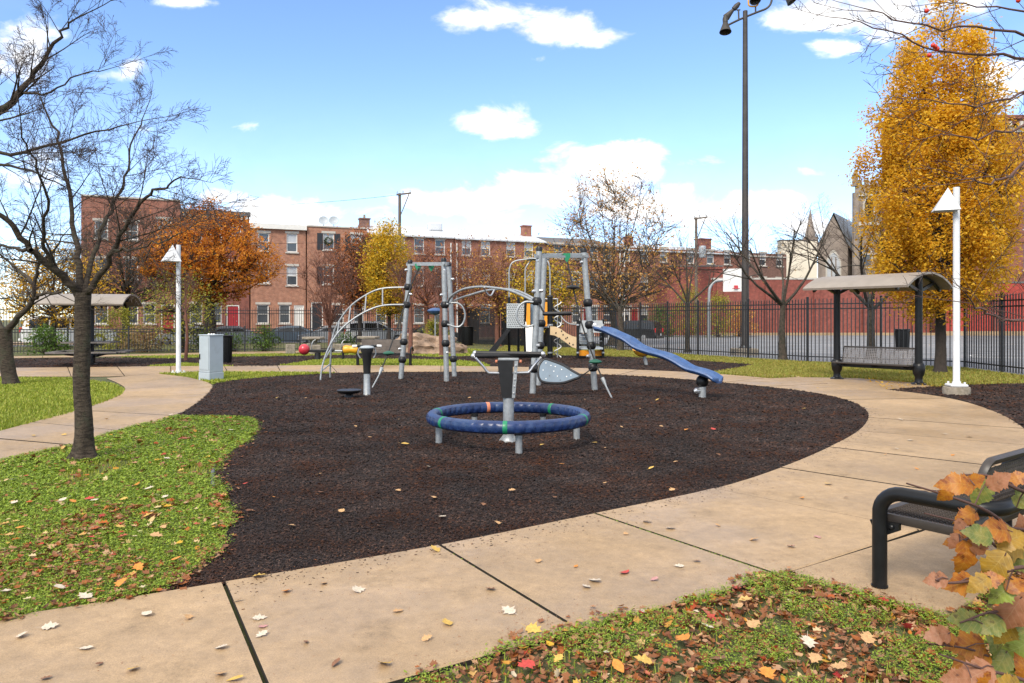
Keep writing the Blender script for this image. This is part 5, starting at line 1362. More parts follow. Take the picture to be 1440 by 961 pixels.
# ------------------------------------------------------------------ bench seen from behind on the path
def back_bench():
    a, c2 = G(503, 515), G(577, 515.3); ax = c2 - a; ln = ax.length; ax.normalize(); Z = Vector((0, 0, 1)); bk = Vector((ax.y, -ax.x, 0))
    if bk.y > 0: bk = -bk
    mid = (a + c2) / 2; t = thing('park_bench', 'grey-backed bench turned away beside the rock at the path', 'bench', mid)
    for p in (a, c2):
        b = MB(); b.tube([p - Z * .03, p + Z * .42], .05, 10); b.build('leg', m_blackm, t, world=True)
        b = MB(); b.tube(smooth_line([p + Z * .42, p - bk * .1 + Z * .58, p - bk * .35 + Z * .62, p - bk * .5 + Z * .5], 4), .03, 8); b.build('arm', m_blackm, t, world=True)
    o = a + ax * .15 - bk * .02 + Z * .44
    v = (bk * .2 + Z * .98).normalized()
    for k in range(4):
        q = o + v * (.06 + k * .115); b = MB(); b.beam(q, q + ax * (ln - .3), .03, .11, up=v); b.build('back_slat', m_plank, t, world=True, smooth=.2)
    for k in range(3):
        q = o - bk * (.08 + k * .14) - Z * .02; b = MB(); b.beam(q, q + ax * (ln - .3), .13, .035); b.build('seat_slat', m_plank, t, world=True, smooth=.2)
    b = MB(); b.beam(a + Z * .40, c2 + Z * .40, .06, .07); b.build('cross_beam', m_blackm, t, world=True)
back_bench()

# ------------------------------------------------------------------ concrete game tables with stools
def game_table(x, y, label):
    c = G(x, y); t = thing('game_table', label, 'table', c)
    b = MB(); b.lathe([(.01, .66), (.5, .66), (.53, .68), (.53, .75), (.5, .77), (.01, .77)], 8); b.build('top', m_stone, t, smooth=.3)
    b = MB(); b.lathe([(.3, -.03), (.28, .05), (.17, .12), (.16, .58), (.26, .66)], 8); b.build('pedestal', m_stone, t, smooth=.3)
    for k in range(4):
        a = R(20 + 90 * k); q = Vector((1.0 * math.cos(a), 1.0 * math.sin(a), 0)); b = MB(); b.box(q + Vector((0, 0, .21)), (.4, .4, .46), rz=a, bev=.02); b.build('stool', m_stone, t, smooth=.2)
game_table(441, 498, 'concrete game table with block stools behind the seesaw'); game_table(518, 496.5, 'concrete game table with block stools below the white wagon')

# ------------------------------------------------------------------ rock
def rock():
    c = G(598, 497.5); t_ = None; rg = np.random.default_rng(4)
    n, m = 64, 30; V = []
    from mathutils import noise
    for j in range(m + 1):
        ph = PI / 2 * j / m
        for i in range(n):
            a = 2 * PI * i / n
            d = Vector((math.cos(a) * math.cos(ph), math.sin(a) * math.cos(ph), math.sin(ph)))
            f = noise.fractal(d * 1.6 + Vector((3, 1, 5)), 1.0, 2.1, 5) * .28 + 1
            z = d.z * .98 * f; lay = .05 * math.sin(z * 16 + 2.2 * d.x + 1.5 * noise.noise(d * 3)) + .03 * noise.noise(d * 9)
            V.append((d.x * (1.75 * f + lay * 2.0) + .15 * (1 - d.z), d.y * (1.0 * f + lay * 2), z + lay * .6 - .06 + .12 * d.x * -.5 * d.z))
    Fc = [(j * n + i, j * n + (i + 1) % n, (j + 1) * n + (i + 1) % n, (j + 1) * n + i) for j in range(m) for i in range(n)]
    b = MB(); b.add(V, Fc); o = b.build('boulder', pm('sandstone', (0.30, 0.205, 0.14), .9, var=.3, scale=3, bump=.6, bscale=14, col2=(.17, .12, .085), sc2=2.2), smooth=.5)
    o.location = c; tag(o, 'layered brown climbing rock beside the bench', 'rock')
rock()

# ------------------------------------------------------------------ floodlight pole and basketball hoop
m_pole = pm('weathered_steel', (0.05, 0.045, 0.042), .6, .3, var=.25, scale=3)
c = G(1046, 500); t = thing('floodlight_pole', 'tall dark floodlight pole on a concrete footing at the tall fence', 'light pole', c)
D = c.y
b = MB(); b.box((0, 0, .14), (.98, .9, .34), bev=.03); b.build('footing', m_stone, t, smooth=.2)
b = MB(); b.lathe([(.27, .31), (.26, .35), (.18, .4), (.165, .5), (.10, 14.75), (.1, 14.9)], 18, (.06, 0, 0)); b.build('pole', m_pole, t, smooth=.7)
for k in range(6):
    a = k * PI / 3; b = MB(); b.lathe([(.03, .34), (.03, .43)], 8, (.06 + .23 * math.cos(a), .23 * math.sin(a), 0)); b.build('anchor_bolt', m_galv, t)
for sgn, ys in ((-1, None), (1, None)):
    pass
armp = smooth_line([P(1019, 38, D), P(1035, 30, D), P(1051, 23, D), P(1066, 17, D), P(1078, 12, D), P(1084, 5, D), P(1087, -8, D), P(1094, -22, D), P(1106, -26, D)], 5)
b = MB(); b.tube(armp, .045, 10); b.build('cross_arm', m_pole, t, world=True)
def flood(p, axis, r):
    ax_ = Vector(axis).normalized(); b = MB(); b.lathe([(r * .35, -.05), (r * .45, .02), (r * .55, .1), (r, .42), (r * .97, .43), (r * .5, .12), (.02, .06)], 18, p, ax_); o = b.build('flood_head', m_pole, t, world=True)
    b = MB(); b.tube([p - ax_ * .38, p - ax_ * .2, p - ax_ * .03], [.07, .12, .11], 12); b.build('ballast', m_pole, o, world=True)
flood(P(1020, 33, D), (-.05, -.2, -1), .26); flood(P(1106, -8, D), (.55, -.2, -.8), .26)
b = MB(); b.tube([P(1039, 29, D), P(1038.5, 14, D)], .035, 8); b.tube([P(1041, 14, D), P(1036, 14.5, D)], .03, 8); b.build('bracket', m_pole, t, world=True)
flood(P(1031, 14, D + .1), (-.75, .2, -.8), .16)
b = MB(); b.tube([P(1062.5, 18.5, D), P(1062.5, 9, D)], .035, 8); b.build('bracket', m_pole, t, world=True)
b = MB(); b.tube(smooth_line([P(1053, -6, D), P(1052.5, 5, D), P(1055, 9, D), P(1064, 8.5, D), P(1067, 2, D), P(1067.5, -6, D)], 4), .035, 8); b.build('yoke', m_yel, t, world=True)
flood(P(1060, -8, D), (0, -.5, -.9), .24)

c = Vector(((997 - 720) * 44 / F, 44, .02)); t = thing('basketball_hoop', 'white backboard on a bent grey pole beyond the tall fence', 'basketball hoop', c)
D = 44
b = MB(); b.tube(smooth_line([c - Vector((0, 0, .05)), P(997, 450, D), P(997, 418, D), P(998.5, 405, D), P(1004, 397, D), P(1012, 394.5, D), P(1030, 394.5, D - .3)], 6), .085, 14); b.build('pole', m_galv, t, world=True, smooth=.9)
b = MB(); q = [P(1017, 378.5, D - .4), P(1051, 377.5, D - .4), P(1051, 410, D - .4), P(1017, 410.5, D - .4)]; b.prism(q, (0, .06, 0)); bb = b.build('backboard', m_whitep, t, world=True, smooth=.1)
b = MB(); b.box(tuple(P(1035, 404, D - .45)), (.22, .06, .2)); b.build('rim_plate', m_red, t, world=True, smooth=.1)
b = MB(); rc = P(1035, 406, D - .75); b.tube([rc + Vector((.23 * math.cos(a), .23 * math.sin(a), 0)) for a in np.linspace(0, 2 * PI, 25)[:-1]], .014, 8, closed=True); b.build('rim', m_red, t, world=True)
# ================================================================== FENCES
m_fence = pm('fence_paint', (0.013, 0.014, 0.016), 0.45, var=0.3, scale=6)
def fence(name, label, pts, h, spacing, rails, post_every, pw=.019, gz=0.0, spear=True):
    """pts: corner points; pickets, posts and rails as parts"""
    t = thing(name, label, 'fence', Vector((pts[0][0], pts[0][1], gz)))
    inv = Vector((pts[0][0], pts[0][1], gz))
    b = MB(); b.box((0, 0, h / 2 + .03), (pw, pw, h - .06))
    if spear: b.lathe([(pw * .7, h), (.001, h + .06)], 4)
    pk = b.build('picket', m_fence, t, smooth=0); first = True
    b = MB(); b.box((0, 0, h / 2 + .02), (.065, .065, h + .10)); b.lathe([(.05, h + .07), (.05, h + .09), (.005, h + .11)], 8); po = b.build('post', m_fence, t, smooth=0); pfirst = True
    for k in range(len(pts) - 1):
        a, c = Vector((*pts[k][:2], gz)), Vector((*pts[k + 1][:2], gz)); d = c - a; L_ = d.length; d.normalize(); ang = math.atan2(d.y, d.x)
        for z in rails:
            b = MB(); b.beam(a - inv + Vector((0, 0, z)), c - inv + Vector((0, 0, z)), .036, .04); b.build('rail', m_fence, t, smooth=0)
        n = max(1, round(L_ / post_every)); bay = L_ / n
        for i in range(n + (1 if k == len(pts) - 2 else 0)):
            o = po if pfirst else po.copy()
            if not pfirst: C.objects.link(o)
            pfirst = False; o.location = a - inv + d * bay * i; o.rotation_euler = (0, 0, ang)
        m = max(2, round(bay / spacing))
        for i in range(n):
            for j in range(1, m):
                o = pk if first else pk.copy()
                if not first: C.objects.link(o)
                first = False; o.location = a - inv + d * (bay * (i + j / m)); o.rotation_euler = (0, 0, ang)
    return t
TALL = [(13.9, 17.4), (14.45, 23.6), (10.75, 26.9), (8.0, 31.8), (5.25, 37.4), (2.56, 40.6)]
fence('iron_fence', 'tall black picket fence along the basketball court behind the bench shelter', TALL, 2.28, .135, (.22, 1.95, 2.12), 2.4, pw=.026)
fence('iron_fence', 'low black picket fence behind the picnic shelter and seesaw', [(-27, 33.0), (-22.5, 32.8), (-10.2, 35.6), (-5.0, 36.6)], 1.14, .125, (.14, .98, 1.10), 2.3, pw=.017, spear=False)
sf = [(X, street_line(53.0, X)) for X in (-41.0, -3.6)]
fence('iron_fence', 'tall black picket fence along the street before the parked cars', sf, 2.2, .14, (.2, 1.9, 2.1), 2.5, pw=.024, gz=0.0)
# solid black gate leaves beside the fence end
t = thing('metal_gate', 'dark slatted double gate next to the amber tree', 'gate', Vector((-2.1, 46, 0)))
for s, (xa, da, xb, db) in enumerate(((-3.55, 49.5, -2.15, 46.2), (-2.1, 46.0, -.7, 44.8), (-.62, 44.7, .9, 42.8), (.98, 42.7, 2.5, 40.7))):
    a, c = Vector((xa, da, 0)), Vector((xb, db, 0)); d = c - a; n = int(d.length / .1)
    for k in range(n):
        q = a.lerp(c, (k + .5) / n); b = MB(); b.beam(q, q + Vector((0, 0, 2.25)), .075, .02, up=d.normalized().cross(Vector((0, 0, 1)))); b.build('slat', m_fence, t, world=True, smooth=0)
    for z in (.2, 1.2, 2.1):
        b = MB(); b.beam(a + Vector((0, .05, z)), c + Vector((0, .05, z)), .04, .06); b.build('rail', m_fence, t, world=True, smooth=0)
    b = MB(); b.tube([a - Vector((0, 0, .03)), a + Vector((0, 0, 2.4))], .05, 10); b.build('post', m_fence, t, world=True)
# ================================================================== BUILDINGS
bk_red = brickm('brick_red', (0.30, 0.105, 0.065), (0.24, 0.08, 0.052), (0.27, 0.19, 0.15))
bk_dark = brickm('brick_dark', (0.24, 0.07, 0.045), (0.18, 0.055, 0.04), (0.2, 0.12, 0.1))
bk_tan = brickm('brick_tan', (0.38, 0.165, 0.095), (0.31, 0.125, 0.075), (0.34, 0.25, 0.19))
bk_brown = brickm('brick_brown', (0.20, 0.10, 0.075), (0.16, 0.08, 0.06), (0.2, 0.14, 0.12))
bk_wall = brickm('brick_wall', (0.25, 0.055, 0.038), (0.19, 0.045, 0.032), (0.2, 0.1, 0.08), stainf=.45)
m_redpaint = brickm('brick_painted_red', (0.36, 0.05, 0.035), (0.32, 0.045, 0.032), (0.3, 0.05, 0.035), stainf=.3)
m_trim = pm('white_trim', (0.68, 0.67, 0.63), .6, var=.06, scale=3)
m_stone_trim = pm('stone_trim', (0.46, 0.43, 0.38), .8, var=.1, scale=3)
m_glass = pm('window_glass', (0.045, 0.055, 0.065), .07, var=.3, scale=.8, spec=.8)
m_blind = pm('window_blind', (0.42, 0.44, 0.46), .3, var=.1, scale=1)
m_shut = pm('dark_shutter', (0.014, 0.017, 0.022), .55, var=.1, scale=3)
m_silver = pm('silver_roof', (0.58, 0.60, 0.62), .5, .1, var=.1, scale=.5, col2=(.44, .46, .48), sc2=.8)
m_tar = pm('dark_roof', (0.11, 0.105, 0.105), .85, var=.2, scale=.8)
m_reddoor = pm('red_door', (0.30, 0.02, 0.025), .5, var=.08, scale=3)
m_church = pm('church_stone', (0.25, 0.205, 0.17), .9, var=.3, scale=.8, bump=.4, bscale=3, col2=(.16, .13, .115), sc2=.5)
m_cream = pm('cream_render', (0.72, 0.66, 0.54), .85, var=.06, scale=.6)
m_slate = pm('slate_roof', (0.26, 0.29, 0.33), .6, var=.12, scale=1.5)
m_wreath = leafm('wreath_green', [(.02, .06, .015), (.04, .1, .02), (.03, .08, .02)])

def wall_holes(w, h, holes, depth=.16):
    """front wall in the XZ plane (facing -Y) with recessed openings"""
    b = MB(); xs = sorted({0, w, *[v for q in holes for v in (q[0], q[2])]}); zs = sorted({0, h, *[v for q in holes for v in (q[1], q[3])]})
    for i in range(len(xs) - 1):
        for j in range(len(zs) - 1):
            cx, cz = (xs[i] + xs[i + 1]) / 2, (zs[j] + zs[j + 1]) / 2
            if any(q[0] < cx < q[2] and q[1] < cz < q[3] for q in holes): continue
            b.add([(xs[i], 0, zs[j]), (xs[i + 1], 0, zs[j]), (xs[i + 1], 0, zs[j + 1]), (xs[i], 0, zs[j + 1])], [(0, 1, 2, 3)])
    for x0, z0, x1, z1 in [q[:4] for q in holes]:
        p = [(x0, z0), (x1, z0), (x1, z1), (x0, z1)]
        for k in range(4):
            a, c = p[k], p[(k + 1) % 4]; b.add([(a[0], 0, a[1]), (c[0], 0, c[1]), (c[0], depth, c[1]), (a[0], depth, a[1])], [(0, 1, 2, 3)])
    return b
def window(t, x0, z0, x1, z1, blind=0.0, sill=True, lintel=True, shutters=False, wreath=False, trim=None, y0=.0):
    trim = trim or m_trim; w, h = x1 - x0, z1 - z0; cx = (x0 + x1) / 2; y = y0 + .07
    b = MB(); f = .085
    for (cxx, czz, sx, sz) in ((x0 + f / 2, (z0 + z1) / 2, f, h), (x1 - f / 2, (z0 + z1) / 2, f, h), (cx, z0 + f / 2, w - 2 * f, f), (cx, z1 - f / 2, w - 2 * f, f), (cx, z0 + h * .5, w - 2 * f, .06)):
        b.box((cxx, y + .03, czz), (sx - .004, .07, sz - .004))
    wo = b.build('window', trim, t, smooth=0)
    for zz0, zz1 in ((z0 + f, z0 + h * .5 - .03), (z0 + h * .5 + .03, z1 - f)):
        b = MB(); b.box((cx, y + .055, (zz0 + zz1) / 2), (w - 2 * f, .02, zz1 - zz0)); b.build('pane', m_blind if (blind and zz0 > z0 + .3) else m_glass, wo, smooth=0)
    if sill: b = MB(); b.box((cx, y0 - .03, z0 - .055), (w + .2, .16, .1)); b.build('sill', m_stone_trim, wo, smooth=0)
    if lintel: b = MB(); b.box((cx, y0 - .012, z1 + .10), (w + .24, .06, .19)); b.build('lintel', m_stone_trim, wo, smooth=0)
    if shutters:
        for s in (-1, 1):
            b = MB(); b.box((cx + s * (w / 2 + .27), y0 - .03, (z0 + z1) / 2), (.46, .05, h)); so = b.build('shutter', m_shut, wo, smooth=0)
    if wreath:
        rng = np.random.default_rng(int(x0 * 10)); a = rng.uniform(0, 2 * PI, 260); rr = .3 + rng.normal(0, .05, 260)
        pos = np.stack([cx + rr * np.cos(a), y0 - .05 + rng.normal(0, .03, 260), (z0 + z1) / 2 + .05 + rr * np.sin(a)], 1)
        V, Fc = scatter(LEAF4[0], LEAF4[1], pos, rot_field(rng, 260, tilt=1.2), np.full(260, .14)); np_mesh('wreath', V, Fc, m_wreath, wo)
    return wo
def door(t, x0, x1, z1, mat, z0=.0, trim=None, step=True):
    cx = (x0 + x1) / 2; w = x1 - x0
    b = MB(); b.box((cx, .1, (z0 + z1) / 2), (w - .16, .06, z1 - z0 - .1)); do = b.build('door', mat, t, smooth=0)
    b = MB()
    for q in (x0 + .04, x1 - .04): b.box((q, .07, (z0 + z1) / 2), (.08, .1, z1 - z0 - .002))
    b.box((cx, .07, z1 - .05), (w - .17, .1, .096)); b.build('frame', trim or m_trim, do, smooth=0)
    b = MB(); b.lathe([(.03, 0), (.03, .05)], 8, (x1 - .2, .07, z0 + 1.0), (0, -1, 0)); b.build('handle', m_steel, do)
    if step:
        for k in range(3):
            b = MB(); b.box((cx, -.2 - .28 * k, z0 - .09 - .19 * k), (w + .4, .28 - .004, .18)); b.build('step', m_stone_trim, t, smooth=0)
ROT = math.atan2(UY, UX)
def house(label, s0, s1, h, brick, wins, doors, cornice='flat', roof=None, depth=9.0, ridge=0.0):
    """wins: (x0,z0,x1,z1,flags); doors: (x0,x1,z1,mat)"""
    w = s1 - s0; t = thing('row_house', label, 'house', along(s0, 0, -.18), ROT)
    holes = [q[:4] for q in wins] + [(d[0], .55, d[1], d[2]) for d in doors]
    wall_holes(w - .004, h, holes).build('wall', brick, t, smooth=0)
    b = MB(); D_ = depth
    b.add([(0, 0, 0), (0, D_, 0), (0, D_, h), (0, 0, h)], [(0, 1, 2, 3)]); b.add([(w - .004, 0, 0), (w - .004, D_, 0), (w - .004, D_, h), (w - .004, 0, h)], [(0, 1, 2, 3)])
    b.add([(0, D_, 0), (w, D_, 0), (w, D_, h), (0, D_, h)], [(0, 1, 2, 3)]); b.build('side_wall', brick, t, smooth=0)
    b = MB(); b.box((w / 2, .35, .0), (w - .02, .02, .02))
    b = MB(); b.box((w / 2, .26, h / 2), (w - .06, .06, h - .1)); b.build('inner_wall', m_shut, t, smooth=0)
    for q in wins:
        fl = q[4] if len(q) > 4 else ''
        window(t, *q[:4], blind='b' in fl, shutters='s' in fl, wreath='w' in fl)
    for d in doors: door(t, d[0], d[1], d[2], d[3], .55)
    if cornice == 'white':
        b = MB(); b.box((w / 2, -.1, h - .14), (w + .1, .34, .4)); b.build('cornice', m_trim, t, smooth=0)
        b = MB(); b.box((w / 2, D_ / 2, h + .08), (w + .05, D_, .05)); b.build('roof', m_tar, t, smooth=0)
    elif cornice == 'dentil':
        b = MB(); b.box((w / 2, -.12, h + .12), (w + .16, .5, .34)); co = b.build('cornice', m_tar, t, smooth=0)
        n = int(w / .42)
        for k in range(n): b = MB(); b.box(((k + .5) * w / n, -.16, h - .2), (.2, .26, .3)); b.build('dentil', m_stone_trim, co, smooth=0)
        b = MB(); b.box((w / 2, D_ / 2 + .3, h + .05), (w - .02, D_, .06)); b.build('roof', m_tar, t, smooth=0)
    elif cornice == 'gable':
        b = MB(); e = .25
        b.add([(0, -e, h - .02), (w, -e, h - .02), (w, D_ * .5, h + ridge), (0, D_ * .5, h + ridge), (w, D_ + e, h - .02), (0, D_ + e, h - .02), (0, -e, h - .14), (w, -e, h - .14), (w, D_ * .5, h + ridge - .12), (0, D_ * .5, h + ridge - .12), (w, D_ + e, h - .14), (0, D_ + e, h - .14)],
              [(0, 1, 2, 3), (3, 2, 4, 5), (6, 9, 8, 7), (9, 11, 10, 8), (0, 6, 7, 1), (4, 10, 11, 5), (1, 7, 8, 2), (2, 8, 10, 4), (0, 3, 9, 6), (3, 5, 11, 9)]); b.build('roof', roof or m_silver, t, smooth=0)
        b = MB()
        for x in (.004, w - .008): b.add([(x, 0, h - .1), (x, D_, h - .1), (x, D_ / 2, h + ridge - .1)], [(0, 1, 2)])
        b.build('gable_wall', brick, t, smooth=0)
    else:
        b = MB(); b.box((w / 2, .1, h + .04), (w, .36, .12)); b.build('coping', m_stone_trim if cornice == 'flat' else m_trim, t, smooth=0)
        b = MB(); b.box((w / 2, D_ / 2 + .2, h - .1), (w - .05, D_ - .3, .05)); b.build('roof', m_tar, t, smooth=0)
    return t
def chimney(t, x, y, z, w=.7, h=1.2, mat=None, pots=2):
    b = MB(); b.box((x, y, z + h / 2), (w, w * .8, h)); b.box((x, y, z + h + .05), (w + .14, w * .8 + .14, .12)); co = b.build('chimney', mat or bk_dark, t, smooth=0)
    for k in range(pots): b = MB(); b.lathe([(.12, z + h + .1), (.1, z + h + .45)], 10, (x + (k - (pots - 1) / 2) * .3, y, 0)); b.build('chimney_pot', m_stone, co)
def rows(xs, floors, ww=.95, fl='', skip=()):
    out = []
    for i, x in enumerate(xs):
        for j, (z0, z1) in enumerate(floors):
            if (i, j) in skip: continue
            out.append((x, z0, x + ww, z1, fl))
    return out
F3 = [(1.35, 2.95), (4.75, 6.3), (7.7, 9.1)]
F3A = [(1.35, 2.95), (4.9, 6.5), (8.0, 9.4)]
# A: tall corner house
house('tall red brick corner house with parapet beside the dentilled cornice', -36.2, -29.2, 11.3, bk_red,
      rows((.9, 3.0), F3A) + [(5.3, 8.35, 6.35, 9.75, 'b'), (4.3, 1.35, 5.2, 2.9, '')], [(5.6, 6.6, 2.9, m_orange if False else m_reddoor)], 'flat')
house('dark brick row house with a dentilled cornice behind the orange tree', -29.1, -23.9, 10.35, bk_dark,
      rows((.6, 2.1), F3A) + [(3.6, 4.9, 4.55, 6.5, ''), (3.6, 8.0, 4.55, 9.4, ''), ], [(3.4, 4.4, 2.9, m_reddoor)], 'dentil')
house('tan brick row house with a white cornice and wreathed white door', -23.8, -19.3, 9.7, bk_tan,
      [(.5, 1.35, 1.45, 2.95, ''), (2.3, 1.35, 3.2, 2.95, ''), (.6, 4.75, 1.5, 6.3, ''), (2.9, 4.6, 3.8, 6.25, 'b'), (.6, 7.5, 1.5, 9.0, ''), (2.9, 7.45, 3.8, 9.05, 'b')], [(3.5, 4.35, 2.9, m_trim)], 'white')
house('tan brick row house with dark shutters and green window wreaths', -19.2, -14.0, 9.75, bk_tan,
      [(2.2, 1.35, 3.15, 2.95, ''), (4.0, 1.35, 4.9, 2.95, ''), (1.35, 4.75, 2.3, 6.3, 's'), (3.75, 4.75, 4.7, 6.3, 'sw'), (1.35, 7.75, 2.3, 9.2, 'swb'), (3.75, 7.7, 4.7, 9.2, 'swb')], [(.35, 1.35, 3.2, m_shut)], 'flat')
hE = house('red brick row house with silver pitched roof behind the yellow tree', -13.9, -5.9, 9.35, bk_red,
      rows((.7, 2.4, 4.2, 6.2), F3), [(5.2, 6.0, 2.8, m_reddoor)] if False else [], 'gable', ridge=1.35)
hF = house('red brick row house with long silver pitched roof beside the tan-leaved tree', -5.8, 3.6, 9.3, bk_red,
      rows((.7, 2.6, 5.2, 7.1), F3, fl='b'), [], 'gable', ridge=1.3)
hG = house('red brick row house with dark pitched roof behind the tan-leaved tree', 3.7, 11.4, 9.1, bk_red, rows((.8, 2.8, 4.8, 6.4), F3), [(4.0, 4.7, 2.9, m_reddoor)], 'gable', m_tar, ridge=1.2)
hH = house('red brick row house with white downpipes behind the slim bare tree', 11.5, 19.2, 8.9, bk_red, rows((.8, 3.0, 5.4), F3, fl='b'), [(1.9, 2.8, 2.9, m_reddoor)], 'gable', m_silver, ridge=1.1)
hI = house('brick row house with chimney stack seen over the lower brick annex', 19.3, 27.0, 8.9, bk_red, rows((1.0, 3.6, 5.9), F3, fl='b'), [], 'gable', m_silver, ridge=1.0)
house('brown brick end house beside the cream building', 27.1, 34.0, 8.7, bk_brown, rows((.8, 3.0, 5.4), F3, fl='b'), [], 'flat')
chimney(hE, .3, 3.2, 10.0, .9, 1.0, bk_brown, 1); chimney(hF, 8.6, 3.0, 9.9, .9, 1.2, bk_red, 0); chimney(hH, 3.4, 3.0, 9.5, .8, 1.0, bk_dark, 3); chimney(hI, 5.0, 2.5, 9.3, 1.4, 1.3, bk_dark, 0)
b = MB(); b.box((7.1, 3.2, 10.6), (1.3, 1.0, .8), bev=.1); b.build('roof_vent', m_silver, hE, smooth=.3)
for hh, x in ((hE, 7.7), (hF, .2), (hH, .5), (hH, 1.0)):
    b = MB(); b.tube([(x, -.08, .2), (x, -.08, 8.8)], .07, 8); b.build('downpipe', m_trim, hh)
# satellite dishes and flue on the shuttered house
t = thing('satellite_dish', 'pair of grey satellite dishes on one mount on the shuttered house roof', 'dish', along(-17.2, -1.0, 9.68))
for k in (-.45, .45):
    b = MB(); b.tube([(k, 0, -.1), (k, 0, .5)], .03, 8); m = b.build('mast', m_galv, t)
    b = MB(); b.lathe([(.02, 0), (.25, .04), (.42, .12), (.40, .13), (.2, .06)], 20, (k, -.05, .55), (.2, -1, .35)); b.build('dish', m_grey, t)
b = MB(); b.beam((-.5, 0, 0), (.5, 0, 0), .05, .05); b.build('mount', m_galv, t)
# brick annex between houses and wall
def plain(label, name, x0, x1, d, h, brick, z0=0.0, depth=6, cat='building', top=m_tar, coping=True):
    X0, X1 = (x0 - 720) * d / F, (x1 - 720) * d / F; w = X1 - X0
    t = thing(name, label, cat, Vector((X0, d, z0)))
    wall_holes(w, h, []).build('wall', brick, t, smooth=0)
    b = MB(); b.add([(0, 0, 0), (0, depth, 0), (0, depth, h), (0, 0, h)], [(0, 1, 2, 3)]); b.add([(w, 0, 0), (w, depth, 0), (w, depth, h), (w, 0, h)], [(0, 1, 2, 3)]); b.add([(0, depth, 0), (w, depth, 0), (w, depth, h), (0, depth, h)], [(0, 1, 2, 3)]); b.build('side_wall', brick, t, smooth=0)
    b = MB(); b.box((w / 2, depth / 2, h + .03), (w + .1, depth + .1, .12)); b.build('roof', top, t, smooth=0)
    if coping: b = MB(); b.box((w / 2, -.06, h - .2), (w + .02, .12, .14)); b.build('brick_course', brick, t, smooth=0)
    return t
plain('windowless red brick annex behind the basketball hoop', 'annex', 938, 1016, 71, 6.9, bk_wall, -.3, 5)
# long boundary wall behind the court, piers and coping
t = thing('brick_wall', 'long red brick wall with piers behind the basketball court', 'wall', Vector((19.0, 70, 0)))
wall_holes(20.5, 5.3, []).build('wall', bk_wall, t, smooth=0)
b = MB(); b.box((10.25, .2, 5.36), (20.6, .5, .16)); b.build('coping', m_stone_trim, t, smooth=0)
for k in range(5):
    b = MB(); b.box((.6 + k * 4.6, -.12, 2.6), (.55, .24, 5.2)); b.build('pier', bk_wall, t, smooth=0)
b = MB(); b.box((10.25, -.5, .12), (20.5, 1.0, .26)); b.build('kerb', m_conc, t, smooth=0)
t = thing('brick_wall', 'bright red painted brick wall below the large brick building', 'wall', Vector((39.6, 69, 0)))
wall_holes(22, 4.9, []).build('wall', m_redpaint, t, smooth=0)
b = MB(); b.box((11, .2, 4.96), (22, .5, .16)); b.build('coping', m_tar, t, smooth=0)
for k in range(5):
    b = MB(); b.box((.5 + k * 5.0, -.12, 2.4), (.6, .24, 4.8)); b.build('pier', bk_wall, t, smooth=0)
b = MB(); b.box((11, -.5, .2), (22, 1.0, .42)); b.build('kerb', m_conc, t, smooth=0)
# large building at the right
t = thing('school_building', 'large red brick building with heavy cornice behind the golden tree', 'building', Vector((38.0, 73, 0)))
holes = [(x, z, x + 1.5, z + 2.7) for x in (2, 5.5, 9, 12.5, 16, 19.5, 23) for z in (6.4, 10.4, 14.4, 18.2 - .4)]
wall_holes(27, 21.0, holes, .25).build('wall', bk_dark, t, smooth=0)
b = MB(); b.box((13.5, .4, 10.4), (26.8, .1, 20.6)); b.build('inner_wall', m_shut, t, smooth=0)
for q in holes: window(t, *q, trim=m_tar, y0=.08)
b = MB(); b.add([(0, 0, 0), (0, 3, 0), (0, 3, 21), (0, 0, 21)], [(0, 1, 2, 3)]); b.add([(0, 3, 0), (27, 3, 0), (27, 3, 21), (0, 3, 21)], [(0, 1, 2, 3)]); b.build('side_wall', bk_dark, t, smooth=0)
b = MB(); b.box((13.5, 1.2, 21.3), (28.2, 4.0, .35)); b.box((13.5, -.35, 20.9), (27.6, .5, .45)); b.build('cornice', bk_dark, t, smooth=0)
b = MB(); b.box((13.5, -.1, 20.2), (27, .2, .5)); b.build('frieze', m_stone_trim, t, smooth=0)
for k in range(24):
    b = MB(); b.box((.6 + k * 1.12, -.45, 20.62), (.3, .7, .5)); b.build('bracket', m_stone_trim, t, smooth=0)
# cream building
plain('cream rendered building behind the wall beside the church', 'cream_building', 1098, 1149, 92, 11.3, m_cream, 0, 1.2, coping=False)
# church
D = 112; X = lambda x, d=D: (x - 720) * d / F; ZZ = lambda y, d=D: EYE + (HZ - y) * d / F
t = thing('stone_church', 'grey stone church with battlemented tower behind the court wall', 'church', Vector((X(1150), D, 0)))
ox = X(1150)
w = X(1192) - ox; he = ZZ(345); hr = ZZ(302)
b = MB(); b.add([(0, 0, 0), (w, 0, 0), (w, 0, he), (w * .5, 0, hr), (0, 0, he)], [(0, 1, 2, 3, 4)]); b.add([(w, 0, 0), (w + 13, 18, 0), (w + 13, 18, he), (w, 0, he)], [(0, 1, 2, 3)]); b.build('gable_wall', m_church, t, smooth=0)
b = MB(); b.add([(-.3, -.3, he - .3), (w * .5, -.3, hr + .3), (w * .5 + 13, 18, hr + .3), (12.7, 18, he - .3)], [(0, 1, 2, 3)]); b.add([(w * .5, -.3, hr + .3), (w * 1.05, -.3, he - .5), (w * 1.05 + 13, 18, he - .5), (w * .5 + 13, 18, hr + .3)], [(0, 1, 2, 3)]); b.build('roof', m_slate, t, smooth=0)
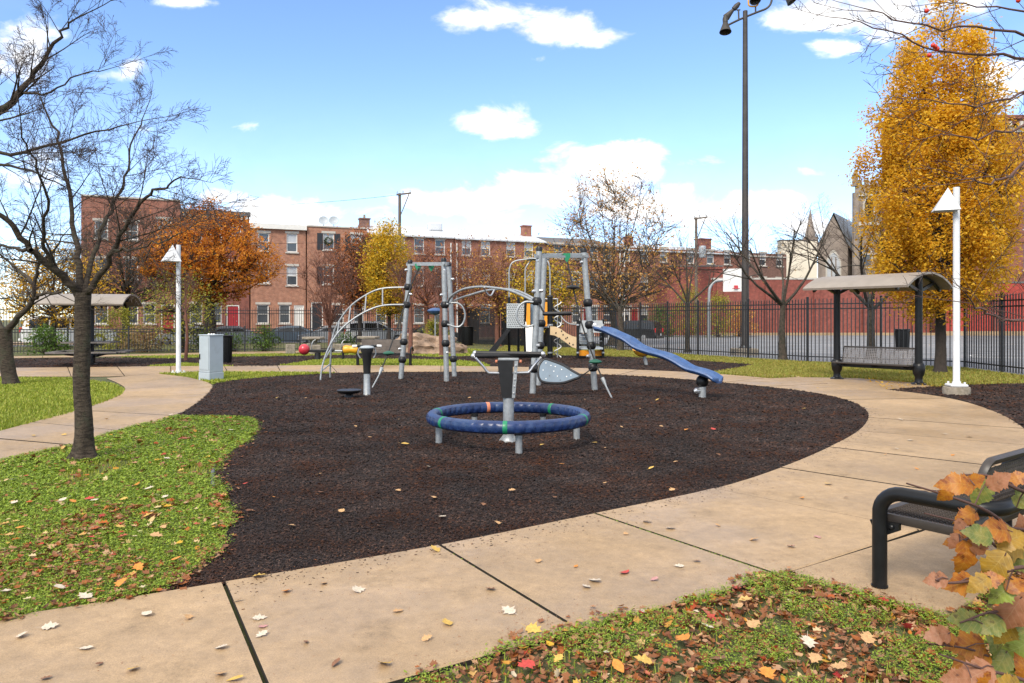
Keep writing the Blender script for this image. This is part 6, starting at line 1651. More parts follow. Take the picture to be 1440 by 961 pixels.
def lancet(name, x0, x1, z0, z1, y, mat, n=8):
    cx = (x0 + x1) / 2; hw = (x1 - x0) / 2; zs = z1 - hw * 1.5; pts = [(x0, y, z0), (x1, y, z0), (x1, y, zs)]
    for k in range(1, n): a = k / n; pts.append((x1 - hw * a, y, zs + (z1 - zs) * math.sin(a * PI / 2)))
    pts.append((cx, y, z1))
    for k in range(n - 1, 0, -1): a = k / n; pts.append((x0 + hw * a, y, zs + (z1 - zs) * math.sin(a * PI / 2)))
    pts.append((x0, y, zs)); b = MB(); b.prism(pts, (0, .1, 0)); return b.build(name, mat, t, smooth=0)
lancet('window_surround', w * .26, w * .78, ZZ(392), ZZ(352), -.06, m_stone_trim); lancet('window', w * .31, w * .73, ZZ(391), ZZ(356), -.12, m_blind)
for f in (.45, .59): b = MB(); b.box((w * f, -.16, (ZZ(391) + ZZ(362)) / 2), (.14, .08, ZZ(362) - ZZ(391))); b.build('mullion', m_church, t, smooth=0)
tx0, tx1, th = X(1196) - ox, X(1248) - ox, ZZ(262); tw = tx1 - tx0
wall_holes(tw, th, []).build('tower_wall', m_church, t, smooth=0).location = (tx0, -1.5, 0)
b = MB()
for x in (tx0, tx1): b.add([(x, -1.5, 0), (x + 3.2, 5.5, 0), (x + 3.2, 5.5, th), (x, -1.5, th)], [(0, 1, 2, 3)])
b.add([(tx0, -1.5, th), (tx1, -1.5, th), (tx1 + 3.2, 5.5, th), (tx0 + 3.2, 5.5, th)], [(0, 1, 2, 3)]); b.build('tower_side', m_church, t, smooth=0)
for x in (tx0, tx1):
    b = MB(); b.box((x, -1.6, th * .47), (.7, .6, th * .94)); b.build('buttress', m_church, t, smooth=0)
    b = MB(); b.lathe([(.42, th - .3), (.42, th + 1.2), (.5, th + 1.3), (.02, th + 2.3)], 8, (x, -1.5, 0)); b.build('pinnacle', m_church, t, smooth=.3)
for z, hh in ((th - 1.6, .35), (ZZ(317), .5), (ZZ(358), .4)): b = MB(); b.box(((tx0 + tx1) / 2, -1.62, z), (tw + .3, .3, hh)); b.build('string_course', m_stone_trim, t, smooth=0)
for k in range(5): b = MB(); b.box((tx0 + .75 + k * (tw - 1.5) / 4, -1.35, th + .35), (.55, .4, .7)); b.build('merlon', m_church, t, smooth=0)
lancet('belfry_surround', tx0 + tw * .20, tx0 + tw * .52, ZZ(309), ZZ(277), -1.58, m_stone_trim); lancet('belfry_louvre', tx0 + tw * .25, tx0 + tw * .47, ZZ(308), ZZ(280), -1.64, m_shut)
lancet('tower_window_surround', tx0 + tw * .14, tx0 + tw * .48, ZZ(378), ZZ(346), -1.58, m_stone_trim); lancet('tower_window', tx0 + tw * .2, tx0 + tw * .42, ZZ(376), ZZ(349), -1.64, m_glass)
t = thing('church_spire', 'slender stone spire beyond the cream building', 'spire', Vector((X(1139.5, 135), 135, 0)))
z1 = ZZ(297, 135); z0 = ZZ(346, 135)
b = MB(); b.lathe([(1.25, 0), (1.25, z0), (1.35, z0 + .1), (.35, z1 - 1.6), (.12, z1), (.02, z1 + .6)], 8); b.build('shaft', m_church, t, smooth=.2)
for k in range(4):
    a = k * PI / 2 + PI / 4; b = MB(); b.lathe([(.3, z0 - 1), (.3, z0 + .8), (.02, z0 + 2)], 6, (1.2 * math.cos(a), 1.2 * math.sin(a), 0)); b.build('pinnacle', m_church, t, smooth=.2)

# ------------------------------------------------------------------ utility poles and wires
m_wood = pm('pole_wood', (0.12, 0.095, 0.075), .9, var=.2, scale=2)
def upole(x, d, ytop, label, lean=0):
    a = Vector(((x - 720) * d / F, d, -.35)); z = EYE + (HZ - ytop) * d / F
    t = thing('utility_pole', label, 'utility pole', a); h = z + .35
    b = MB(); b.lathe([(.17, -.05), (.12, h)], 12); b.build('pole', m_wood, t)
    b = MB(); b.beam((-.25, -.12, h - .15), (1.0, -.12, h), .1, .13); b.build('cross_arm', m_wood, t, smooth=0)
    b = MB(); b.beam((.06, -.14, h - 2.0), (.82, -.14, h - .1), .06, .07); b.build('brace', m_wood, t, smooth=0)
    for k in (-.2, .3, .9):
        b = MB(); b.lathe([(.03, h - .05 + .1 * k), (.06, h + .1 + .1 * k), (.03, h + .2 + .1 * k)], 8, (k, -.12, 0)); b.build('insulator', m_grey, t)
    return t
upole(562, 63, 272, 'wooden utility pole with braced arm behind the yellow tree')
u2 = upole(979, 69, 306, 'wooden utility pole with transformer behind the annex')
b = MB(); b.lathe([(.3, 7.6), (.34, 7.7), (.34, 8.6), (.3, 8.7)], 14, (.55, -.1, 0)); b.build('transformer', m_grey, u2)
m_wire = pm('cable', (0.02, 0.02, 0.02), .6)
for k, (p, q, sag, lab) in enumerate((((-60, 283, 50), (562, 274, 63), .8, 'thin overhead cable above the roofs running to the utility pole'), ((60, 330, 48), (560, 336, 62.5), .5, 'overhead cable crossing in front of the shuttered windows'), ((60, 374, 48), (560, 380, 62.5), .4, 'lower overhead cable crossing the tan brick houses'))):
    a, c = P(*p), P(*q); pts = [a.lerp(c, i / 14) - Vector((0, 0, sag * 4 * (i / 14) * (1 - i / 14))) for i in range(15)]
    b = MB(); b.tube([x - a for x in pts], .014, 5); o = b.build('overhead_cable', m_wire); o.location = a; tag(o, lab, 'cable')

# ================================================================== CARS
m_tyre = pm('tyre', (0.015, 0.015, 0.016), .8, var=.2, scale=8)
m_rimm = pm('wheel_rim', (0.4, 0.41, 0.42), .35, .7, var=.1, scale=8)
m_carglass = pm('car_glass', (0.012, 0.016, 0.02), .05, var=.1, scale=2, spec=.7)
m_tail = pm('tail_light', (0.45, 0.015, 0.012), .25, var=.1, scale=6)
m_head = pm('head_light', (0.6, 0.62, 0.64), .15, var=.05, scale=6)
def car(label, pos, rz, paint, kind='sedan'):
    t = thing('parked_car', label, 'car', pos, rz, 'cars parked along the street')
    if kind == 'sedan': L_, Wd, prof, cab = 4.5, 1.78, [(-2.25, .35), (-2.22, .75), (-2.0, .92), (-1.3, .98), (1.0, .95), (1.9, .82), (2.2, .68), (2.25, .4), (2.1, .25), (-2.1, .25)], [(-1.75, .95), (-1.1, 1.38), (-.5, 1.45), (.3, 1.43), (1.25, .94)]
    else: L_, Wd, prof, cab = 4.8, 1.9, [(-2.38, .4), (-2.4, .8), (-2.36, 1.02), (-1.3, 1.06), (1.05, 1.05), (2.0, .98), (2.35, .82), (2.4, .45), (2.25, .3), (-2.25, .3)], [(-2.33, 1.02), (-2.15, 1.66), (-1.7, 1.78), (.2, 1.75), (1.3, 1.04)]
    def loft(name, pr, y0, y1, mat, bulge):
        b = MB(); k = len(pr); V = []
        for f, y, s, dz in ((0, -y0, .985, 0), (1, -y1, 1, 0), (2, y1, 1, 0), (3, y0, .985, 0)):
            for (x, z) in pr: V.append((x * s, y, z))
        fs = [(r * k + i, r * k + (i + 1) % k, (r + 1) * k + (i + 1) % k, (r + 1) * k + i) for r in range(3) for i in range(k)] + [tuple(range(k)), tuple(range(3 * k, 4 * k))]
        b.add(V, fs); return b.build(name, mat, t, smooth=.5)
    loft('body', prof, Wd / 2, Wd / 2 - .1, paint, 0)
    # cabin narrows upward
    zb, zt_ = cab[0][1], max(z for _, z in cab); V = []; k = len(cab)
    for s in (-1, 1):
        for (x, z) in cab: f = (z - zb) / (zt_ - zb); V.append((x, s * (Wd / 2 - .08 - .17 * f), z - .03))
    b = MB(); b.add(V, [tuple(range(k)), tuple(range(2 * k - 1, k - 1, -1))] + [(i, i + 1, k + i + 1, k + i) for i in range(k - 1)]); b.build('cabin', paint, t, smooth=.5)
    for s in (-1, 1):
        x0, x1 = cab[0][0], cab[-1][0]; cuts = [(.10, .36), (.39, .64), (.67, .90)] if kind != 'sedan' else [(.16, .50), (.53, .84)]
        def topz(x):
            for i in range(k - 1):
                if cab[i][0] <= x <= cab[i + 1][0]: return cab[i][1] + (cab[i + 1][1] - cab[i][1]) * (x - cab[i][0]) / (cab[i + 1][0] - cab[i][0])
            return zb
        for c0, c1 in cuts:
            xa, xb = x0 + (x1 - x0) * c0, x0 + (x1 - x0) * c1; pts = []
            for (x, tz) in ((xa, 0), (xb, 0), (xb, 1), ((xa + xb) / 2, 1), (xa, 1)):
                z = zb + .05 if not tz else max(zb + .08, topz(x) - .17)
                f = (z - zb) / (zt_ - zb); pts.append((x, s * (Wd / 2 - .08 - .17 * f + .002), z))
            b = MB(); b.prism(pts, (0, s * .012, 0)); b.build('side_window', m_carglass, t, smooth=0)
        b = MB(); b.box((1.05, s * (Wd / 2 + .06), zb + .08), (.16, .16, .12), bev=.03); b.build('mirror', paint, t, smooth=.4)
        b = MB(); b.box((-L_ / 2 + .05, s * (Wd / 2 - .16), .84 if kind == 'sedan' else .95), (.14, .28, .16 if kind == 'sedan' else .34), bev=.03); b.build('tail_light', m_tail, t, smooth=.4)
        b = MB(); b.box((L_ / 2 - .13, s * (Wd / 2 - .22), .68 if kind == 'sedan' else .8), (.22, .34, .14), bev=.03); b.build('headlight', m_head, t, smooth=.4)
        for x in (-L_ * .3, L_ * .31):
            r = .33 if kind == 'sedan' else .37
            b = MB(); b.lathe([(r * .6, -.1), (r * .95, -.11), (r, -.07), (r, .07), (r * .95, .11), (r * .6, .1)], 24, (x, s * (Wd / 2 - .1), r), (0, s, 0)); wo = b.build('wheel', m_tyre, t, smooth=.6)
            b = MB(); b.lathe([(r * .62, 0), (r * .6, .1), (r * .3, .115), (.02, .12)], 16, (x, s * (Wd / 2 - .1), r), (0, s, 0)); b.build('rim', m_rimm, wo)
    # front and rear screens
    for i, (a_, c_) in enumerate(((cab[0], cab[1]), (cab[-1], cab[-2]))):
        s_ = -1 if i == 0 else 1; pts = []
        for (q, y) in ((.1, -1), (.1, 1), (.88, 1), (.88, -1)):
            x = a_[0] + (c_[0] - a_[0]) * q; z = a_[1] + (c_[1] - a_[1]) * q; f = (z - zb) / (zt_ - zb); pts.append((x + s_ * .004, y * (Wd / 2 - .16 - .17 * f), z - .02))
        b = MB(); b.prism(pts, (s_ * .012, 0, .008)); b.build('windscreen' if i else 'rear_window', m_carglass, t, smooth=0)
    for x, z in ((-L_ / 2 - .02, .42), (L_ / 2 + .01, .42)): b = MB(); b.box((x, 0, z), (.12, Wd - .2, .2), bev=.05); b.build('bumper', paint, t, smooth=.4)
    b = MB(); b.box((-L_ / 2 - .085, 0, .62), (.02, .32, .16)); b.build('number_plate', m_trim, t, smooth=0)
    return t
def paint(n, c): return pm('paint_' + n, c, .3, .1, var=.03, scale=2, coat=.8)
ZS = -.335
def cs(x, off):                                  # place along the kerb seen at photo column x
    k = (x - 720) / F; s = (k * (71.3 - UX * off) - UY * off) / (UX - k * UY); return along(s, off, ZS)
car('white wagon with red tail lights behind the street fence', cs(527, 11.0), ROT, paint('white', (.78, .79, .80)), 'suv')
car('silver saloon partly hidden by the grey cabinet', cs(330, 10.6), ROT, paint('silver', (.40, .42, .44)))
car('white saloon behind the dark trunk of the orange tree', cs(266, 10.6), ROT + PI, paint('white2', (.66, .66, .66)))
car('blue-grey saloon before the wreathed white door', cs(415, 10.4), ROT, paint('bluegrey', (.16, .21, .26)))
car('black saloon behind the rock and bench', cs(610, 10.8), ROT, paint('black', (.012, .012, .014)))
car('pale silver saloon by the wreathed door beyond the game table', cs(462, 10.8), ROT + PI, paint('silver', (.40, .42, .44)))
car('black wagon with red tail lights behind the tall fence near the annex', Vector(((888 - 720) * 60 / F, 60, -.3)), ROT + PI / 2 + .6, paint('black', (.012, .012, .014)), 'suv')
car('white van-like wagon behind the low fence beside the picnic shelter', Vector((-25.6, 43.0, -.02)), ROT, paint('white', (.62, .63, .64)), 'suv')
car('pale wagon nearest the leaning tree behind the low fence', Vector((-31.0, 40.8, -.02)), ROT, paint('white2', (.66, .66, .66)), 'suv')
# ================================================================== GROUND COVER, LEAVES, MULCH CHIPS
rng = np.random.default_rng(77)
l_clover = leafm('clover', [(0.07, 0.12, 0.012), (0.16, 0.25, 0.02), (0.26, 0.36, 0.032), (0.33, 0.42, 0.055), (0.20, 0.29, 0.027)], .3)
l_grass = leafm('grass_blades', [(0.16, 0.22, 0.02), (0.26, 0.32, 0.03), (0.34, 0.38, 0.045), (0.38, 0.36, 0.08)], .3)
l_dry = leafm('dry_grass', [(0.22, 0.23, 0.035), (0.32, 0.26, 0.06), (0.24, 0.29, 0.04), (0.38, 0.28, 0.08)], .3)
l_litter = leafm('leaf_litter', [(0.16, 0.06, 0.022), (0.30, 0.115, 0.04), (0.10, 0.04, 0.02), (0.36, 0.17, 0.075), (0.42, 0.25, 0.14), (0.20, 0.08, 0.035), (0.33, 0.10, 0.02), (0.14, 0.055, 0.03)], .15)
l_litter2 = leafm('leaf_litter_bright', [(0.62, 0.52, 0.36), (0.55, 0.33, 0.03), (0.45, 0.12, 0.02), (0.40, 0.03, 0.03), (0.60, 0.45, 0.22), (0.50, 0.24, 0.03)], .2)
ISLAND = gpoly(ISLAND_MULCH, 5, False) + [G(100, 858), G(0, 877.5), G(-140, 905), G(-420, 905), G(-260, 700), G(-140, 691), G(0, 651), G(100, 629), G(167, 608)]
BOTTOM = [G(590, 965), G(700, 926), G(812, 894), G(905, 869), G(1000, 840), G(1093, 816), G(1190, 839), G(1250, 858.5), G(1327, 877), G(1372, 851), G(1440, 771), G(1500, 760), G(1800, 850), G(1700, 1300), G(600, 1300)]
FARL = [G(0, 608.5), G(80, 588.5), G(140, 570.5), G(171, 557), G(175, 549), G(160, 541), G(100, 533), G(0, 532), G(-130, 533), G(-200, 640)]
def sample(poly, n, fall=0.0, ymax=None):
    xs = [p[0] for p in poly]; ys = [p[1] for p in poly]; out = np.zeros((0, 2))
    while len(out) < n:
        X = rng.uniform(min(xs), max(xs), n * 2); Y = rng.uniform(min(ys), max(ys), n * 2)
        k = inside(poly, X, Y) & (np.abs(X) < Y * .80 + .6)
        if fall: k &= rng.uniform(0, 1, n * 2) < np.clip((min(ys) / np.maximum(Y, .1)) ** fall, 0, 1)
        out = np.concatenate([out, np.stack([X[k], Y[k]], 1)])
    return out[:n]
from mathutils import noise as mnoise
def field(xy, sc, seed=0.0):
    return np.array([mnoise.noise(Vector((x * sc, y * sc, seed))) for x, y in xy])
def cover(name, poly, n, size, h, mat, fall=1.0, clump=None, tilt=.55, tpl=LEAF4, thresh=None, z0=0.0, zexp=1.0, grow_edge=False):
    xy = sample(poly, n, fall)
    if thresh is not None:
        f = field(xy, clump[0], clump[1]) + field(xy, clump[0] * 3.1, clump[1] + 5) * .5
        xy = xy[f > thresh]
    m = len(xy); d = np.maximum(xy[:, 1] / 5.0, .75)
    z = z0 + h * rng.uniform(0, 1, m) ** zexp
    pos = np.concatenate([xy, z[:, None]], 1)
    V, Fc = scatter(tpl[0], tpl[1], pos, rot_field(rng, m, tilt=tilt), size * rng.uniform(.6, 1.4, m) * np.clip(d, .75, 1.9))
    return stuff(np_mesh(name, V, Fc, mat))
BLADE = ([(0, -.06, 0), (0, .06, 0), (.16, .045, .55), (.16, -.045, .55), (.5, 0, 1.0)], None)
def blades(name, poly, n, h, mat, fall=1.0, clump=None, thresh=None):
    xy = sample(poly, n, fall)
    if thresh is not None:
        f = field(xy, clump[0], clump[1]); xy = xy[f > thresh]
    m = len(xy); d = np.clip(xy[:, 1] / 6.0, .8, 3.0)
    tv = np.array([(0, -.07, 0), (0, .07, 0), (.18, .05, .6), (.42, 0, 1.0), (.18, -.05, .6)])
    tf = np.array([(0, 1, 2, 4), (4, 2, 3, 3)])
    pos = np.concatenate([xy, np.full((m, 1), .0)], 1); rot = rot_field(rng, m, tilt=.35)
    sc = h * rng.uniform(.5, 1.3, m)
    S3 = np.stack([sc, sc * d, sc], 1)
    V, Fa = scatter(tv, [(0, 1, 2), (0, 2, 4), (4, 2, 3)], pos, rot, S3)
    return stuff(np_mesh(name, V, Fa, mat))
CLUMP = (1.5, 3.3)
cover('clover', ISLAND, 150000, .019, .05, l_clover, .9, CLUMP, thresh=-.5)
blades('grass', ISLAND, 34000, .042, l_grass, .4)
cover('clover', BOTTOM, 120000, .016, .04, l_clover, 0.3, (2.4, 8.1), thresh=.02, z0=.028)
blades('grass', BOTTOM, 6000, .05, l_grass, .5, (2.2, 8.1), -.15)
blades('grass', FARL, 50000, .06, l_grass, 0)
cover('clover', FARL, 30000, .02, .03, l_clover, 0)
# lawns behind the path
for poly, n, m in (([G(222, 527), G(262, 531.5), G(300, 541), G(340, 534.5), G(400, 529.5), G(474, 525.8), G(395, 525), G(320, 524.7), G(240, 525.7)], 9000, l_grass),
                   ([G(415, 512), G(450, 506), G(520, 506), G(640, 507.5), G(680, 511.5), G(690, 516), G(620, 515.5), G(535, 515), G(465, 514.8), G(390, 515.3)], 12000, l_grass),
                   ([G(205, 516.4), G(262, 512), G(330, 516.4)], 2500, l_grass),
                   ([G(170, 503), G(240, 504.6), G(330, 502), G(440, 500.6), G(500, 499.6), G(560, 499), G(520, 497), G(430, 497.5), G(310, 499.5), G(180, 502)], 5000, l_grass),
                   ([G(560, 499), G(610, 502.5), G(690, 500), G(700, 494), G(640, 490), G(560, 492)], 8000, l_grass),
                   ([G(690, 500), G(760, 499.5), G(850, 501.5), G(900, 503), G(990, 508), G(1067, 513.5), (8.6, 30.5), (5.0, 37.5), (2.4, 40.0), (-.4, 43)], 26000, l_dry),
                   ([G(1067, 514), G(1000, 525.5), G(1075, 532.7), G(1120, 531), G(1205, 532.6), G(1296, 540), G(1318, 546), G(1360, 542.5), G(1440, 540.5), (13.8, 18.5), (14.35, 23.6), (10.6, 26.8), (8.3, 30.9)], 60000, l_dry)):
    blades('grass', poly, n, .07, m, 0)
    cover('clover', poly, n // 2, .03, .03, l_clover if m is l_grass else l_dry, 0)
# leaf litter: dense under the near shrub, along the lawn edge, scattered elsewhere
LOBED = ([(-.5, 0, .0), (-.32, -.16, .05), (-.1, -.42, .10), (.0, -.2, .04), (.22, -.34, .12), (.26, -.12, .03), (.5, 0, .1), (.24, .13, .03), (.2, .36, .10), (-.02, .2, .05), (-.14, .40, .12), (-.34, .15, .04), (-.1, 0, -.03)], [(12, i, (i + 1) % 12) for i in range(12)])
CURL = ([(-.5, 0, .12), (-.2, -.22, .16), (.2, -.2, .14), (.5, 0, .2), (.2, .2, .02), (-.2, .24, .0), (-.15, 0, -.06), (.2, 0, -.06)], LEAF8[1])
for k, (tp_, n_, sz_, m_) in enumerate(((LEAF8, 1500, .05, l_litter), (LOBED, 3300, .062, l_litter), (CURL, 3000, .055, l_litter), (LEAF8, 3500, .026, l_litter), (LOBED, 330, .07, l_litter2), (CURL, 260, .06, l_litter2))):
    cover('leaf_litter', BOTTOM, n_, sz_, .035, m_, .3, None, .55, tp_, None, .006 + .01 * (k > 3))
BARE = (1.9, 2.2)
ISF = [G(0, 877), G(100, 859), G(200, 840), G(275, 803), G(321, 748), G(322, 700), G(200, 715), G(80, 720), G(0, 735), G(-160, 740), G(-200, 900)]
cover('leaf_litter', ISF, 1500, .05, .04, l_litter, .8, (1.7, 4.4), .5, LOBED, -.02, .012)
cover('leaf_litter', ISF, 1500, .045, .04, l_litter, .8, (1.7, 4.4), .5, CURL, -.05, .012)
cover('leaf_litter', ISF, 200, .055, .03, l_litter2, .6, None, .4, LOBED, None, .03)
cover('leaf_litter', ISLAND, 1300, .042, .03, l_litter, .5, None, .4, LOBED, None, .015)
cover('leaf_litter', ISLAND, 160, .045, .03, l_litter2, .4, None, .4, LOBED, None, .03)
cover('leaf_litter', [G(1248, 549.5), G(1318, 546), G(1440, 540), (13.8, 18.5), (14.35, 23.6), (10.6, 26.8), (8.3, 30.9), G(1067, 513), G(1205, 532)], 2600, .032, .03, l_gold, 0, None, .4, LEAF4, None, .02)
cover('leaf_litter', [(9.9, 28.9), (14.6, 24.6), (40, 30), (40, 66), (10, 66), (6, 40)], 2500, .03, .004, l_litter2, 0, None, .2, LEAF4, None, .026)
cover('leaf_litter', [(-4, 49), (6, 40), (8, 33), (3, 36), (-5, 40)], 1600, .02, .02, l_gold, 0, None, .3, LEAF4, None, .02)
def joint_weeds(a, c, n, spread, h):
    a, c = G(*a), G(*c); f = rng.uniform(0, 1, n) ** .8; p = np.outer(1 - f, np.array(a)) + np.outer(f, np.array(c)); p[:, :2] += rng.normal(0, spread, (n, 2)); p[:, 2] = .012 + rng.uniform(0, h, n)
    V, Fc = scatter(LEAF4[0], LEAF4[1], p, rot_field(rng, n, tilt=.6), rng.uniform(.007, .016, n)); stuff(np_mesh('joint_moss', V, Fc, l_clover))
joint_weeds((835, 727), (1093, 815), 1500, .009, .018); joint_weeds((1000, 792), (1093, 815), 500, .02, .02); joint_weeds((617, 772), (812, 893), 250, .008, .012); joint_weeds((1003, 691), (1100, 713), 120, .008, .012)
# edging: bits of plastic lawn edge showing, dry leaves caught along it
b = MB(); e = [p + Vector((0, 0, .018)) for p in gpoly([(302, 690), (299, 680), (299, 668), (303, 658)], 4, False)]; b.tube(e, .022, 8)
o = b.build('lawn_edging', pm('edging_plastic', (.10, .105, .11), .6)); tag(o, 'short length of grey plastic edging between lawn and mulch', 'edging')
# bark chips: shards with a ridge
def chips(n, poly, fall, size, name='bark_chips', zb=.016):
    xy = sample(poly, n, fall); m = len(xy); d = np.clip(xy[:, 1] / 6, .8, 2.2)
    tv = np.array([(-.5, -.16, 0), (.5, -.12, 0), (.5, .14, 0), (-.5, .16, 0), (-.42, 0, .16), (.4, .02, .13)])
    tf = [(0, 1, 5), (0, 5, 4), (2, 3, 4), (2, 4, 5), (1, 2, 5), (3, 0, 4)]
    sc = size * rng.uniform(.35, 1.5, m) * d
    S3 = np.stack([sc, sc * rng.uniform(.6, 1.6, m), sc], 1)
    pos = np.concatenate([xy, zb + rng.uniform(0, .012, (m, 1))], 1)
    V, Fc = scatter(tv, tf, pos, rot_field(rng, m, tilt=.35), S3)
    return stuff(np_mesh(name, V, Fc, l_chip))
l_chip = leafm('bark_chip', [(0.009, 0.0055, 0.0045), (0.016, 0.009, 0.007), (0.028, 0.014, 0.0095), (0.011, 0.007, 0.006), (0.050, 0.021, 0.012), (0.015, 0.0095, 0.008), (0.085, 0.038, 0.021)], 0.0, .7)
chips(170000, MAIN, 2.0, .021)
EDGE = [p for p in gpoly(FRONT_EDGE[:12], 5, False)]
ec = np.array([tuple(EDGE[i]) for i in rng.integers(0, len(EDGE), 1500)]) + np.concatenate([rng.normal(0, .16, (1500, 2)), np.zeros((1500, 1))], 1)
V, Fc = scatter([(-.5, -.16, 0), (.5, -.12, 0), (.5, .14, 0), (-.5, .16, 0), (-.42, 0, .16), (.4, .02, .13)], [(0, 1, 5), (0, 5, 4), (2, 3, 4), (2, 4, 5), (1, 2, 5), (3, 0, 4)], ec + np.array([0, 0, .034]), rot_field(rng, 1500, tilt=.12), rng.uniform(.006, .02, 1500)); stuff(np_mesh('bark_chips', V, Fc, l_chip))
chips(12000, MULCH2, 0, .03); chips(22000, [p for p in BACKM], 0, .03)

def patchy(m):
    nt = m.node_tree; b = nt.nodes['Principled BSDF']; lk = b.inputs['Base Color'].links[0]; src = lk.from_socket
    g = nt.nodes.new('ShaderNodeNewGeometry'); n = nt.nodes.new('ShaderNodeTexNoise'); n.inputs['Scale'].default_value = .8; n.inputs['Detail'].default_value = 7; n.inputs['Roughness'].default_value = .62
    nt.links.new(g.outputs['Position'], n.inputs['Vector']); r = nt.nodes.new('ShaderNodeMapRange'); r.inputs['From Min'].default_value = .32; r.inputs['From Max'].default_value = .68; r.inputs['To Min'].default_value = .58; r.inputs['To Max'].default_value = 1.5
    nt.links.new(n.outputs['Fac'], r.inputs['Value']); h = nt.nodes.new('ShaderNodeHueSaturation'); nt.links.new(src, h.inputs['Color']); nt.links.new(r.outputs[0], h.inputs['Value'])
    n2 = nt.nodes.new('ShaderNodeTexNoise'); n2.inputs['Scale'].default_value = 1.7; n2.inputs['Detail'].default_value = 4; nt.links.new(g.outputs['Position'], n2.inputs['Vector'])
    r2 = nt.nodes.new('ShaderNodeMapRange'); r2.inputs['From Min'].default_value = .4; r2.inputs['From Max'].default_value = .65; r2.inputs['To Min'].default_value = .75; r2.inputs['To Max'].default_value = 1.35; nt.links.new(n2.outputs['Fac'], r2.inputs['Value']); nt.links.new(r2.outputs[0], h.inputs['Saturation'])
    nt.links.new(h.outputs[0], b.inputs['Base Color'])
patchy(m_mulch); patchy(l_chip)
def fringe(name, line, n, spread, off, size, mat, tpl, z, zr, tilt=.5):
    pts = np.array([tuple(p) for p in line]); seg = rng.integers(0, len(pts) - 1, n); f = rng.uniform(0, 1, (n, 1)); p = pts[seg] * (1 - f) + pts[seg + 1] * f
    nz = field(p[:, :2], 3.0, 9.0); p = p[nz > -.1]; m_ = len(p)
    p[:, :2] += rng.normal(0, spread, (m_, 2)); p[:, 2] = z + rng.uniform(0, zr, m_)
    V, Fc = scatter(tpl[0], tpl[1], p, rot_field(rng, m_, tilt=tilt), size * rng.uniform(.6, 1.4, m_)); return stuff(np_mesh(name, V, Fc, mat))
e1 = gpoly(ISLAND_MULCH[2:], 6, False); e2 = smooth_line([G(200, 840), G(100, 858), G(0, 877.5), G(-140, 905)], 8); e3 = smooth_line([G(590, 965), G(700, 926), G(812, 894), G(905, 869), G(1000, 840), G(1093, 816), G(1190, 839), G(1250, 858.5), G(1327, 877)], 8); e4 = smooth_line([G(0, 651), G(100, 629), G(167, 608), G(246, 587)], 8)
for e_, n_ in ((e1, 5000), (e2, 3500), (e3, 6000), (e4, 3000)):
    fringe('clover', e_, n_, .035, 0, .016, l_clover, LEAF4, .02, .03)
fringe('leaf_litter', e1, 420, .07, 0, .05, l_litter, LOBED, .025, .015, .3); fringe('leaf_litter', e2, 160, .05, 0, .045, l_litter, CURL, .035, .01, .3); fringe('leaf_litter', e3, 360, .06, 0, .045, l_litter, LOBED, .034, .012, .3)
fringe('path_grit', gpoly(FRONT_EDGE[:12], 5, False), 2200, .22, 0, .009, l_litter, LEAF4, .0335, .002, .15); fringe('path_grit', e3, 1500, .18, 0, .010, l_litter, LEAF4, .0335, .002, .15)
fringe('path_grit', smooth_line([G(150, 880), G(400, 880), G(700, 830), G(1000, 740), G(1200, 660), G(1300, 600)], 6), 1500, .5, 0, .008, l_litter, LEAF4, .0335, .002, .15)

# ------------------------------------------------------------------ single fallen leaves on paving and mulch
def leaf_shape(seed, lobes):
    """fallen leaf: maple-like or plain pointed outline, curled and creased, with a stalk"""
    rg = random.Random(seed); up = []
    if lobes:
        half = [(-.42, .0), (-.44, .10), (-.36, .18), (-.30, .33), (-.22, .27), (-.14, .30), (-.05, .50), (.0, .36), (.05, .33), (.10, .20), (.16, .24), (.30, .30), (.28, .18), (.36, .13), (.52, .0)]
    else:
        half = [(-.5 + i / 12, .24 * math.sin(PI * (i / 12) ** .8) ** .85) for i in range(13)]
    cx, cy, tw = rg.uniform(-.5, 1.3), rg.uniform(.1, .9), rg.uniform(-.5, .5)
    def pt(x, y): return (x, y, cx * .22 * x * x + cy * .55 * y * y + tw * .4 * x * y + .02 * abs(y) + rg.uniform(-.012, .012))
    mid = [pt(x, 0) for x, _ in half]; n = len(half)
    L_ = [pt(x * rg.uniform(.94, 1.06), y * rg.uniform(.85, 1.12)) for x, y in half[1:-1]]; R_ = [pt(x * rg.uniform(.94, 1.06), -y * rg.uniform(.85, 1.12)) for x, y in half[1:-1]]
    fs = []
    for i in range(n - 1):
        for off in (n, n + n - 2):
            q = [i, i + 1] + ([off + i] if i + 1 < n - 1 else []) + ([off + i - 1] if i > 0 else [])
            fs.append(tuple(q))
    b = MB(); b.add(mid + L_ + R_, fs)
    e = mid[0]; b.add([(e[0], -.011, e[2]), (e[0], .011, e[2]), (e[0] - .38, .06 + tw * .1, e[2] + .06), (e[0] - .38, .045 + tw * .1, e[2] + .06)], [(0, 1, 2, 3)])
    return b
LC = {'white': (.52, .44, .34), 'yellow': (.52, .33, .07), 'tan': (.46, .27, .12), 'orange': (.52, .20, .03), 'red': (.45, .05, .035), 'pink': (.44, .22, .20), 'brown': (.20, .09, .04)}
protos = {}
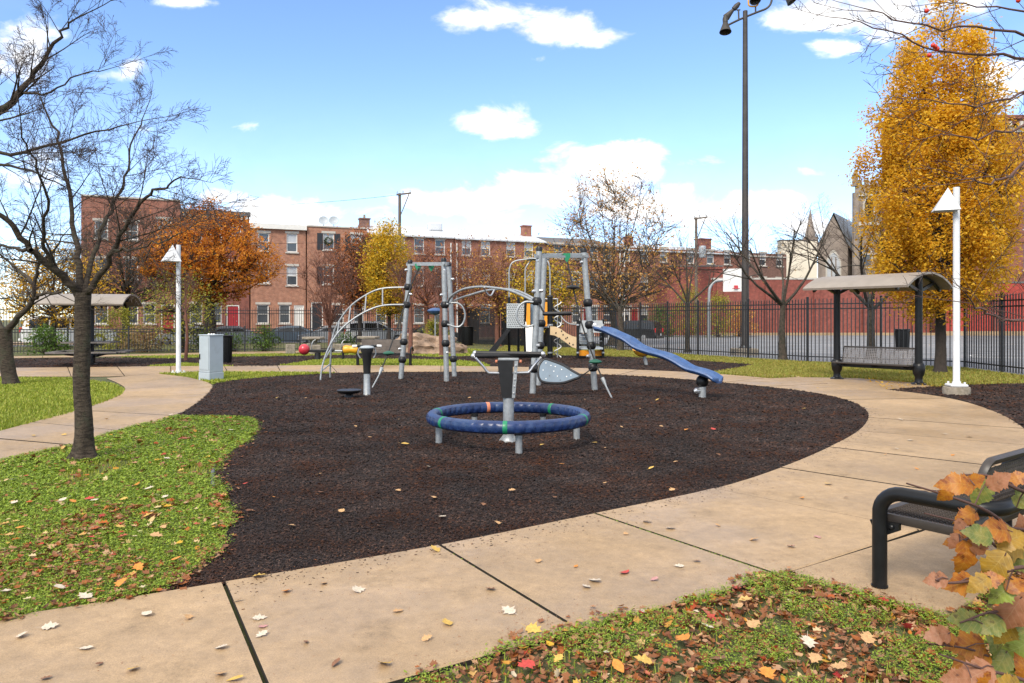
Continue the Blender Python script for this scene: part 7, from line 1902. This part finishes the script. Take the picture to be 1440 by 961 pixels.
def fallen(x, y, size, colr, where, z):
    key = (colr, int(x * 7 + y) % 4)
    p = G(x, y, z)
    if key not in protos:
        o = leaf_shape(sum(map(ord, colr)) * 3 + key[1] * 11, 5 if key[1] < 3 else 0).build('fallen_leaf', pm('leaf_' + colr, LC[colr], .7, var=.25, scale=6, bump=.2, bscale=30), smooth=1.0); protos[key] = o
    else:
        o = protos[key].copy(); C.objects.link(o)
    rg = random.Random(int(x * 31 + y * 7)); s = size * rg.uniform(.95, 1.5); ta, tb = rg.uniform(-.32, .32), rg.uniform(-.32, .32); o.location = (p.x, p.y, z + .003 + s * .36 * max(abs(math.sin(ta)), abs(math.sin(tb)))); o.scale = (s, s, s); o.rotation_euler = (ta, tb, rg.uniform(0, 6.28))
    nm = {'white': 'bleached white', 'yellow': 'yellow', 'tan': 'tan', 'orange': 'orange', 'red': 'red', 'pink': 'pale pink', 'brown': 'brown'}[colr]
    tag(o, f'{nm} fallen leaf lying on the {where}', 'leaf', f'{nm} fallen leaves on the {where}')
on_path = [(122, 913, 'white'), (70, 883, 'white'), (30, 896, 'white'), (187, 943, 'yellow'), (206, 865, 'white'), (65, 955, 'brown'), (365, 870, 'white'), (368, 894, 'white'), (370, 882, 'pink'), (403, 833, 'orange'), (311, 912, 'white'), (330, 957, 'yellow'), (335, 846, 'tan'), (310, 950, 'tan'),
           (504, 832, 'white'), (629, 878, 'yellow'), (472, 935, 'brown'), (540, 936, 'yellow'), (715, 861, 'white'), (757, 790, 'tan'), (810, 797, 'orange'), (836, 818, 'white'), (824, 826, 'white'), (879, 806, 'red'), (920, 816, 'pink'), (906, 861, 'white'), (750, 888, 'yellow'), (943, 744, 'white'), (910, 735, 'white'), (1150, 756, 'pink'), (1113, 770, 'pink'),
           (955, 797, 'white'), (1280, 620, 'white'), (1261, 632, 'white'), (1267, 591, 'white'), (1218, 575, 'white'), (1328, 611, 'white'), (1363, 615, 'white'), (1340, 641, 'orange'), (1128, 701, 'orange'), (1289, 660, 'orange'), (1165, 681, 'yellow'), (1245, 640, 'tan'), (600, 900, 'tan'), (430, 905, 'brown'), (150, 590, 'yellow'), (90, 612, 'yellow'), (240, 584, 'white'), (48, 613, 'yellow'), (700, 520, 'tan'), (640, 519, 'tan'), (500, 520, 'tan'), (430, 519, 'tan'), (1100, 540, 'yellow'), (1150, 546, 'yellow'), (1210, 548, 'tan'), (560, 860, 'tan'), (455, 822, 'tan'), (690, 830, 'brown'), (1010, 740, 'tan'), (1060, 760, 'tan'), (880, 752, 'tan'), (980, 790, 'brown'), (1190, 700, 'brown'), (1300, 690, 'tan'), (265, 870, 'tan'), (140, 935, 'brown')]
for x, y, c_ in on_path: fallen(x, y, .065 if c_ in ('white', 'yellow', 'red') else .05, c_, 'concrete path', .033)
on_mulch = [(602, 657, 'white'), (622, 727, 'white'), (365, 811, 'yellow'), (346, 681, 'red'), (755, 545, 'yellow'), (924, 563, 'yellow'), (822, 562, 'tan'), (612, 774, 'yellow'), (700, 737, 'tan'), (663, 628, 'yellow'), (683, 660, 'yellow'), (758, 609, 'yellow'), (762, 626, 'yellow'), (851, 630, 'tan'), (836, 623, 'yellow'), (965, 605, 'orange'), (1003, 604, 'red'), (916, 659, 'yellow'), (790, 653, 'orange'), (570, 625, 'yellow'), (900, 575, 'tan'), (945, 690, 'tan'), (520, 615, 'tan'), (530, 740, 'brown'), (448, 668, 'tan'), (452, 693, 'brown'), (500, 600, 'tan'), (560, 590, 'tan'), (640, 590, 'tan'), (874, 601, 'tan'), (1100, 590, 'tan'), (1070, 610, 'tan'), (1130, 575, 'yellow'), (400, 600, 'tan'), (430, 560, 'tan'), (390, 560, 'yellow'), (660, 560, 'tan'), (930, 600, 'tan'), (1040, 570, 'tan'), (850, 680, 'tan'), (780, 700, 'brown'), (720, 690, 'tan'), (680, 710, 'brown'), (560, 690, 'tan'), (610, 700, 'tan'), (480, 720, 'tan'), (410, 740, 'tan'), (385, 700, 'orange'), (950, 650, 'tan'), (1010, 640, 'brown'), (820, 600, 'orange')]
for x, y, c_ in on_mulch: fallen(x, y, .07 if c_ in ('white', 'yellow', 'red') else .05, c_, 'dark mulch', .036)
on_lawn = [(18, 675, 'white'), (20, 706, 'yellow'), (133, 704, 'white'), (210, 688, 'white'), (232, 700, 'white'), (20, 708, 'white'), (83, 705, 'orange'), (102, 706, 'orange'), (126, 702, 'red'), (127, 757, 'red'), (174, 703, 'yellow'), (208, 726, 'yellow'), (220, 754, 'tan'), (170, 742, 'yellow'), (28, 743, 'orange'), (92, 836, 'red'), (140, 834, 'red'), (120, 840, 'white'), (84, 828, 'white'), (170, 822, 'orange'), (195, 800, 'orange'), (248, 787, 'orange'), (8, 832, 'white'), (235, 645, 'white'), (136, 657, 'white'), (325, 605, 'white'), (298, 635, 'white'), (180, 630, 'white'), (86, 705, 'white'), (230, 742, 'tan'), (305, 742, 'orange'), (740, 937, 'red'), (785, 929, 'yellow'), (853, 920, 'white'), (870, 941, 'orange'), (996, 883, 'white'), (1040, 855, 'tan'), (905, 931, 'yellow'), (1137, 906, 'white'), (1124, 923, 'tan'), (1146, 928, 'tan'), (1060, 880, 'tan'), (960, 900, 'orange'), (1010, 930, 'brown'), (1080, 950, 'orange'), (1180, 940, 'tan'), (1220, 900, 'tan')]
for x, y, c_ in on_lawn: fallen(x, y, .065, c_, 'leafy lawn', .05)

# ------------------------------------------------------------------ shrub in the near corner: stems and single large leaves
def big_leaf(seed):
    """lobed leaf, 3 pairs of lobes, folded along the midrib and curling"""
    rg = random.Random(seed); half = [(0, .0), (.03, .12), (.12, .26), (.24, .36), (.33, .33), (.40, .30), (.48, .36), (.57, .39), (.65, .30), (.74, .21), (.83, .17), (.92, .08), (1.0, .0)]
    hf = []
    for i in range(len(half) - 1):
        (xa, ya), (xb, yb) = half[i], half[i + 1]
        hf.append((xa, ya)); hf.append(((xa + xb) / 2 - .008, (ya + yb) / 2 * (1 - rg.uniform(.03, .13))))
    half = hf + [half[-1]]
    curl = rg.uniform(.3, 1.1); V = []; n = len(half)
    def pt(x, y, s): return (x - .0, y * s, -curl * (x - .35) ** 2 * .9 + (.25 + rg.uniform(-.05, .05)) * abs(y) ** 1.2 - .25 * y * y * 2 + rg.uniform(-.012, .012))
    mid = [pt(x, 0, 1) for x, _ in half]; up = [pt(x, y * rg.uniform(.88, 1.1), 1) for x, y in half[1:-1]]; dn = [pt(x, y * rg.uniform(.88, 1.1), -1) for x, y in half[1:-1]]
    V = mid + up + dn; fs = []
    for i in range(n - 1):
        for off, rev in ((n, 0), (n + n - 2, 1)):
            a, c = i, i + 1; e = off + i - 1 if i > 0 else None; f = off + i if i + 1 < n - 1 else None
            q = [a, c] + ([f] if f is not None else []) + ([e] if e is not None else [])
            fs.append(tuple(q if not rev else reversed(q)))
    b = MB(); b.add(V, fs); return b
def shrub_mat(name, c1, c2, vein):
    m = bpy.data.materials.new(name); m.use_nodes = True; nt = m.node_tree; N = nt.nodes.new; L = nt.links.new; b = nt.nodes['Principled BSDF']; b.inputs['Roughness'].default_value = .5
    tc = N('ShaderNodeTexCoord'); n = N('ShaderNodeTexNoise'); n.inputs['Scale'].default_value = 3.2; n.inputs['Detail'].default_value = 7; n.inputs['Roughness'].default_value = .65; oi = N('ShaderNodeObjectInfo')
    ad = N('ShaderNodeVectorMath'); ad.operation = 'ADD'; L(tc.outputs['Object'], ad.inputs[0]); L(oi.outputs['Random'], ad.inputs[1]); L(ad.outputs[0], n.inputs['Vector'])
    cr = N('ShaderNodeValToRGB'); e = cr.color_ramp; e.elements[0].position = .42; e.elements[0].color = (*c1, 1); e.elements[1].position = .60; e.elements[1].color = (*c2, 1); q_ = e.elements.new(.68); q_.color = (c2[0] * .45, c2[1] * .4, c2[2] * .5, 1); L(n.outputs[0], cr.inputs[0])
    # veins run out from the midrib at a slant
    sp = N('ShaderNodeSeparateXYZ'); L(tc.outputs['Object'], sp.inputs[0]); ab = N('ShaderNodeMath'); ab.operation = 'ABSOLUTE'; L(sp.outputs[1], ab.inputs[0])
    s1 = N('ShaderNodeMath'); s1.operation = 'MULTIPLY_ADD'; L(ab.outputs[0], s1.inputs[0]); s1.inputs[1].default_value = -.8; L(sp.outputs[0], s1.inputs[2])
    s2 = N('ShaderNodeMath'); s2.operation = 'PINGPONG'; L(s1.outputs[0], s2.inputs[0]); s2.inputs[1].default_value = .075
    mn = N('ShaderNodeMath'); mn.operation = 'MINIMUM'; L(s2.outputs[0], mn.inputs[0]); L(ab.outputs[0], mn.inputs[1])
    mr = N('ShaderNodeMapRange'); mr.inputs['From Max'].default_value = .014; mr.inputs['To Min'].default_value = .55; mr.inputs['To Max'].default_value = 0; L(mn.outputs[0], mr.inputs['Value'])
    mx = N('ShaderNodeMix'); mx.data_type = 'RGBA'; L(mr.outputs[0], mx.inputs['Factor']); L(cr.outputs[0], mx.inputs[6]); mx.inputs[7].default_value = (*vein, 1)
    L(mx.outputs[2], b.inputs['Base Color']); tr = N('ShaderNodeBsdfTranslucent'); L(mx.outputs[2], tr.inputs['Color']); ms = N('ShaderNodeMixShader'); ms.inputs[0].default_value = .35
    L(b.outputs[0], ms.inputs[1]); L(tr.outputs[0], ms.inputs[2]); L(ms.outputs[0], nt.nodes['Material Output'].inputs['Surface'])
    return m
SM = {'o': shrub_mat('shrub_orange', (.46, .17, .012), (.30, .085, .012), (.50, .28, .05)), 'p': shrub_mat('shrub_pink', (.40, .17, .085), (.30, .12, .05), (.42, .24, .13)),
      'g': shrub_mat('shrub_green', (.13, .17, .035), (.26, .24, .05), (.34, .32, .12)), 'y': shrub_mat('shrub_ochre', (.42, .24, .025), (.30, .18, .03), (.5, .36, .1)), 'l': shrub_mat('shrub_lime', (.30, .36, .06), (.24, .26, .05), (.42, .45, .15))}
sb = Vector((1.98, 2.3, 0)); SH = thing('shrub', 'autumn shrub with lobed orange, pink and green leaves reaching over the bench pad', 'shrub', sb)
meshes = {}
# (photo x, y of the leaf's middle, length in photo px, direction of the tip in degrees, colour)
LV = [(1345, 680, 56, 175, 'o'), (1372, 676, 36, 25, 'o'), (1330, 696, 34, 235, 'o'), (1379, 694, 52, 250, 'g'), (1406, 676, 44, 35, 'p'), (1432, 672, 34, 30, 'o'), (1360, 726, 42, 205, 'o'), (1350, 738, 26, 215, 'p'), (1352, 760, 48, 190, 'o'), (1342, 762, 30, 240, 'p'), (1358, 787, 60, 262, 'o'), (1375, 752, 50, 165, 'g'), (1402, 745, 60, 170, 'o'), (1425, 757, 58, 20, 'y'), (1378, 768, 36, 80, 'p'), (1418, 775, 52, 200, 'y'), (1398, 798, 62, 240, 'y'), (1432, 790, 50, 215, 'g'), (1316, 816, 38, 190, 'p'), (1352, 821, 52, 195, 'o'), (1376, 822, 44, 215, 'y'), (1395, 815, 40, 20, 'o'), (1410, 833, 54, 225, 'l'), (1430, 822, 40, 30, 'o'), (1438, 742, 44, 100, 'p'), (1420, 865, 72, 245, 'p'), (1440, 850, 62, 60, 'p'), (1358, 873, 56, 170, 'g'), (1395, 880, 50, 200, 'g'), (1318, 893, 44, 190, 'p'), (1334, 897, 36, 10, 'o'), (1362, 908, 62, 185, 'o'), (1368, 925, 62, 200, 'o'), (1415, 890, 60, 250, 'y'), (1432, 912, 58, 215, 'l'), (1404, 938, 62, 230, 'g'), (1372, 950, 66, 205, 'p'), (1430, 945, 54, 200, 'l'), (1345, 955, 48, 185, 'p'), (1438, 880, 46, 150, 'g'), (1440, 700, 40, 60, 'g'), (1400, 910, 44, 120, 'g'), (1388, 965, 50, 220, 'o'), (1420, 965, 56, 160, 'y'), (1440, 935, 50, 90, 'o')]
rg = random.Random(12); S = Sticks()
twigs = [[(1520, 720), (1440, 692), (1392, 670), (1352, 668)], [(1540, 800), (1440, 755), (1390, 720), (1340, 700), (1275, 680)], [(1540, 830), (1440, 790), (1400, 768), (1372, 742), (1300, 722)], [(1540, 860), (1450, 800), (1395, 812), (1340, 820), (1316, 816)], [(1560, 930), (1450, 868), (1400, 860), (1350, 876)], [(1560, 960), (1440, 945), (1370, 915), (1305, 905)], [(1580, 1010), (1450, 960), (1380, 940), (1320, 920)], [(1560, 760), (1440, 745), (1400, 745), (1350, 762)]]
tw3 = []
for k, tw in enumerate(twigs):
    d0 = 1.95 + .12 * (k % 3); pts = smooth_line([sb + Vector((rg.gauss(0, .05), rg.gauss(0, .05), -.02))] + [P(x, y, d0 + .1 - .04 * i) for i, (x, y) in enumerate(tw)], 5)
    S.add(pts, [.008 * (1 - .72 * i / (len(pts) - 1)) for i in range(len(pts))], 6); tw3.append(pts)
allp = [p for l in tw3 for p in l[6:]]
for i, (x, y, ln, ang, c_) in enumerate(LV):
    # the leaf hangs from the nearest twig, at that twig's distance
    best = min(allp, key=lambda p: ((p.x / p.y * F + 720) - x) ** 2 + ((EYE - p.z) / p.y * F + HZ - y) ** 2)
    d = best.y + rg.uniform(-.05, .03); L_ = ln * d / F * .86
    tip = Vector((math.cos(R(ang)), rg.uniform(-.45, .25), math.sin(R(ang)))).normalized()
    face = Vector((rg.uniform(-.3, .3), -1, rg.uniform(.25, .9))).normalized(); sidev = face.cross(tip).normalized(); face = tip.cross(sidev)
    key = (c_, i % 4)
    mat_ = Matrix((tip, sidev, face)).transposed().to_4x4()
    if key not in meshes:
        o = big_leaf(100 + i).build('leaf', SM[c_], SH, smooth=.9); meshes[key] = o
    else:
        o = meshes[key].copy(); C.objects.link(o)
    stem = P(x, y, d) - tip * L_ * .5
    o.parent = SH; o.matrix_local = Matrix.Translation(stem - sb) @ mat_ @ Matrix.Scale(L_, 4)
    S.add([best, best.lerp(stem, .5) + Vector((0, 0, .006)), stem], [.0022, .0018, .0015], 5)
S.mesh('stem', m_twig_red, SH)
